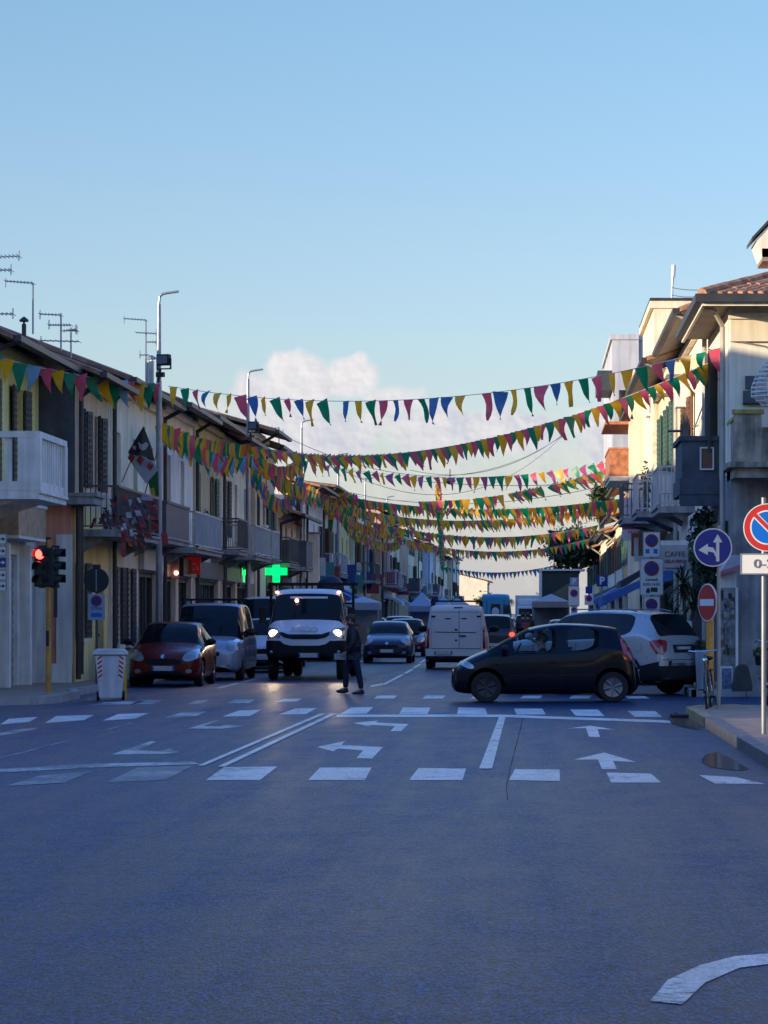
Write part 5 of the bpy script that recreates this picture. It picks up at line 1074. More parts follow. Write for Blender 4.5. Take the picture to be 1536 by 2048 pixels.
# ---------------------------------------------------------------- lamp posts
POLE = mat('galvanised_pole', (.30, .32, .35), .45, .6, var=.2, scale=4)
def lamp(x, Y, z, lab, pole_x=None):
    r = empty('street_lamp', (x, Y, 0), 0, lab, 'street lamp', 'tall street lamps along the shaded pavement'); mb = MB()
    mb.tube((0, 0, 0), (0, 0, 1.2), .10, .095, seg=14); mb.tube((0, 0, 1.2), (0, 0, z-2.2), .085, .07, seg=14); mb.tube((0, 0, z-2.2), (0, 0, z-.25), .062, .05, seg=12); mb.path([(0, 0, z-.25), (.02, 0, z-.06), (.07, 0, z), (.18, 0, z+.03)], .035, seg=8); mb.build('pole', POLE, r, smooth=40)
    mb = MB(); mb.prism([(.15, -.09, z+.0), (.15, .09, z+.0), (.50, .07, z+.05), (.50, -.07, z+.05)], (0, 0, .05)); mb.build('lamp_head', POLE, r, bevel=.012); return r
L0 = lamp(-9.4, 76, 9.75, 'nearest tall street lamp, with a black floodlight clamped to it'); lamp(-9.4, 100, 9.75, 'second tall street lamp from the camera, above the pale houses')
lamp(-9.4, 123.4, 9.6, 'third tall street lamp, before the red tile roof'); lamp(-9.4, 147, 9.5, 'fourth tall street lamp, smaller, amid the bunting'); lamp(-9.4, 171, 9.4, 'fifth tall street lamp, half lost in bunting'); lamp(-9.4, 197, 9.4, 'farthest tall street lamp on the shaded pavement')
def flood(x, Y, z, lab, s=1.0):
    r = empty('floodlight', (x, Y, z), R(-20), lab, 'floodlight'); mb = MB(); mb.box(-.17*s, .17*s, -.10*s, .08*s, -.13*s, .15*s); mb.build('housing', TRIM, r, bevel=.02); mb = MB(); mb.box(-.14*s, .14*s, -.105*s, -.10*s, -.09*s, .11*s); mb.build('lens', GREYB, r)
    mb = MB(); mb.box(-.2*s, -.18*s, -.03, .03, -.2*s, .05); mb.box(.18*s, .2*s, -.03, .03, -.2*s, .05); mb.box(-.2*s, .2*s, -.03, .03, -.23*s, -.2*s); mb.tube((-.1*s, 0, -.23*s), (-.16*s, 0, -.55*s), .03); mb.box(-.2*s, 0, -.06, .06, -.42*s, -.3*s); mb.build('bracket', TRIM, r)
flood(-9.4+.15, 75.8, at(0, 722, 76).z, 'black floodlight clamped high on the nearest lamp post'); flood(-9.2, 99.8, at(0, 853, 100).z, 'black floodlight on the second lamp post'); 
# ---------------------------------------------------------------- antennas, masts, chimneys
ANT = mat('antenna_metal', (.30, .31, .33), .4, .7)
def antenna(px, ytop, ybase, Y, booms, lab, r=.02):
    p = at(px, ybase, Y); k = Y/F; h = (ybase-ytop)*k; ro = empty('roof_antenna', p, 0, lab, 'antenna'); mb = MB(); mb.tube((0, 0, 0), (0, 0, h), r, seg=6); mb.build('mast', ANT, ro); mb = MB()
    for (dy, x0, x1, els, tl) in booms:
        z = h-dy*k; a, b = x0*k, x1*k; mb.tube((a, 0, z+tl*k), (b, 0, z), .014, seg=5)
        n = els
        for i in range(n):
            t = i/(max(1, n-1)); x = a+(b-a)*t; l = .12+.05*t; mb.tube((x, -l*2, z+tl*k*(1-t)), (x, l*2, z+tl*k*(1-t)), .008, seg=4)
        mb.tube((a if abs(a) > abs(b) else b, 0, z-.1), (a if abs(a) > abs(b) else b, 0, z+.12), .012, seg=4)
    mb.build('boom', ANT, ro); return ro
antenna(66, 566, 668, 66, [(0, -55, 0, 9, 4)], 'tall antenna with one long boom above the yellow house')
antenna(122, 626, 702, 69, [(4, -42, 0, 7, 2), (24, -24, 20, 9, 0), (33, 4, 30, 6, -3), (57, -40, 36, 8, 2)], 'busy antenna with four booms above the eave end')
antenna(142, 655, 716, 71, [(6, -3, 12, 5, 0)], 'thin short antenna beside the busy one')
antenna(292, 640, 740, 84, [(0, -44, 0, 8, 3), (27, -20, 20, 7, 2), (44, 2, 20, 5, 0), (70, -12, 6, 4, 0)], 'antenna with crossed booms beside the nearest lamp post')
antenna(-34, 500, 660, 62, [(12, 0, 72, 10, -3), (40, 0, 56, 8, 0), (128, 0, 60, 8, 1)], 'antenna with long booms cut by the picture edge')
antenna(558, 854, 890, 118, [(2, -14, 0, 5, 0), (10, -5, 8, 3, 0)], 'small antenna on the roof past the second lamp post')
antenna(731, 955, 985, 160, [(2, -8, 6, 5, 0)], 'tiny antenna on a far shaded roof')
p = at(1343, 615, 94); ro = empty('radio_mast', p, 0, 'white radio mast on the tall cream block', 'antenna'); mb = MB(); mb.tube((0, 0, 0), (.03, 0, .75), .035); mb.tube((.03, 0, .75), (.04, 0, 1.05), .045); mb.build('mast', FRAMEW, ro); mb = MB(); mb.tube((.05, 0, .95), (.07, 0, 1.33), .07, .07, seg=10); mb.build('radome', FRAMEW, ro)
def chimney(px, y0, y1, Y, w, lab, m=GUT, cap=True):
    p = at(px, y1, Y); k = Y/F; h = (y1-y0)*k; ro = empty('chimney', p, 0, lab, 'chimney'); mb = MB(); mb.tube((0, 0, -.6), (0, 0, h), w, seg=12); mb.build('flue', m, ro, smooth=40)
    if cap: mb = MB(); mb.lathe([(w*2.0, h+.05), (w*2.1, h+.09), (.02, h+.16)], seg=12); mb.tube((0, 0, h-.02), (0, 0, h+.06), w*.5); mb.build('cowl', m, ro)
chimney(48, 648, 668, 66, .05, 'small dark chimney with a flat cowl on the yellow house'); chimney(294, 725, 770, 84, .05, 'pale metal flue, left of the pair beside the lamp post', POLE, False); chimney(303, 722, 770, 84, .07, 'thicker metal flue of the pair beside the lamp post', POLE)
# ---------------------------------------------------------------- traffic light
YP = mat('yellow_pole_paint', (.62, .30, .05), .5, var=.3, scale=5, streak=.3); SIGB = mat('signal_black', (.008, .012, .012), .45, var=.2); LENSD = mat('unlit_lens', (.015, .03, .02), .2)
p = gp(97, 1398); p.z = .12; ro = empty('traffic_light', p, 0, 'traffic light on a yellow pole, its red lamp lit', 'traffic light'); mb = MB(); mb.tube((0, 0, 0), (0, 0, 2.25), .055, seg=14); mb.tube((.01, 0, 2.25), (.01, 0, 2.95), .05); mb.build('pole', YP, ro, smooth=40)
def head(x, y, z, rz, parent, lit=None):
    q = empty('signal_head', (x, y, z), rz); q.parent = parent; mb = MB(); mb.box(-.13, .13, -.0, .16, -.38, .38); mb.build('housing', SIGB, q, bevel=.03)
    for i, dz in enumerate((.25, 0, -.25)):
        m = mat('red_lamp_lit', (.6, .02, .02), .3, emis=(1, .05, .035), estr=6) if lit == i else LENSD; mb = MB(); mb.tube((0, -.012, dz), (0, .01, dz), .095, seg=20); mb.build('lens', m, q)
        mb = MB(); n = 14
        for k in range(n):
            a0, a1 = math.pi*(-.12+1.24*k/n), math.pi*(-.12+1.24*(k+1)/n); r = .115; pts = [(r*math.cos(a), -.0, dz+r*math.sin(a)) for a in (a0, a1)]; q2 = [(r*.95*math.cos(a), -.20+.05*abs(math.cos(a)), dz+r*.95*math.sin(a)-.01) for a in (a1, a0)]
            mb.prism(pts+q2, (0, 0, .006))
        mb.build('visor', SIGB, q)
head(-.16, -.04, 2.42, R(-14), ro, 0); head(.15, .0, 2.42, R(72), ro); mb = MB(); mb.box(-.2, .2, .05, .1, 2.02, 2.08); mb.box(-.2, .2, .05, .1, 2.78, 2.84); mb.box(-.05, .05, -.03, .07, 2.8, 3.0); mb.box(-.03, .03, -.14, -.1, .9, 1.2); mb.build('bracket', SIGB, ro)
mb = MB(); mb.box(.10, .17, -.02, .02, .85+.6, 2.1); mb.build('push_button_box', SIGB, ro)
# ---------------------------------------------------------------- signs
SWHITE = mat('sign_white', (.66, .64, .60), .45, var=.08); SBLUE = mat('sign_blue', (.008, .02, .22), .4, var=.1); SBRIGHT = mat('sign_bright_blue', (.0, .12, .52), .4, var=.1); SRED = mat('sign_red', (.48, .025, .02), .4, var=.1); SGREY = mat('sign_back', (.10, .11, .12), .5, .4); STXT = mat('sign_text_grey', (.16, .16, .16), .6); SDK = mat('sign_text_dark', (.03, .03, .035), .6)
POST = mat('grey_post', (.26, .27, .28), .5, .4, var=.2)
def noparking(parent, x, z, r, y=0, white_rim=True):
    """red ring with one bar on a blue disc, facing the camera"""
    q = MB(); disk(q, (x, 0, z), r, y-.02, y); o = q.build('sign_disc', SWHITE if white_rim else SRED, parent, norm=True)
    q = MB(); disk(q, (x, 0, z), r*.965, y-.024, y-.0205); q.build('red_ring', SRED, o); q = MB(); disk(q, (x, 0, z), r*.72, y-.028, y-.0245); q.build('white_field', SWHITE, o)
    q = MB(); disk(q, (x, 0, z), r*.66, y-.032, y-.0285); q.build('blue_field', SBRIGHT if white_rim else SBLUE, o)
    c, s = math.cos(R(-45)), math.sin(R(-45)); L_, w = r*.70, r*.15; f = lambda a, b: (x+a*c-b*s, y-.040, z+a*s+b*c)
    q = MB(); q.prism([f(-L_, -w*.85), f(L_, -w*.85), f(L_, w*.85), f(-L_, w*.85)], (0, .003, 0)); q.build('white_bar', SWHITE, o); q = MB(); q.prism([(p[0], y-.046, p[2]) for p in (f(-L_*1.05, -w*.5), f(L_*1.05, -w*.5), f(L_*1.05, w*.5), f(-L_*1.05, w*.5))], (0, .003, 0)); q.build('red_bar', SRED, o)
    return o
def panel(parent, x0, x1, z0, z1, m=SWHITE, y=0, t=.02, name='panel', rim=None):
    q = MB(); q.box(x0, x1, y-t, y, z0, z1); o = q.build(name, m, parent, bevel=.004)
    if rim:
        q = MB(); 
        for b in ((x0-.006, x0+.010, z0-.006, z1+.006), (x1-.010, x1+.006, z0-.006, z1+.006), (x0+.010, x1-.010, z0-.006, z0+.010), (x0+.010, x1-.010, z1-.010, z1+.006)): q.box(b[0], b[1], y-t-.004, y+.002, b[2], b[3])
        q.build('rim', rim, o)
    return o
# near no parking sign with its 0-24 plate
Y = 37.4; X = (1536-CX)*Y/F; r = empty('no_parking_sign', (X-.05, Y, .13), 0, 'big no parking disc over a 0-24 plate on a sunlit post', 'road sign')
q = MB(); q.tube((-.0, .06, 0), (-.0, .06, 2.95), .030, seg=14); q.build('post', POST, r, smooth=40); z = EYE+(CY-1055)*Y/F-.13; noparking(r, .04, z, .30)
z = EYE+(CY-1128)*Y/F-.13; o = panel(r, -.29, .35, z-.125, z+.125, SWHITE, 0, name='time_plate', rim=POST); text_obj('0-24', .155, STXT, Matrix.Translation((.04, -.026, z)) @ FACE_CAM, o, sx=1.25)
# blue direction sign
Y = 47.3; X = (1432-CX)*Y/F; r = empty('direction_sign', (X, Y, .13), 0, 'blue disc with white straight and left arrows on a grey post', 'road sign'); q = MB(); q.tube((.045, .05, 0), (.045, .05, 2.9), .03, seg=12); q.build('post', POST, r, smooth=40)
z = EYE+(CY-1095)*Y/F-.13; q = MB(); disk(q, (-.05, 0, z), .305, -.02, 0); o = q.build('sign_disc', SWHITE, r); q = MB(); disk(q, (-.05, 0, z), .285, -.024, -.0205); q.build('blue_field', SBLUE, o)
def arrowpoly(pts, par, y=-.030, m=SWHITE, nm='arrow'):
    q = MB(); q.prism([(a, y, b) for a, b in pts], (0, .004, 0)); q.build(nm, m, par)
cx_ = -.05; arrowpoly([(cx_+.05, z-.22), (cx_+.10, z-.22), (cx_+.10, z+.08), (cx_+.15, z+.08), (cx_+.075, z+.21), (cx_+.0, z+.08), (cx_+.05, z+.08)], o)
arrowpoly([(cx_-.23, z-.04), (cx_-.08, z+.06), (cx_-.08, z+.01), (cx_+.0, z-.0), (cx_+.048, z-.07), (cx_+.048, z-.16), (cx_+.01, z-.08), (cx_-.08, z-.06), (cx_-.08, z-.12)], o)
# no entry sign, turned, on a yellow pole
Y = 49.2; X = (1414-CX)*Y/F; r = empty('no_entry_sign', (X+.02, Y, .0), 0, 'no entry disc turned half away on a yellow pole', 'road sign'); q = MB(); q.tube((.03, .05, 0), (.03, .05, 2.05), .065, seg=14); q.build('pole', YP, r, smooth=40)
z = EYE+(CY-1205)*Y/F; h = empty('sign_face', (0, 0, 0), R(-64)); h.parent = r; q = MB(); disk(q, (0, 0, z), .31, -.02, 0); o = q.build('sign_disc', SWHITE, h); q = MB(); disk(q, (0, 0, z), .29, -.025, -.0205); q.build('red_field', SRED, o); q = MB(); q.box(-.23, .23, -.030, -.0255, z-.055, z+.055); q.build('white_bar', SWHITE, o)
# stacked no parking panels on the far corner
Y = 70; k = Y/F; X = (1303-CX)*k; r = empty('parking_sign_stack', (X, Y, .1), 0, 'stack of three no parking panels on one post', 'road sign'); q = MB(); q.tube((0, .06, 0), (0, .06, 3.45), .035, seg=10); q.build('post', POST, r); zz_ = lambda py: EYE+(CY-py)*k-.1
def mini(par, x, py, rad): 
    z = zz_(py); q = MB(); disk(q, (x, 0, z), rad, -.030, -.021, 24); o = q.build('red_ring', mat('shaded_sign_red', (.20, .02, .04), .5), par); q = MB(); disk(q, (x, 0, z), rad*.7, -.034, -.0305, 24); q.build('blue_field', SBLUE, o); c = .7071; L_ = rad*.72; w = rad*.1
    q = MB(); q.prism([(x-L_*c-w*c, -.038, z+L_*c-w*c), (x-L_*c+w*c, -.038, z+L_*c+w*c), (x+L_*c+w*c, -.038, z-L_*c+w*c), (x+L_*c-w*c, -.038, z-L_*c-w*c)], (0, .003, 0)); q.build('red_bar', MATS['shaded_sign_red'], o)
a = panel(r, -17*k, 17*k, zz_(1114), zz_(1064), name='panel', rim=POST); mini(a, 0, 1081, 13*k); 
for e in (-1, 1): q = MB(); q.box(e*8*k-4*k, e*8*k+4*k, -.025, -.0205, zz_(1107), zz_(1098)); q.build('symbol', SBRIGHT, a)
a = panel(r, -23*k, 23*k, zz_(1190), zz_(1117), name='panel', rim=POST); mini(a, 0, 1137, 15*k); text_obj('Lunedi', 9*k, SDK, Matrix.Translation((0, -.024, zz_(1159))) @ FACE_CAM, a, depth=.002, bold=.002); text_obj('8.00-14.00', 8*k, SDK, Matrix.Translation((0, -.024, zz_(1169))) @ FACE_CAM, a, depth=.002, bold=.001)
q = MB(); q.box(-11*k, -3*k, -.025, -.0205, zz_(1186), zz_(1179)); q.box(-2*k, 12*k, -.025, -.0205, zz_(1184), zz_(1175)); q.box(-9*k, -4*k, -.025, -.0205, zz_(1179), zz_(1176))
q.build('tow_truck_symbol', SDK, a); a = panel(r, -16*k, 17*k, zz_(1226), zz_(1193), name='panel', rim=POST); mini(a, 0, 1209, 12*k)
# P signs and small far ones
def psign(px, py, s, Y, lab, sub=None, m=SBLUE, letter=True):
    k = Y/F; X = (px-CX)*k; zc = EYE+(CY-py)*k; r = empty('parking_sign', (X, Y, 0), 0, lab, 'road sign'); q = MB(); q.tube((0, .05, .1), (0, .05, zc), .03); q.build('post', POST, r); a = panel(r, -s*k/2, s*k/2, zc-s*k/2, zc+s*k/2, m, name='panel')
    if letter: text_obj('P', s*k*.95, SWHITE, Matrix.Translation((0, -.024, zc)) @ FACE_CAM, a, depth=.002, bold=.01)
    if sub:
        for (dy, w, h) in sub:
            z = EYE+(CY-dy)*k; b = panel(r, -w*k/2, w*k/2, z-h*k/2, z+h*k/2, SWHITE, name='panel'); q = MB(); disk(q, (0, 0, z+h*k*.15), min(w, h)*k*.36, -.03, -.021, 20); o = q.build('red_ring', SRED, b); q = MB(); disk(q, (0, 0, z+h*k*.15), min(w, h)*k*.24, -.034, -.0305, 20); q.build('inner_field', SBLUE, o)
psign(1204, 1162, 22, 95, 'square blue parking sign before the blue awning'); psign(1148, 1163, 16, 128, 'sunlit white parking sign over a no parking panel', ((1192, 22, 38), (1222, 14, 18)), mat('pale_sign_blue', (.25, .3, .5), .5)); psign(1178, 1180, 14, 110, 'small dark panel sign between the two parking signs', ((1200, 18, 20),), letter=False)
psign(1207, 1217, 13, 88, 'low round sign panel over the SUV roof', letter=False, m=SWHITE)
# round sign seen from the back with a panel under it
Y = 64; k = Y/F; X = (193-CX)*k; r = empty('sign_from_behind', (X, Y, .12), 0, 'round road sign seen from its dark back, above a no parking panel', 'road sign'); zz_ = lambda py: EYE+(CY-py)*k-.12
q = MB(); disk(q, (0, 0, zz_(1161)), 25*k, -.03, 0); o = q.build('sign_back', mat('dark_sign_back', (.02, .028, .035), .5, .3), r); q = MB(); q.box(-.012, .012, -.045, -.031, zz_(1183), zz_(1139)); q.build('rib', POST, o); q = MB(); q.box(-8*k, 8*k, -.02, .03, zz_(1138), zz_(1129)); q.build('clamp', SIGB, o)
q = MB(); q.tube((0, .04, 0), (0, .04, zz_(1140)), .03); q.build('post', SGREY, r); a = panel(r, -17*k, 17*k, zz_(1240), zz_(1188), mat('pale_blue_panel', (.30, .36, .48), .5), name='panel'); mini(a, 0, 1202, 11*k)
text_obj('ZONA', 8*k, SBRIGHT, Matrix.Translation((0, -.024, zz_(1217))) @ FACE_CAM, a, depth=.002, bold=.002); q = MB(); q.box(-11*k, 11*k, -.025, -.0205, zz_(1234), zz_(1226)); q.build('symbol', SBRIGHT, a)
# arrow boards at the picture edge
Y = 52; k = Y/F; r = empty('direction_boards', ((-9-CX)*k, Y, 0), 0, 'stack of white and blue direction boards with arrows at the picture edge', 'road sign'); q = MB(); q.tube((0, .05, 0), (0, .05, 3.1), .03); q.build('post', POST, r)
for i, py in enumerate((1078, 1102, 1125, 1150, 1172)):
    z = EYE+(CY-py)*k; m = SBLUE if i == 2 else SWHITE; a = panel(r, -60*k, 22*k, z-10*k, z+10*k, m, name='board', rim=POST); arrowpoly([(8*k, z-1*k), (14*k, z-1*k), (14*k, z-4*k), (20*k, z), (14*k, z+4*k), (14*k, z+1*k), (8*k, z+1*k)], a, -.026, SDK if i != 2 else SWHITE)
# ---------------------------------------------------------------- bin
BINM = mat('bin_white_plastic', (.60, .61, .64), .45, var=.12, streak=.2); p = gp(222, 1401); r = empty('wheeled_bin', p, R(8), 'white wheeled bin with red striped edges at the kerb', 'bin'); q = MB()
q.prism([(-.22, -.25, .05), (.20, -.25, .05), (.28, -.28, .86), (-.30, -.28, .86)], (0, .55, 0)); o = q.build('body', BINM, r, bevel=.02); q = MB(); q.box(-.34, .32, -.33, .32, .87, .93); q.prism([(-.33, -.32, .93), (.31, -.32, .93), (.24, -.32, .98), (-.26, -.32, .98)], (0, .6, 0)); q.build('lid', BINM, r, bevel=.012)
q = MB(); q.tube((-.32, .33, .86), (.3, .33, .86), .018); q.build('handle', TRIM, r); q = MB(); q.tube((-.27, -.12, .09), (-.21, -.12, .09), .09, seg=18); q.build('wheel', RUB, r); q = MB(); q.tube((.2, .2, .09), (.26, .2, .09), .09, seg=18); q.build('wheel', RUB, r)
STR = mat('reflector_red', (.42, .02, .02), .4)
for sx in (-1, 1):
    q = MB(); f = lambda t: (sx*(.205+.08*t) if sx > 0 else -(.225+.08*t))
    x0 = f(.4); q.prism([(x0-.02*sx, -.278, .40), (x0-.10*sx, -.276, .40), (x0-.085*sx, -.285, .84), (f(.95)-.01*sx, -.287, .84)], (0, -.006, 0)); o2 = q.build('reflector_strip', SWHITE, o)
    q = MB()
    for i in range(5): z0 = .42+i*.085; q.prism([(x0+(.005*i-.02)*sx, -.291, z0), (x0-(.095-.003*i)*sx, -.291, z0+.06), (x0-(.095-.003*i)*sx, -.291, z0+.10), (x0+(.005*i-.02)*sx, -.291, z0+.04)], (0, -.003, 0))
    q.build('red_stripe', STR, o2)
q = MB(); p = gp(246, 1398); q.tube((0, 0, 0), (0, 0, .66), .05, seg=12); q.tube((0, 0, .66), (0, 0, .70), .052, .03, seg=12); tag(q.build('bollard', mat('yellow_plastic', (.62, .34, .02), .4), loc=p+Vector((0, .15, 0)), smooth=40), 'short yellow bollard behind the white bin', 'bollard')
# ---------------------------------------------------------------- flags and scarves
FW = cloth_mat('flag_white', (.50, .50, .52), .3); FB = cloth_mat('flag_black', (.012, .012, .016), .1); FR = cloth_mat('flag_red', (.45, .03, .03), .3); FG = cloth_mat('flag_green', (.02, .16, .04), .3); FY = cloth_mat('flag_yellow', (.55, .45, .05), .3); FDR = cloth_mat('scarf_maroon', (.10, .01, .015), .15)
Y = 74; k = Y/F; P_ = lambda px, py, dy=0: at(px, py, Y+dy)-at(285, 915, Y)
r = empty('carnival_flag', at(285, 915, Y), 0, 'black and white flag with three red diamonds on a slanting pole', 'flag'); q = MB(); q.tube(P_(235, 985, .3), P_(290, 855), .014); q.build('pole', SHBR, r)
def clothpoly(par, name, pts, m, dy=0, th=.006, step=4):
    q = MB(); q.prism([P_(*p, dy+.04*math.sin(p[0]*.15)) for p in pts], (0, th, 0)); return q.build(name, m, par)
w_ = clothpoly(r, 'cloth', [(256, 905), (262, 925), (292, 968), (316, 940), (306, 915), (280, 905)], FW); b_ = clothpoly(r, 'cloth', [(287, 852), (256, 904), (280, 910), (309, 921), (303, 893)], FB, -.015)
for (x, y) in ((262, 915), (280, 920), (300, 931)): clothpoly(w_, 'diamond', [(x, y-11), (x+8, y-1), (x+1, y+11), (x-7, y+1)], FR, -.05)
clothpoly(b_, 'emblem', [(276, 884), (284, 889), (292, 884), (297, 889), (292, 899), (285, 901), (279, 897)], FW, -.06); clothpoly(b_, 'emblem', [(266, 890), (272, 893), (271, 900), (265, 897)], FW, -.06)
clothpoly(r, 'cloth', [(262, 900), (300, 914), (308, 922), (256, 906)], FB, -.05)
r2 = empty('green_flag', at(285, 915, Y), 0, 'green flag hanging behind the lamp post', 'flag'); clothpoly(r2, 'cloth', [(296, 962), (315, 930), (318, 990), (306, 996), (300, 980)], FG, 1.0); clothpoly(r2, 'cloth', [(300, 978), (308, 975), (312, 992), (303, 992)], FY, .9); q = MB(); q.tube(P_(286, 1000, 1.2), P_(314, 905, 1.0), .013); q.build('pole', SHBR, r2)
# scarves: each one a hanging strip of red, white and maroon bands
SR = random.Random(3); scm = [FDR, FR, FW, FB, FDR]
def scarf(px, py, Y, h, w, lab, drift=0, cols=None, grp='striped club scarves hung along the balcony'):
    Y = 67.25+.002*px if px < 240 else 6000*9.2/(1060-px)-.05
    k = Y/F; q = MB(); n = max(3, int(h/10)); mats = cols or [FDR, FW, FR, FB]; ro = at(px, py, Y); off = SR.randrange(4)
    for i in range(n):
        y0, y1 = h*i/n, h*(i+1)/n; dx0, dx1 = drift*i/n, drift*(i+1)/n; j = SR.uniform(-1, 1)
        a = [Vector(((dx0)*k, .02*math.sin(i), -y0*k)), Vector(((dx0+w)*k, .05+.03*math.cos(i), -(y0+j)*k)), Vector(((dx1+w)*k, .05+.03*math.cos(i+1), -(y1+j)*k)), Vector((dx1*k, .02*math.sin(i+1), -y1*k))]
        q.prism(a, (0, .012, 0), mi=(i+off) % len(mats))
    tag(q.build('scarf', mats, loc=ro), lab, 'scarf', grp)
spots = [(232, 990, 45, 10, -3), (243, 992, 60, 12, 4), (255, 1000, 48, 11, -4), (222, 1005, 40, 9, 5), (262, 1010, 70, 12, 6), (272, 1000, 50, 11, -5), (283, 1000, 84, 12, 2), (294, 1000, 70, 14, -2), (240, 1030, 60, 10, 4), (250, 1040, 70, 9, 10), (268, 1040, 74, 12, 8), (210, 1020, 35, 9, -4), (198, 1030, 28, 10, 5), (188, 1035, 26, 9, -3),
         (228, 1022, 50, 11, 6), (288, 1045, 40, 13, 4), (258, 1062, 36, 9, 7), (276, 1060, 46, 9, -4), (303, 1040, 40, 8, 3), (216, 1000, 30, 8, 3)]
for i, (x, y, h, w, d) in enumerate(spots): scarf(x+SR.uniform(-3, 3), y+SR.uniform(-6, 6), 0, h*.8, w*SR.uniform(.6, .95),  'red, white and maroon striped scarf hung on the balcony of the white house', d*SR.uniform(1, 4), [FDR, FW, FDR, FR, FB] if i % 3 else [FDR, FR, FB])
for i in range(16): scarf(SR.uniform(200, 305), SR.uniform(992, 1040), 0, SR.uniform(18, 45), SR.uniform(4, 7), 'red, white and maroon striped scarf hung on the balcony of the white house', SR.uniform(-16, 16), [FDR, FR, FW, FB, FDR])
scarf(242, 1062, 73, 48, 8, 'plain red scarf hanging below the balcony', 1, [FR], None); scarf(300, 1000, 75.5, 60, 14, 'red cloth hung beside the lamp post', 3, [FR, FDR], None); scarf(322, 1066, 78, 24, 12, 'red cloth corner hanging past the lamp post', 2, [FR], None); scarf(283, 990, 75.4, 10, 22, 'white cap shaped cloth on top of the scarves', 0, [FW], None)
q = MB(); q.prism([P_(268, 1032, -1), P_(276, 1035, -1), P_(290, 1105, -1), P_(278, 1108, -1)], (0, .02, 0)); tag(q.build('furled_banner', cloth_mat('banner_pinkish', (.30, .14, .14), .2), loc=at(285, 915, Y)), 'furled pink banner hanging below the scarves', 'banner')
# ---------------------------------------------------------------- shop signs on the shaded side
GRN = mat('lit_green_cross', (.0, .8, .15), .4, emis=(.0, 1.0, .12), estr=1.6)
def cross(px, py, Y, sz, yaw, lab):
    k = Y/F; p = at(px, py, Y); r = empty('pharmacy_cross', p, yaw, lab, 'pharmacy sign'); s = sz*k/2; t = s*.33; q = MB(); pts = [(-t, -s), (t, -s), (t, -t), (s, -t), (s, t), (t, t), (t, s), (-t, s), (-t, t), (-s, t), (-s, -t), (-t, -t)]
    q.prism([(a, -.07, b) for a, b in pts], (0, .01, 0)); q.prism([(a, .06, b) for a, b in pts], (0, .01, 0)); q.build('lit_face', GRN, r); q = MB(); q.prism([(a*1.06, -.059, b*1.06) for a, b in pts], (0, .118, 0)); q.build('casing', TRIM, r); return r, s
r, s = cross(553, 1143, 113, 43, 0, 'bright green lit pharmacy cross facing the camera'); q = MB(); q.box(-1.3, -.05, -.03, .03, s*1.05, s*1.05+.05); q.tube((0, 0, s), (0, 0, s+.1), .02); q.tube((0, 0, -s-1.2), (0, 0, -s*1.06), .03); q.build('bracket', TRIM, r)
r, s = cross(484, 1143, 104, 42, R(86), 'green lit pharmacy cross seen edge on'); q = MB(); q.box(-.03, .03, .07, .5, -.03, .03); q.build('bracket', TRIM, r)
r = empty('hanging_sign', at(387, 1131, 88), 0, 'red square hanging sign with a white wave and mountain emblem', 'shop sign'); k = 88/F; q = MB(); q.box(-14*k, 14*k, -.04, .04, -17*k, 17*k); o = q.build('panel', mat('sign_crimson', (.32, .012, .012), .45, emis=(.4, .01, .01), estr=.12), r, bevel=.01)
wv = [(-10, -8), (-8, -2), (-4, 3), (0, 5), (3, 4), (6, 0), (11, -8)]; q = MB()
for (a, b) in zip(wv[:-1], wv[1:]): q.prism([(a[0]*k, -.05, a[1]*k), (b[0]*k, -.05, b[1]*k), (b[0]*k*.86, -.05, (b[1]-1.8)*k), (a[0]*k*.86, -.05, (a[1]-1.8)*k)], (0, .006, 0))
q.prism([(-8*k, -.05, -7.6*k), (-5*k, -.05, -4*k), (-2*k, -.05, -7*k), (1*k, -.05, -3*k), (4*k, -.05, -7*k), (9*k, -.05, -8*k), (0, -.05, -9*k)], (0, .006, 0)); q.build('emblem', SWHITE, o); q = MB(); q.box(-1.0, .2, -.02, .02, 17*k, 17*k+.05); q.build('bracket', TRIM, r)
r = empty('vertical_sign', at(350, 1140, 84), 0, 'narrow pale vertical sign with a small glowing lamp', 'shop sign'); k = 84/F; q = MB(); q.box(-8*k, 8*k, -.04, .04, -18*k, 22*k); o = q.build('panel', mat('faded_panel', (.34, .22, .20), .5, var=.4, scale=6), r, bevel=.01); q = MB(); q.ball((3*k, -.06, -6*k), .06); q.build('lamp', MARK, o)
# light blue sign down the street
for (x, y, w, h, Y, lab) in ((792, 1140, 12, 22, 235, 'bright blue banner sign on the shaded row'), (797, 1170, 7, 30, 240, 'narrow blue vertical sign under the blue banner')):
    r = empty('blue_sign', at(x, y, Y), 0, lab, 'shop sign'); k = Y/F; q = MB(); q.box(-w*k/2, w*k/2, -.1, .1, -h*k/2, h*k/2); o = q.build('panel', SBRIGHT, r); q = MB(); disk(q, (0, 0, h*k*.15), w*k*.2, -.12, -.101, 16); q.build('symbol', SWHITE, o); q = MB(); q.box(-w*k*2, -w*k/2, -.05, .05, 0, .1); q.build('bracket', TRIM, r)
# white lit stair block seen past the low tiled house
q = MB(); q.box(-.2, .23, 0, .5, 0, 2.6); 
r = empty('projecting_wall', at(616, 1200, 131), 0, 'tall narrow cream wall catching the sun between two shaded houses', 'wall'); k = 131/F; q = MB(); q.box(0, 22*k, 0, .3, -1.2, 132*k); q.build('wall', P_PAL, r); q = MB(); q.box(-.04, 22*k+.04, -.04, .34, 132*k, 132*k+.08); q.build('coping', CONC, r)
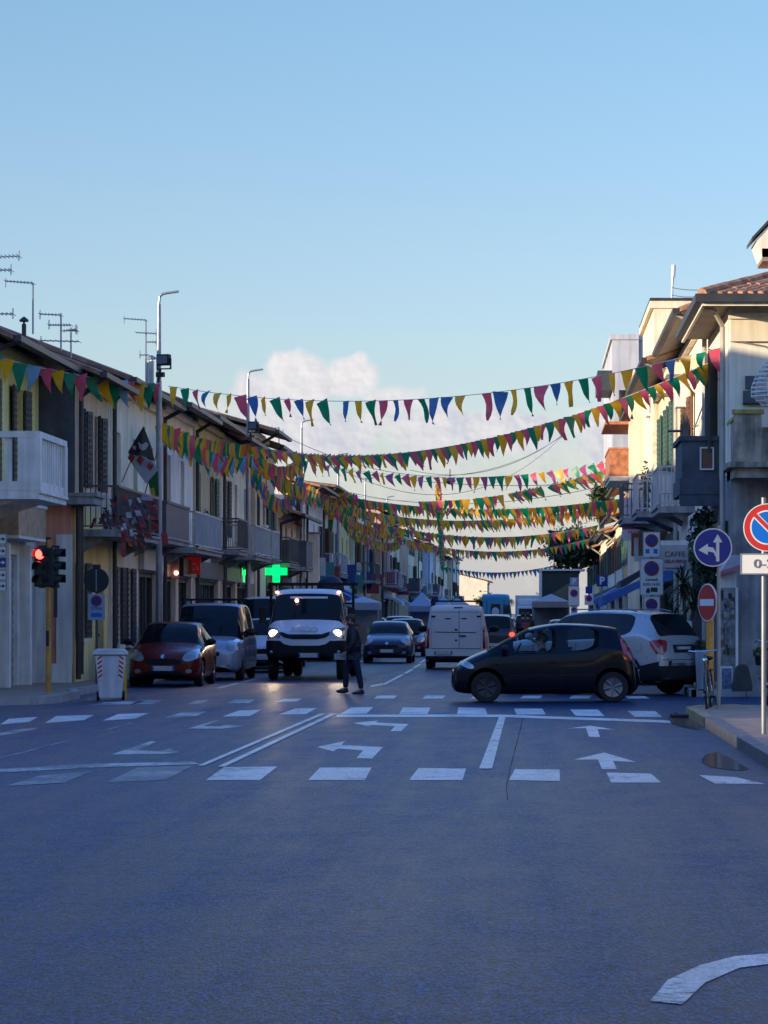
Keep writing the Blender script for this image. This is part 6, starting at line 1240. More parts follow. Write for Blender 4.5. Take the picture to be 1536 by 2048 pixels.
# carnival puppets and streamers
r = empty('hanging_streamer', at(662, 1035, 140), 0, 'yellow and green paper streamer doll hung from a balcony', 'decoration'); k = 140/F; q = MB(); q.prism([(-8*k, 0, 20*k), (8*k, 0, 20*k), (6*k, 0, 0), (2*k, 0, -34*k), (-5*k, 0, -20*k)], (0, .05, 0)); q.prism([(-14*k, 0, 18*k), (-8*k, 0, 20*k), (-10*k, 0, -10*k)], (0, .04, 0)); q.ball((0, 0, 24*k), .1); q.build('paper_body', PEN['yellow'], r); q = MB(); q.prism([(-6*k, -.03, -4*k), (4*k, -.03, -4*k), (1*k, -.03, -30*k), (-6*k, -.03, -22*k)], (0, .02, 0)); q.build('skirt', PEN['green'], r)
r = empty('rolled_flag', at(596, 1030, 122), 0, 'dark red rolled flag on the third lamp post', 'flag'); k = 122/F; q = MB(); q.prism([(-3*k, 0, 40*k), (2*k, 0, 38*k), (9*k, 0, -25*k), (-6*k, 0, -20*k)], (0, .05, 0)); q.build('cloth', FDR, r); q = MB(); q.tube((-3*k, 0, 45*k), (8*k, 0, -45*k), .02); q.build('pole', SHBR, r)
r = empty('plant_tub', at(398, 1035, 93), 0, 'bushy dark plant in a pot on the olive house balcony', 'plant'); 
def leafball(parent, c, rad, n, m, name='foliage', leaf=.09, seed=1, flat=1.0):
    r_ = random.Random(seed); q = MB(); rad = rad if hasattr(rad, '__len__') else (rad, rad, rad)
    for i in range(n):
        while True:
            v = Vector((r_.uniform(-1, 1), r_.uniform(-1, 1), r_.uniform(-1, 1)))
            if .25 < v.length < 1: break
        v *= .75+.35*r_.random(); p = Vector(c)+Vector((v.x*rad[0], v.y*rad[1], v.z*rad[2])); a = Vector((r_.gauss(0, 1), r_.gauss(0, 1), r_.gauss(0, 1))).normalized(); b = a.cross(Vector((r_.gauss(0, 1), r_.gauss(0, 1), r_.gauss(0, 1)))).normalized(); s = leaf*r_.uniform(.5, 1.3)
        q.quad([p-a*s, p-b*s*.5, p+a*s, p+b*s*.5])
    return q.build(name, m, parent, norm=False)
LEAF = mat('dark_leaf', (.035, .06, .025), .6, var=.5, scale=3); PINE = mat('pine_foliage', (.030, .050, .022), .7, var=.5, scale=1.2); LEAF2 = mat('lit_leaf', (.07, .10, .035), .6, var=.5, scale=2); BARK = mat('bark', (.10, .075, .055), .9, var=.4, bump=.5)
leafball(r, (0, 0, 0), (.28, .3, .3), 260, LEAF, leaf=.08); q = MB(); q.lathe([(.12, -.45), (.18, -.15), (.15, -.15), (.1, -.3)]); q.build('pot', RB, r)
r = empty('balcony_plant', at(464, 1145, 104), 0, 'green lit plants over the pharmacy shopfront', 'plant'); leafball(r, (0, 0, .15), (.35, .5, .45), 300, LEAF2, seed=5); q = MB(); q.box(-.3, .3, -.3, .3, -.5, -.3); q.build('planter', GREYB, r)
# ---------------------------------------------------------------- market tents, trees, stage far down the street
TW = cloth_mat('tent_white_blue', (.36, .42, .52), .2); TG = cloth_mat('tent_grey', (.30, .29, .28), .2)
def tent(px0, px1, y_eave, y_peak, Y, lab, m, sides=True, d=3.0):
    k = Y/F; x0, x1 = (px0-CX)*k, (px1-CX)*k; ze, zp = EYE+(CY-y_eave)*k, EYE+(CY-y_peak)*k; c = (x0+x1)/2; r = empty('market_tent', (c, Y, 0), 0, lab, 'market tent'); w = (x1-x0)/2; q = MB()
    n = 5; prev = None
    for i in range(n+1):
        t = i/n; s = (1-t)**1.45 if zp-ze > 1 else 1-t; ring = [Vector((a*w*s*1.05, d/2+b*d/2*s*1.05, ze+(zp-ze)*t)) for a, b in ((-1, -1), (1, -1), (1, 1), (-1, 1))]
        if prev:
            for j in range(4):
                if i < n: q.quad([prev[j], prev[(j+1) % 4], ring[(j+1) % 4], ring[j]])
                else: q.quad([prev[j], prev[(j+1) % 4], ring[0]+Vector((.01, 0, 0))][:3])
        prev = ring
    for (a, b) in (((-1, -1), (1, -1)), ((1, -1), (1, 1)), ((1, 1), (-1, 1)), ((-1, 1), (-1, -1))): q.quad([(a[0]*w*1.05, d/2+a[1]*d/2*1.05, ze), (b[0]*w*1.05, d/2+b[1]*d/2*1.05, ze), (b[0]*w*1.05, d/2+b[1]*d/2*1.05, ze-.28), (a[0]*w*1.05, d/2+a[1]*d/2*1.05, ze-.28)])
    q.build('canopy', m, r); q = MB()
    for a in (-1, 1):
        for b in (0, 1): q.tube((a*w, b*d, 0), (a*w, b*d, ze), .04)
    q.build('leg', POLE, r) if False else None
    q.bm.free() if False else None
    for a in (-1, 1):
        for b in (0, 1): e = MB(); e.tube((a*w, b*d, 0), (a*w, b*d, ze), .04); e.build('leg', POLE, r)
    if sides: e = MB(); e.box(-w*.95, w*.95, d*.9, d*.92, .3, ze-.2); e.build('back_cloth', m, r)
    return r
tent(818, 866, 1212, 1184, 150, 'white peaked market tent beside the blue signs', TW); tent(868, 902, 1213, 1191, 175, 'second peaked white tent, half behind the white van', TW); tent(892, 935, 1208, 1196, 190, 'pale tent top just above the white van', TG)
tent(1066, 1138, 1203, 1187, 140, 'grey market tent with clear side windows beyond the SUV', TG); tent(690, 756, 1205, 1192, 112, 'low white awning tent behind the truck', TW, d=2)
def tree(px, y_base, y_top, Y, w, lab, m, leaves=2600, name='tree', seed=1, flat=False, clumps=9):
    k = Y/F; p = at(px, 0, Y); p.z = 0; zt = EYE+(CY-y_top)*k; zb = EYE+(CY-y_base)*k; r = empty(name, p, 0, lab, 'tree'); W_ = w*k/2; rr = random.Random(seed); q = MB(); q.tube((0, 0, 0), (0, 0, zb), .22, .16, seg=8)
    cs = []
    for i in range(clumps):
        a = rr.uniform(0, 6.28); t = rr.random()**.6; c = Vector((math.cos(a)*W_*.7*t, math.sin(a)*W_*.7*t, rr.uniform(zb+(zt-zb)*.25, zt-(zt-zb)*.22))); cs.append(c); q.tube((0, 0, zb*.8), c, .09, .03, seg=5)
    q.build('trunk', BARK, r); q = MB()
    for c in cs:
        R0 = Vector((W_*.42, W_*.42, (zt-zb)*.26))*rr.uniform(.75, 1.15)
        for i in range(leaves//clumps):
            v = Vector((rr.gauss(0, .5), rr.gauss(0, .5), rr.gauss(0, .5))); p_ = c+Vector((v.x*R0.x, v.y*R0.y, v.z*R0.z))*1.25; a = Vector((rr.gauss(0, 1), rr.gauss(0, 1), rr.gauss(0, 1))).normalized(); b = a.cross(Vector((rr.gauss(0, 1), rr.gauss(0, 1), 1))).normalized(); s = rr.uniform(.09, .26); q.quad([p_-a*s, p_-b*s*.6, p_+a*s, p_+b*s*.6])
    q.build('crown', m, r, norm=False); return r
tree(1148, 1135, 1062, 205, 100, 'dark dense pine standing over the street end', PINE, 6000, 'pine_tree', 3, clumps=12)
tree(1203, 1030, 972, 215, 46, 'lighter tree top showing above the far low roofs', LEAF2, 1600, 'tree', 5); tree(1120, 1120, 1075, 230, 40, 'smaller dark tree joined to the dense pine', PINE, 1500, 'pine_tree', 8)
for i, (px, yt, Y, w) in enumerate(((965, 1185, 520, 40), (1008, 1196, 700, 50), (1060, 1190, 650, 44))): tree(px, 1222, yt, Y, w, ['far bushy tree at the street end beside the last shaded house', 'farthest tree at the street end, behind the blue van', 'far tree at the street end beside the white lorry'][i], LEAF, 900, 'tree', 20+i)
k = 185/F; r = empty('stage_truck', at(1130, 1232, 185), 0, 'dark green covered stage trailer under the pine', 'trailer'); r.location.z = 0; q = MB(); q.box(-48*k, 28*k, 0, 3, 2.2, EYE+(CY-1142)*k); q.build('canopy_box', mat('dark_green_tarp', (.025, .035, .03), .7), r); q = MB(); q.prism([(-46*k, -.02, 2.6), (28*k, -.02, 4.0), (28*k, -.02, 3.0), (-20*k, -.02, 2.2)], (0, .015, 0)); q.build('side_flap', mat('khaki_flap', (.13, .13, .08), .8), r)
q = MB(); q.box(-52*k, -46*k, -.1, .2, 0, EYE+(CY-1140)*k); q.build('mast', SWHITE, r); q = MB(); q.box(-52*k, 40*k, -.2, 3.2, EYE+(CY-1142)*k+.01, EYE+(CY-1138)*k); q.build('roof', FRAMEW, r); 
for x in (-1.2, .6): wheel(r, x, -.1, .45, rim=STEELR)
# lit far blocks closing the left row
far = House('L', -7.4, 520, 545, 7.6, 'sunlit cream house where the street bends', P_CRM, depth=12); far.window(4, 4, 1.2, 1.6, SHDK); far.roof(ov=.6, rise=1.5); far.done()
# ---------------------------------------------------------------- things on the sunlit side
# dish
r = empty('satellite_dish', at(1372, 862, 70), R(100), 'satellite dish in a shade-dark brown on the bright cream house', 'satellite dish'); q = MB(); q.lathe([(.001, .09), (.2, .065), (.35, .02), (.44, -.03), (.445, -.045), (.34, 0), (.001, .07)], Matrix.Rotation(R(90), 4, 'X'), 28); q.build('dish', mat('dish_shade_brown', (.10, .06, .045), .5), r, smooth=40); q = MB(); q.tube((0, -.02, -.35), (0, -.5, -.1), .02); q.ball((0, -.52, -.08), .05); q.tube((0, .08, 0), (.1, .4, 0), .03); q.build('arm', RAILM, r)  # shade put into the dish colour, as it faces away
# bell shaped white light decoration on the corner house
r = empty('bell_decoration', at(1545, 765, 58.6), 0, 'big white wire bell decoration cut by the picture edge', 'decoration'); q = MB(); WIRE = mat('white_garland', (.62, .60, .55), .6, var=.3, scale=30)
for i in range(11):
    z = .40-i*.085; rad = .05+.36*math.sin(min(1, (i+1)/8)*1.57); 
    if i > 8: rad *= 1-.25*(i-8)
    n = 22
    for j in range(n): a, b = 2*math.pi*j/n, 2*math.pi*(j+1)/n; q.tube((rad*math.cos(a), rad*math.sin(a), z), (rad*math.cos(b), rad*math.sin(b), z), .020, seg=5, cap=False)
for j in range(10): a = 2*math.pi*j/10; q.path([(x*math.cos(a), x*math.sin(a), z) for x, z in ((.05, .44), (.2, .3), (.33, .1), (.41, -.1), (.41, -.25), (.2, -.45))], .012, seg=4)
q.build('wire_frame', WIRE, r); q = MB(); q.tube((0, 0, .4), (.0, .6, .9), .02); q.tube((0, 0, .44), (0, 0, .5), .03); q.build('hanger', RAILM, r)
r = empty('wall_creeper', (4.0, 65.5, 3.1), 0, 'dark green creeper hanging under the dark box balcony', 'plant'); leafball(r, (-.2, 0, .1), (.35, 1.2, .8), 900, LEAF, leaf=.09, seed=12); leafball(r, (-.1, 0, -.7), (.25, 1.0, .6), 300, LEAF, leaf=.08, seed=14)
r = empty('balcony_plant', (3.4, 88, 5.4), 0, 'green plant trailing on the cream house wall', 'plant'); leafball(r, (0, 0, 0), (.15, .4, .8), 160, LEAF2, leaf=.08, seed=15)
# signboards
Y = 91; k = Y/F; r = empty('shop_signboard', at(1262, 1037, Y), 0, 'pale lilac signboard with red lettering and a red K shape', 'shop sign'); LIL = mat('lilac_board', (.52, .45, .52), .5); RTX = mat('maroon_text', (.28, .03, .06), .5); q = MB(); q.box(-18*k, 34*k, -.03, .03, -44*k, 42*k); o = q.build('board', LIL, r); 
text_obj('LA TUA', 11*k, RTX, Matrix.Translation((2*k, -.036, 26*k)) @ FACE_CAM, o, depth=.002); text_obj('K', 20*k, RTX, Matrix.Translation((13*k, -.036, 12*k)) @ FACE_CAM, o, depth=.002, bold=.03); text_obj('Fortuna', 10*k, RTX, Matrix.Translation((6*k, -.036, -5*k)) @ FACE_CAM, o, depth=.002)
q = MB(); q.box(-18*k, 30*k, -.04, -.031, -22*k, -17*k); q.build('red_band', RTX, o); text_obj('BAR CAFFE', 5*k, RTX, Matrix.Translation((6*k, -.036, -27*k)) @ FACE_CAM, o, depth=.002); q = MB(); q.tube((20*k, .05, -5), (20*k, .05, -.8), .04); q.build('post', POST, r)
Y = 73; k = Y/F; r = empty('shop_fascia_sign', at(1352, 1115, Y), 0, 'white shop fascia reading CAFFE over a red lettered line', 'shop sign'); q = MB(); q.box(-34*k, 24*k, -.03, .03, -26*k, 25*k); o = q.build('board', mat('cream_board', (.44, .42, .40), .5, var=.2), r); text_obj('CAFFE', 15*k, SDK, Matrix.Translation((-2*k, -.036, 6*k)) @ FACE_CAM, o, depth=.002); text_obj('GELATERIA', 9*k, RTX, Matrix.Translation((-2*k, -.036, -8*k)) @ FACE_CAM, o, depth=.002, bold=.004); q = MB(); q.box(-34*k, 40*k, .0, .6, 25*k, 34*k); q.build('canopy', STONEW, r)
for t in (-28, -20): q = MB(); q.box(t*k, 20*k, -.036, -.031, -22*k-(t+28)*.2*k, -20*k-(t+28)*.2*k); q.build('stripe', STXT, o)
# awnings near the corner
r = empty('awning', (4.0, 52+.0, 0), 0, 'white awning with a pink edge beside the blue direction sign', 'awning'); r.location = at(1462, 1130, 58); k = 58/F; q = MB(); q.prism([(-26*k, 0, -20*k), (2*k, 0, 20*k), (30*k, 0, 20*k), (24*k, 0, -8*k)], (0, .9, 0)); q.build('cloth', cloth_mat('awning_lilac', (.40, .40, .50), .2), r); q = MB(); q.prism([(-26*k, -.01, -20*k), (-20*k, -.01, -12*k), (28*k, -.01, 4*k), (24*k, -.01, -8*k)], (0, .008, 0)); q.build('edge_band', cloth_mat('awning_pink', (.45, .14, .20), .2), r)
r = empty('wall_box', at(1455, 1158, 58.5), 0, 'square white box sign under the awning', 'sign'); k = 58.5/F; q = MB(); q.box(-17*k, 17*k, -.1, .1, -18*k, 18*k); q.build('case', SWHITE, r, bevel=.01); q = MB(); q.box(-15*k, 15*k, -.11, -.101, -16*k, 16*k); q.build('face', BINM, r)
# torn posters on a board
r = empty('poster_board', at(1456, 1392, 60.4), 0, 'narrow board covered in torn grey posters beside the corner wall', 'poster board'); r.location.z = .1; k = 60.4/F; q = MB(); q.box(-18*k, 14*k, -.02, .03, .1, 206*k); o = q.build('board', mat('torn_poster_base', (.22, .21, .20), .85, var=.6, scale=9, bump=.4), r); rr = random.Random(4); q = MB()
for i in range(34):
    x, z = rr.uniform(-15, 10)*k, rr.uniform(60, 196)*k; a, b = rr.uniform(2, 6)*k, rr.uniform(5, 16)*k; q.prism([(x, -.03, z), (x+a, -.03, z+rr.uniform(-3, 3)*k), (x+a*.8, -.04, z+b), (x-a*.4, -.035, z+b*.8)], (0, .004, 0), mi=i % 3)
q.build('torn_poster', [SHOPD, mat('poster_grey', (.30, .30, .29), .8), mat('poster_brown', (.14, .10, .08), .8)], o); q = MB(); q.box(15*k, 20*k, -.06, .0, 0, 206*k); q.build('frame', STONEW, o)
r = empty('notice_case', at(1453, 1385, 59.8), 0, 'small blue grey notice case standing against the wall', 'notice board'); r.location.z = .1; k = 59.8/F; q = MB(); q.box(-12*k, 12*k, -.04, .04, 2*k, 50*k); o = q.build('case', FRAMEW, r); q = MB(); q.box(-10*k, 10*k, -.046, -.041, 4*k, 46*k); q.build('notice', mat('notice_print', (.12, .15, .22), .6, var=.7, scale=14), o)
q = MB(); q.lathe([(.20, 0), (.21, .1), (.17, .28), (.14, .42), (.11, .5), (.05, .53)], seg=16); tag(q.build('stone_bollard', mat('brown_stone', (.055, .045, .04), .85, var=.3), loc=Vector(((1484-CX)*59/F, 59, .12)), smooth=60), 'squat brown stone bollard at the foot of the corner wall', 'bollard')
# tall white planter with yucca
r = empty('yucca_plant', (at(1368, 0, 64).x, 64, .1), 0, 'spiky green yucca in a pot in front of the shop', 'plant'); q = MB(); q.lathe([(.16, 0), (.22, .45), (.2, .45)]); q.build('pot', GREYB, r); q = MB(); q.path([(0, 0, .4), (.03, 0, 1.3), (-.02, 0, 2.2)], .045); q.path([(.03, 0, 1.0), (.22, .0, 1.7)], .035); q.path([(.0, 0, .9), (-.22, .1, 1.5)], .03); q.build('trunk', BARK, r); q = MB(); rr = random.Random(9)
for (c, n, l) in (((-.02, 0, 2.2), 70, .62), ((.22, 0, 1.72), 50, .5), ((-.22, .1, 1.5), 45, .45), ((.05, 0, 1.9), 40, .5)):
    for i in range(n):
        a = rr.uniform(0, 6.28); e = rr.uniform(-.7, 1.4); d = Vector((math.cos(a)*math.cos(e), math.sin(a)*math.cos(e), math.sin(e))); s = d.cross(Vector((0, 0, 1))).normalized()*.022; L_ = l*rr.uniform(.7, 1.1); c_ = Vector(c); m_ = c_+d*L_*.55+Vector((0, 0, .03)); t_ = c_+d*L_-Vector((0, 0, .10*L_/.5)); q.quad([c_-s*.6, c_+s*.6, m_+s, m_-s]); q.quad([m_-s, m_+s, t_+s*.1, t_-s*.1])
q.build('leaves', LEAF, r, norm=False)
r = empty('tall_planter', (at(1402, 0, 61).x, 60.9, .0), 0, 'tall pale tapering planter between the SUV and the yellow pole', 'planter'); k = 61/F; q = MB(); q.prism([(-9*k, -.13, 0), (8*k, -.13, 0), (14*k, -.17, 90*k), (-14*k, -.17, 90*k)], (0, .3, 0)); q.build('body', mat('planter_blue_white', (.30, .36, .42), .5, var=.2, streak=.3), r, bevel=.02); leafball(r, (0, 0, .98), (.16, .16, .12), 120, LEAF, leaf=.06)
q = MB(); q.box(-.07, .07, -.03, .03, 0, 1.4); q.build('upright', FRAMEW, empty('white_post', (at(1376, 0, 63).x, 63, .1), 0, 'short white round topped post behind the SUV', 'post'))
# red vertical banner behind suv
r = empty('street_banner', at(1385, 1330, 62), 0, 'narrow dark red banner beside the tall planter', 'banner'); k = 62/F; q = MB(); q.prism([(-3*k, 0, -30*k), (4*k, 0, -30*k), (6*k, 0, 50*k), (-1*k, 0, 50*k)], (0, .02, 0)); q.build('cloth', FDR, r); q = MB(); q.tube((0, .03, -60*k), (4*k, .03, 52*k), .015); q.build('pole', POST, r)
r = empty('potted_plant', at(1517, 1305, 58), 0, 'small green plant on the wall at the picture edge', 'plant'); leafball(r, (0, 0, 0), (.10, .1, .12), 90, LEAF2, leaf=.06, seed=8); q = MB(); q.lathe([(.05, -.25), (.08, -.08), (.07, -.08)]); q.build('pot', TRIM, r)
# ---------------------------------------------------------------- bicycles
def bicycle(loc, yaw, lab, fm, lean=0):
    r = empty('bicycle', loc, yaw, lab, 'bicycle'); r.rotation_euler = (lean, 0, yaw)
    for x in (.54, -.54):
        q = MB(); n = 30
        for j in range(n): a, b = 2*math.pi*j/n, 2*math.pi*(j+1)/n; q.tube((.33*math.cos(a), 0, .33*math.sin(a)), (.33*math.cos(b), 0, .33*math.sin(b)), .018, seg=6, cap=False)
        w_ = q.build('wheel', RUB, r); w_.location = (x, 0, .35); q = MB()
        for j in range(14): a = 2*math.pi*j/14; q.tube((0, .02*(-1)**j, 0), (.32*math.cos(a), 0, .32*math.sin(a)), .002, seg=4)
        q.tube((0, -.05, 0), (0, .05, 0), .02); q.build('spokes', CHROME, w_)
        q = MB(); q.path([(x+.37*math.cos(R(a)), 0, .35+.37*math.sin(R(a))) for a in range(10, 171, 20)], .022); q.build('mudguard', fm, r)
    q = MB(); q.tube((-.15, 0, .30), (-.28, 0, .82), .016); q.tube((-.15, 0, .30), (.42, 0, .75), .018); q.tube((-.2, 0, .55), (.40, 0, .82), .016); q.tube((.46, 0, .68), (.38, 0, .98), .018); q.path([(.46, 0, .68), (.50, 0, .5), (.54, 0, .35)], .014)
    for e in (-.04, .04): q.tube((-.15, e, .30), (-.54, e, .35), .010); q.tube((-.26, e, .75), (-.54, e, .35), .008)
    q.build('frame', fm, r); q = MB(); q.path([(.18, .28, 1.02), (.30, .25, 1.06), (.40, .12, 1.04), (.40, -.12, 1.04), (.30, -.25, 1.06), (.18, -.28, 1.02)], .013); q.build('handlebar', CHROME, r); q = MB(); q.ball((-.30, 0, .92), (.13, .09, .04)); q.tube((-.28, 0, .8), (-.30, 0, .9), .014); q.build('saddle', TRIM, r)
    q = MB(); q.tube((-.15, -.09, .30), (-.15, .09, .30), .02); q.tube((-.15, .09, .30), (-.02, .10, .18), .01); q.box(-.07, .03, .09, .19, .165, .185); q.tube((-.15, -.09, .3), (-.28, -.10, .42), .01); q.box(-.33, -.23, -.19, -.09, .41, .43); q.build('pedals', TRIM, r)
    q = MB(); q.ball((.48, 0, .90), .045); q.build('lamp', CHROME, r); q = MB(); q.box(-.7, -.3, -.07, .07, .72, .735); q.build('carrier', TRIM, r); return r
bicycle((at(1421, 0, 48.1).x, 48.1, 0), R(-97), 'old dark bicycle leaning by the direction sign post', mat('dark_bike_paint', (.03, .03, .03), .4), R(4)); bicycle((at(1536, 0, 49.5).x, 49.5, .13), R(-95), 'second bicycle, cut by the picture edge behind the near sign post', mat('red_bike_paint', (.10, .02, .02), .4), R(-4))
# ---------------------------------------------------------------- people
SKIN = mat('skin', (.36, .22, .16), .55, var=.1); JACK = mat('dark_quilted_jacket', (.008, .009, .014), .6, var=.3, bump=.5, bscale=9); JEAN = mat('dark_blue_jeans', (.010, .014, .035), .85, var=.3); SHOE = mat('black_shoes', (.01, .01, .012), .5); HAIR = mat('brown_hair', (.06, .035, .02), .7, var=.4, scale=20, bump=.6)
FUR = mat('fur_trim', (.12, .08, .05), .95, var=.5, scale=30, bump=1)
def skin(joints, edges, name, m, parent, subs=2, root=0):
    me = bpy.data.meshes.new(name); me.from_pydata([j[0] for j in joints], edges, []); o = bpy.data.objects.new(name, me); COL.objects.link(o)
    md = o.modifiers.new('s', 'SKIN'); md.use_smooth_shade = True
    for i, j in enumerate(joints):
        r = j[1]; o.data.skin_vertices[0].data[i].radius = (r, r) if not hasattr(r, '__len__') else r
    o.data.skin_vertices[0].data[root].use_root = True
    sb = o.modifiers.new('b', 'SUBSURF'); sb.levels = subs; sb.render_levels = subs; bpy.context.view_layer.update()
    m2 = bpy.data.meshes.new_from_object(o.evaluated_get(bpy.context.evaluated_depsgraph_get())); bpy.data.objects.remove(o)
    m2.materials.clear(); m2.materials.append(m); o = bpy.data.objects.new(name, m2); COL.objects.link(o); o.parent = parent; return o
def chain(*idx): return list(zip(idx[:-1], idx[1:]))
def person(loc, yaw, lab, J, jacket=JACK, trousers=JEAN, hair=HAIR, hood=False, name='person', coat_len=0, look=0):
    """J: joint positions in a frame whose +x is the way the person faces"""
    r = empty(name, loc, yaw, lab, 'person'); V_ = {k: Vector(v) for k, v in J.items()}; mb = []
    names = ['pelvis', 'spine', 'chest', 'neck', 'headb', 'headt', 'hipL', 'kneeL', 'ankL', 'toeL', 'hipR', 'kneeR', 'ankR', 'toeR', 'shL', 'elL', 'wrL', 'shR', 'elR', 'wrR']
    ra = dict(pelvis=(.12, .14), spine=(.10, .13), chest=(.11, .15), neck=.055, headb=(.075, .085), headt=(.085, .095), hipL=.085, kneeL=.055, ankL=.038, toeL=.03, hipR=.085, kneeR=.055, ankR=.038, toeR=.03, shL=.055, elL=.04, wrL=.027, shR=.055, elR=.04, wrR=.027)
    pts = [(V_[n], ra[n]) for n in names]; ix = {n: i for i, n in enumerate(names)}; E = [(a, b) for a, b in (('pelvis', 'spine'), ('spine', 'chest'), ('chest', 'neck'), ('neck', 'headb'), ('headb', 'headt'), ('pelvis', 'hipL'), ('hipL', 'kneeL'), ('kneeL', 'ankL'), ('ankL', 'toeL'), ('pelvis', 'hipR'), ('hipR', 'kneeR'), ('kneeR', 'ankR'), ('ankR', 'toeR'), ('chest', 'shL'), ('shL', 'elL'), ('elL', 'wrL'), ('chest', 'shR'), ('shR', 'elR'), ('elR', 'wrR'))]; E = [(ix[a], ix[b]) for a, b in E]
    for s in 'LR':      # palm and five fingers
        w = V_['wr'+s]; d = (w-V_['el'+s]).normalized(); up = Vector((1, 0, 0)); up = (up-d*up.dot(d)).normalized(); n = d.cross(up); b = len(pts); pts.append((w+d*.045, .024)); E.append((ix['wr'+s], b))
        for f, (o_, l) in enumerate(((.028, .062), (.010, .072), (-.010, .068), (-.027, .052))):
            k0 = len(pts); c = w+d*.085+up*o_; pts += [(c, .010), (c+d*l*.5+n*.006, .009), (c+d*l*.8+n*.03, .008)]; E += [(b, k0), (k0, k0+1), (k0+1, k0+2)]
        k0 = len(pts); c = w+d*.035+up*.036; pts += [(c, .011), (c+d*.035+up*.018+n*.01, .010)]; E += [(b, k0), (k0, k0+1)]
    body = skin(pts, E, 'body', SKIN, r, 2)
    def sub(ns, rad, nm, m, extra=()):
        p = [(V_[n] if isinstance(n, str) else Vector(n), q) for n, q in zip(ns, rad)]; return skin(p, list(extra), nm, m, r, 2)
    j = sub(['pelvis', 'spine', 'chest', 'neck', 'shL', 'elL', 'wrL', 'shR', 'elR', 'wrR', tuple(V_['pelvis']-Vector((0, 0, .10+coat_len)))], [(.17, .19), (.15, .18), (.16, .19), (.085, .095), .095, .075, .052, .095, .075, .052, (.165, .18)], 'jacket', jacket, ((0, 1), (1, 2), (2, 3), (2, 4), (4, 5), (5, 6), (2, 7), (7, 8), (8, 9), (0, 10)))
    t = sub(['pelvis', 'hipL', 'kneeL', 'ankL', 'hipR', 'kneeR', 'ankR'], [(.135, .15), .105, .078, .062, .105, .078, .062], 'trousers', trousers, ((0, 1), (1, 2), (2, 3), (0, 4), (4, 5), (5, 6)))
    for s in 'LR':
        a, to = V_['ank'+s], V_['toe'+s]; q = MB(); d = (to-a); d.z = 0; d.normalize(); base = min(a.z, to.z+.03)-.06; ang = math.atan2(d.y, d.x); pitch = math.atan2(a.z-.09-to.z+.03, (to-a).length)
        M = Matrix.Translation(to*.45+a*.55+Vector((0, 0, -.045))) @ Matrix.Rotation(ang, 4, 'Z') @ Matrix.Rotation(max(0, pitch), 4, 'Y'); q.ball((0, 0, 0), (.145, .05, .045), seg=14); q.ball((-.07, 0, .03), (.06, .045, .06), seg=12)
        for v in q.bm.verts: v.co = M @ v.co
        q.build('shoe', SHOE, r, smooth=60)
    hb, ht = V_['headb'], V_['headt']; c = (hb+ht)/2; q = MB()    # hair cap, ears, eyes, nose, mouth
    q.ball(c+Vector((-.018, 0, .035)), (.108, .095, .105), seg=16); q.build('hair', hair, r, smooth=70)
    q = MB(); q.ball(c+Vector((.105, 0, -.01)), (.022, .014, .02)); q.ball(c+Vector((.095, 0, -.055)), (.012, .028, .007)); 
    for e in (-1, 1): q.ball(c+Vector((0, e*.093, -.01)), (.02, .012, .03))
    q.build('nose_and_ears', SKIN, body, smooth=70)
    for e in (-1, 1): q = MB(); q.ball(c+Vector((.088, e*.034, .018)), (.012, .014, .008)); q.build('eye', TRIM, body)
    if hood: q = MB(); n = 16; pts_ = [(c.x-.03+.0*math.cos(a), 0, 0) for a in (0,)]; q.lathe([(.115, -.02), (.135, .0), (.13, .035), (.10, .03)], Matrix.Translation(V_['neck']+Vector((-.02, 0, .03))), 18); q.build('hood_trim', FUR, j, smooth=70)
    return r
# walker crossing in front of the truck, striding with a parcel under one hand
Y = 61.5; k = Y/F; J = dict(pelvis=(0, 0, .93), spine=(.01, 0, 1.12), chest=(.02, 0, 1.33), neck=(.05, 0, 1.48), headb=(.08, 0, 1.56), headt=(.085, 0, 1.67), hipL=(.0, .10, .90), kneeL=(-.10, .10, .50), ankL=(-.17, .10, .10), toeL=(-.01, .11, .03), hipR=(.0, -.10, .90), kneeR=(.18, -.10, .51), ankR=(.19, -.10, .12), toeR=(.34, -.11, .08),
     shL=(.02, .19, 1.40), elL=(.0, .25, 1.12), wrL=(.16, .24, .92), shR=(.02, -.19, 1.40), elR=(-.05, -.25, 1.13), wrR=(.10, -.22, .93))
wk = person((at(708, 0, Y).x, Y, .0), R(180), 'person in a dark jacket and jeans striding over the crossing, parcel in hand', J, hood=True, coat_len=.02); wk.scale = (.94, .94, .94)
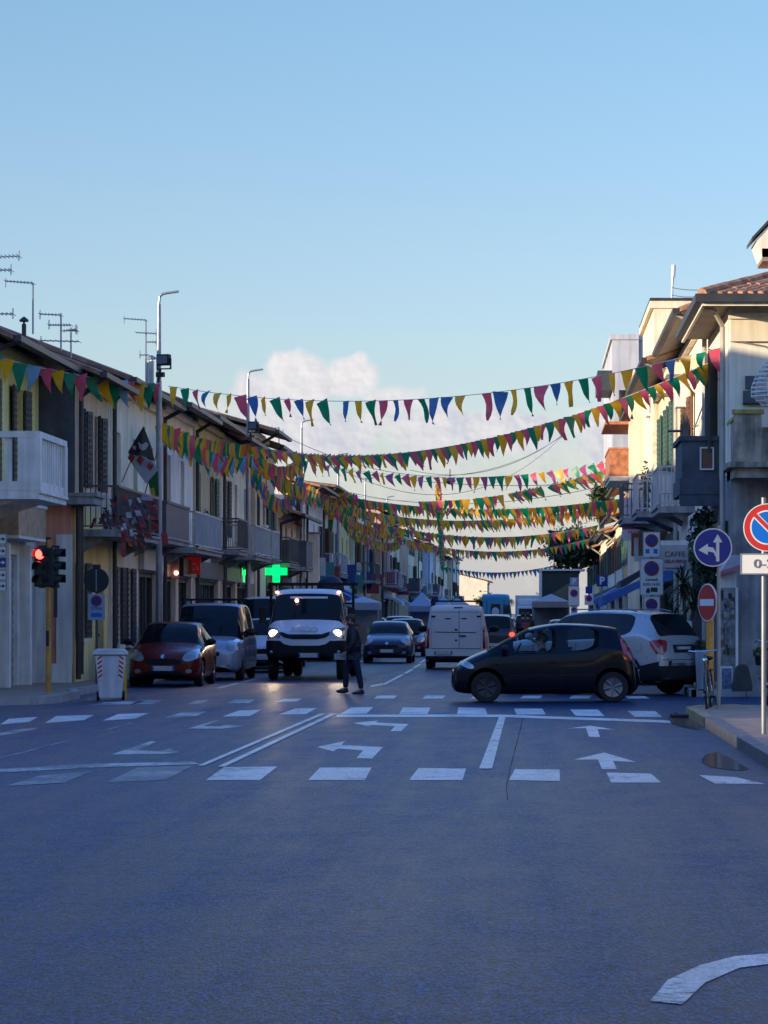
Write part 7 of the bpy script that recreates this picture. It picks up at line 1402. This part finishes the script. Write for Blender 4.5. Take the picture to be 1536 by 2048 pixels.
p = at(681, 1313, Y-.3); q = MB(); q.box(-.15, .15, -.02, .02, -.06, .07); tag(q.build('parcel', mat('pale_parcel', (.32, .30, .31), .6, var=.3), loc=Vector((p.x, Y+.24 if False else Y-.02, p.z-.01)), bevel=.006), 'flat pale parcel held by the walking person', 'parcel')
# driver of the black hatchback
J = dict(pelvis=(0, 0, .46), spine=(-.03, 0, .64), chest=(-.06, 0, .86), neck=(-.05, 0, 1.02), headb=(-.03, 0, 1.10), headt=(-.02, 0, 1.20), hipL=(.06, .10, .45), kneeL=(.46, .11, .58), ankL=(.72, .11, .32), toeL=(.86, .11, .34), hipR=(.06, -.10, .45), kneeR=(.46, -.11, .58), ankR=(.72, -.11, .32), toeR=(.86, -.11, .34),
     shL=(-.05, .19, .93), elL=(.12, .25, .74), wrL=(.36, .14, .90), shR=(-.05, -.19, .93), elR=(.12, -.25, .74), wrR=(.36, -.14, .90))
person((AYGO.location.x-.06, AYGO.location.y-.34, 0), AYGO.rotation_euler.z, 'driver in dark clothes at the wheel of the black hatchback', J)
# people far down the street
JS = dict(pelvis=(0, 0, .93), spine=(0, 0, 1.12), chest=(0, 0, 1.33), neck=(.01, 0, 1.48), headb=(.02, 0, 1.56), headt=(.02, 0, 1.67), hipL=(0, .1, .9), kneeL=(.05, .1, .5), ankL=(0, .1, .09), toeL=(.14, .11, .03), hipR=(0, -.1, .9), kneeR=(-.05, -.1, .5), ankR=(-.12, -.1, .12), toeR=(.02, -.1, .04),
     shL=(0, .19, 1.4), elL=(-.03, .25, 1.12), wrL=(.06, .25, .9), shR=(0, -.19, 1.4), elR=(.0, -.25, 1.12), wrR=(.08, -.23, .92))
for (px, Y, yaw, lab) in ((1046, 118, 80, 'person in black standing in the road beyond the dark cars'), (1056, 116, 120, 'person with a red bag beside the one in black'), (672, 118, -90, 'dark dressed person on the shaded pavement past the truck')):
    person((at(px, 0, Y).x, Y, 0), R(yaw), lab, JS)
p = at(1052, 1252, 115.6); q = MB(); q.box(-.16, .16, -.08, .08, -.15, .13); tag(q.build('shoulder_bag', mat('red_bag', (.30, .04, .05), .6), loc=p, bevel=.03), 'red bag carried by the person in the road', 'bag')
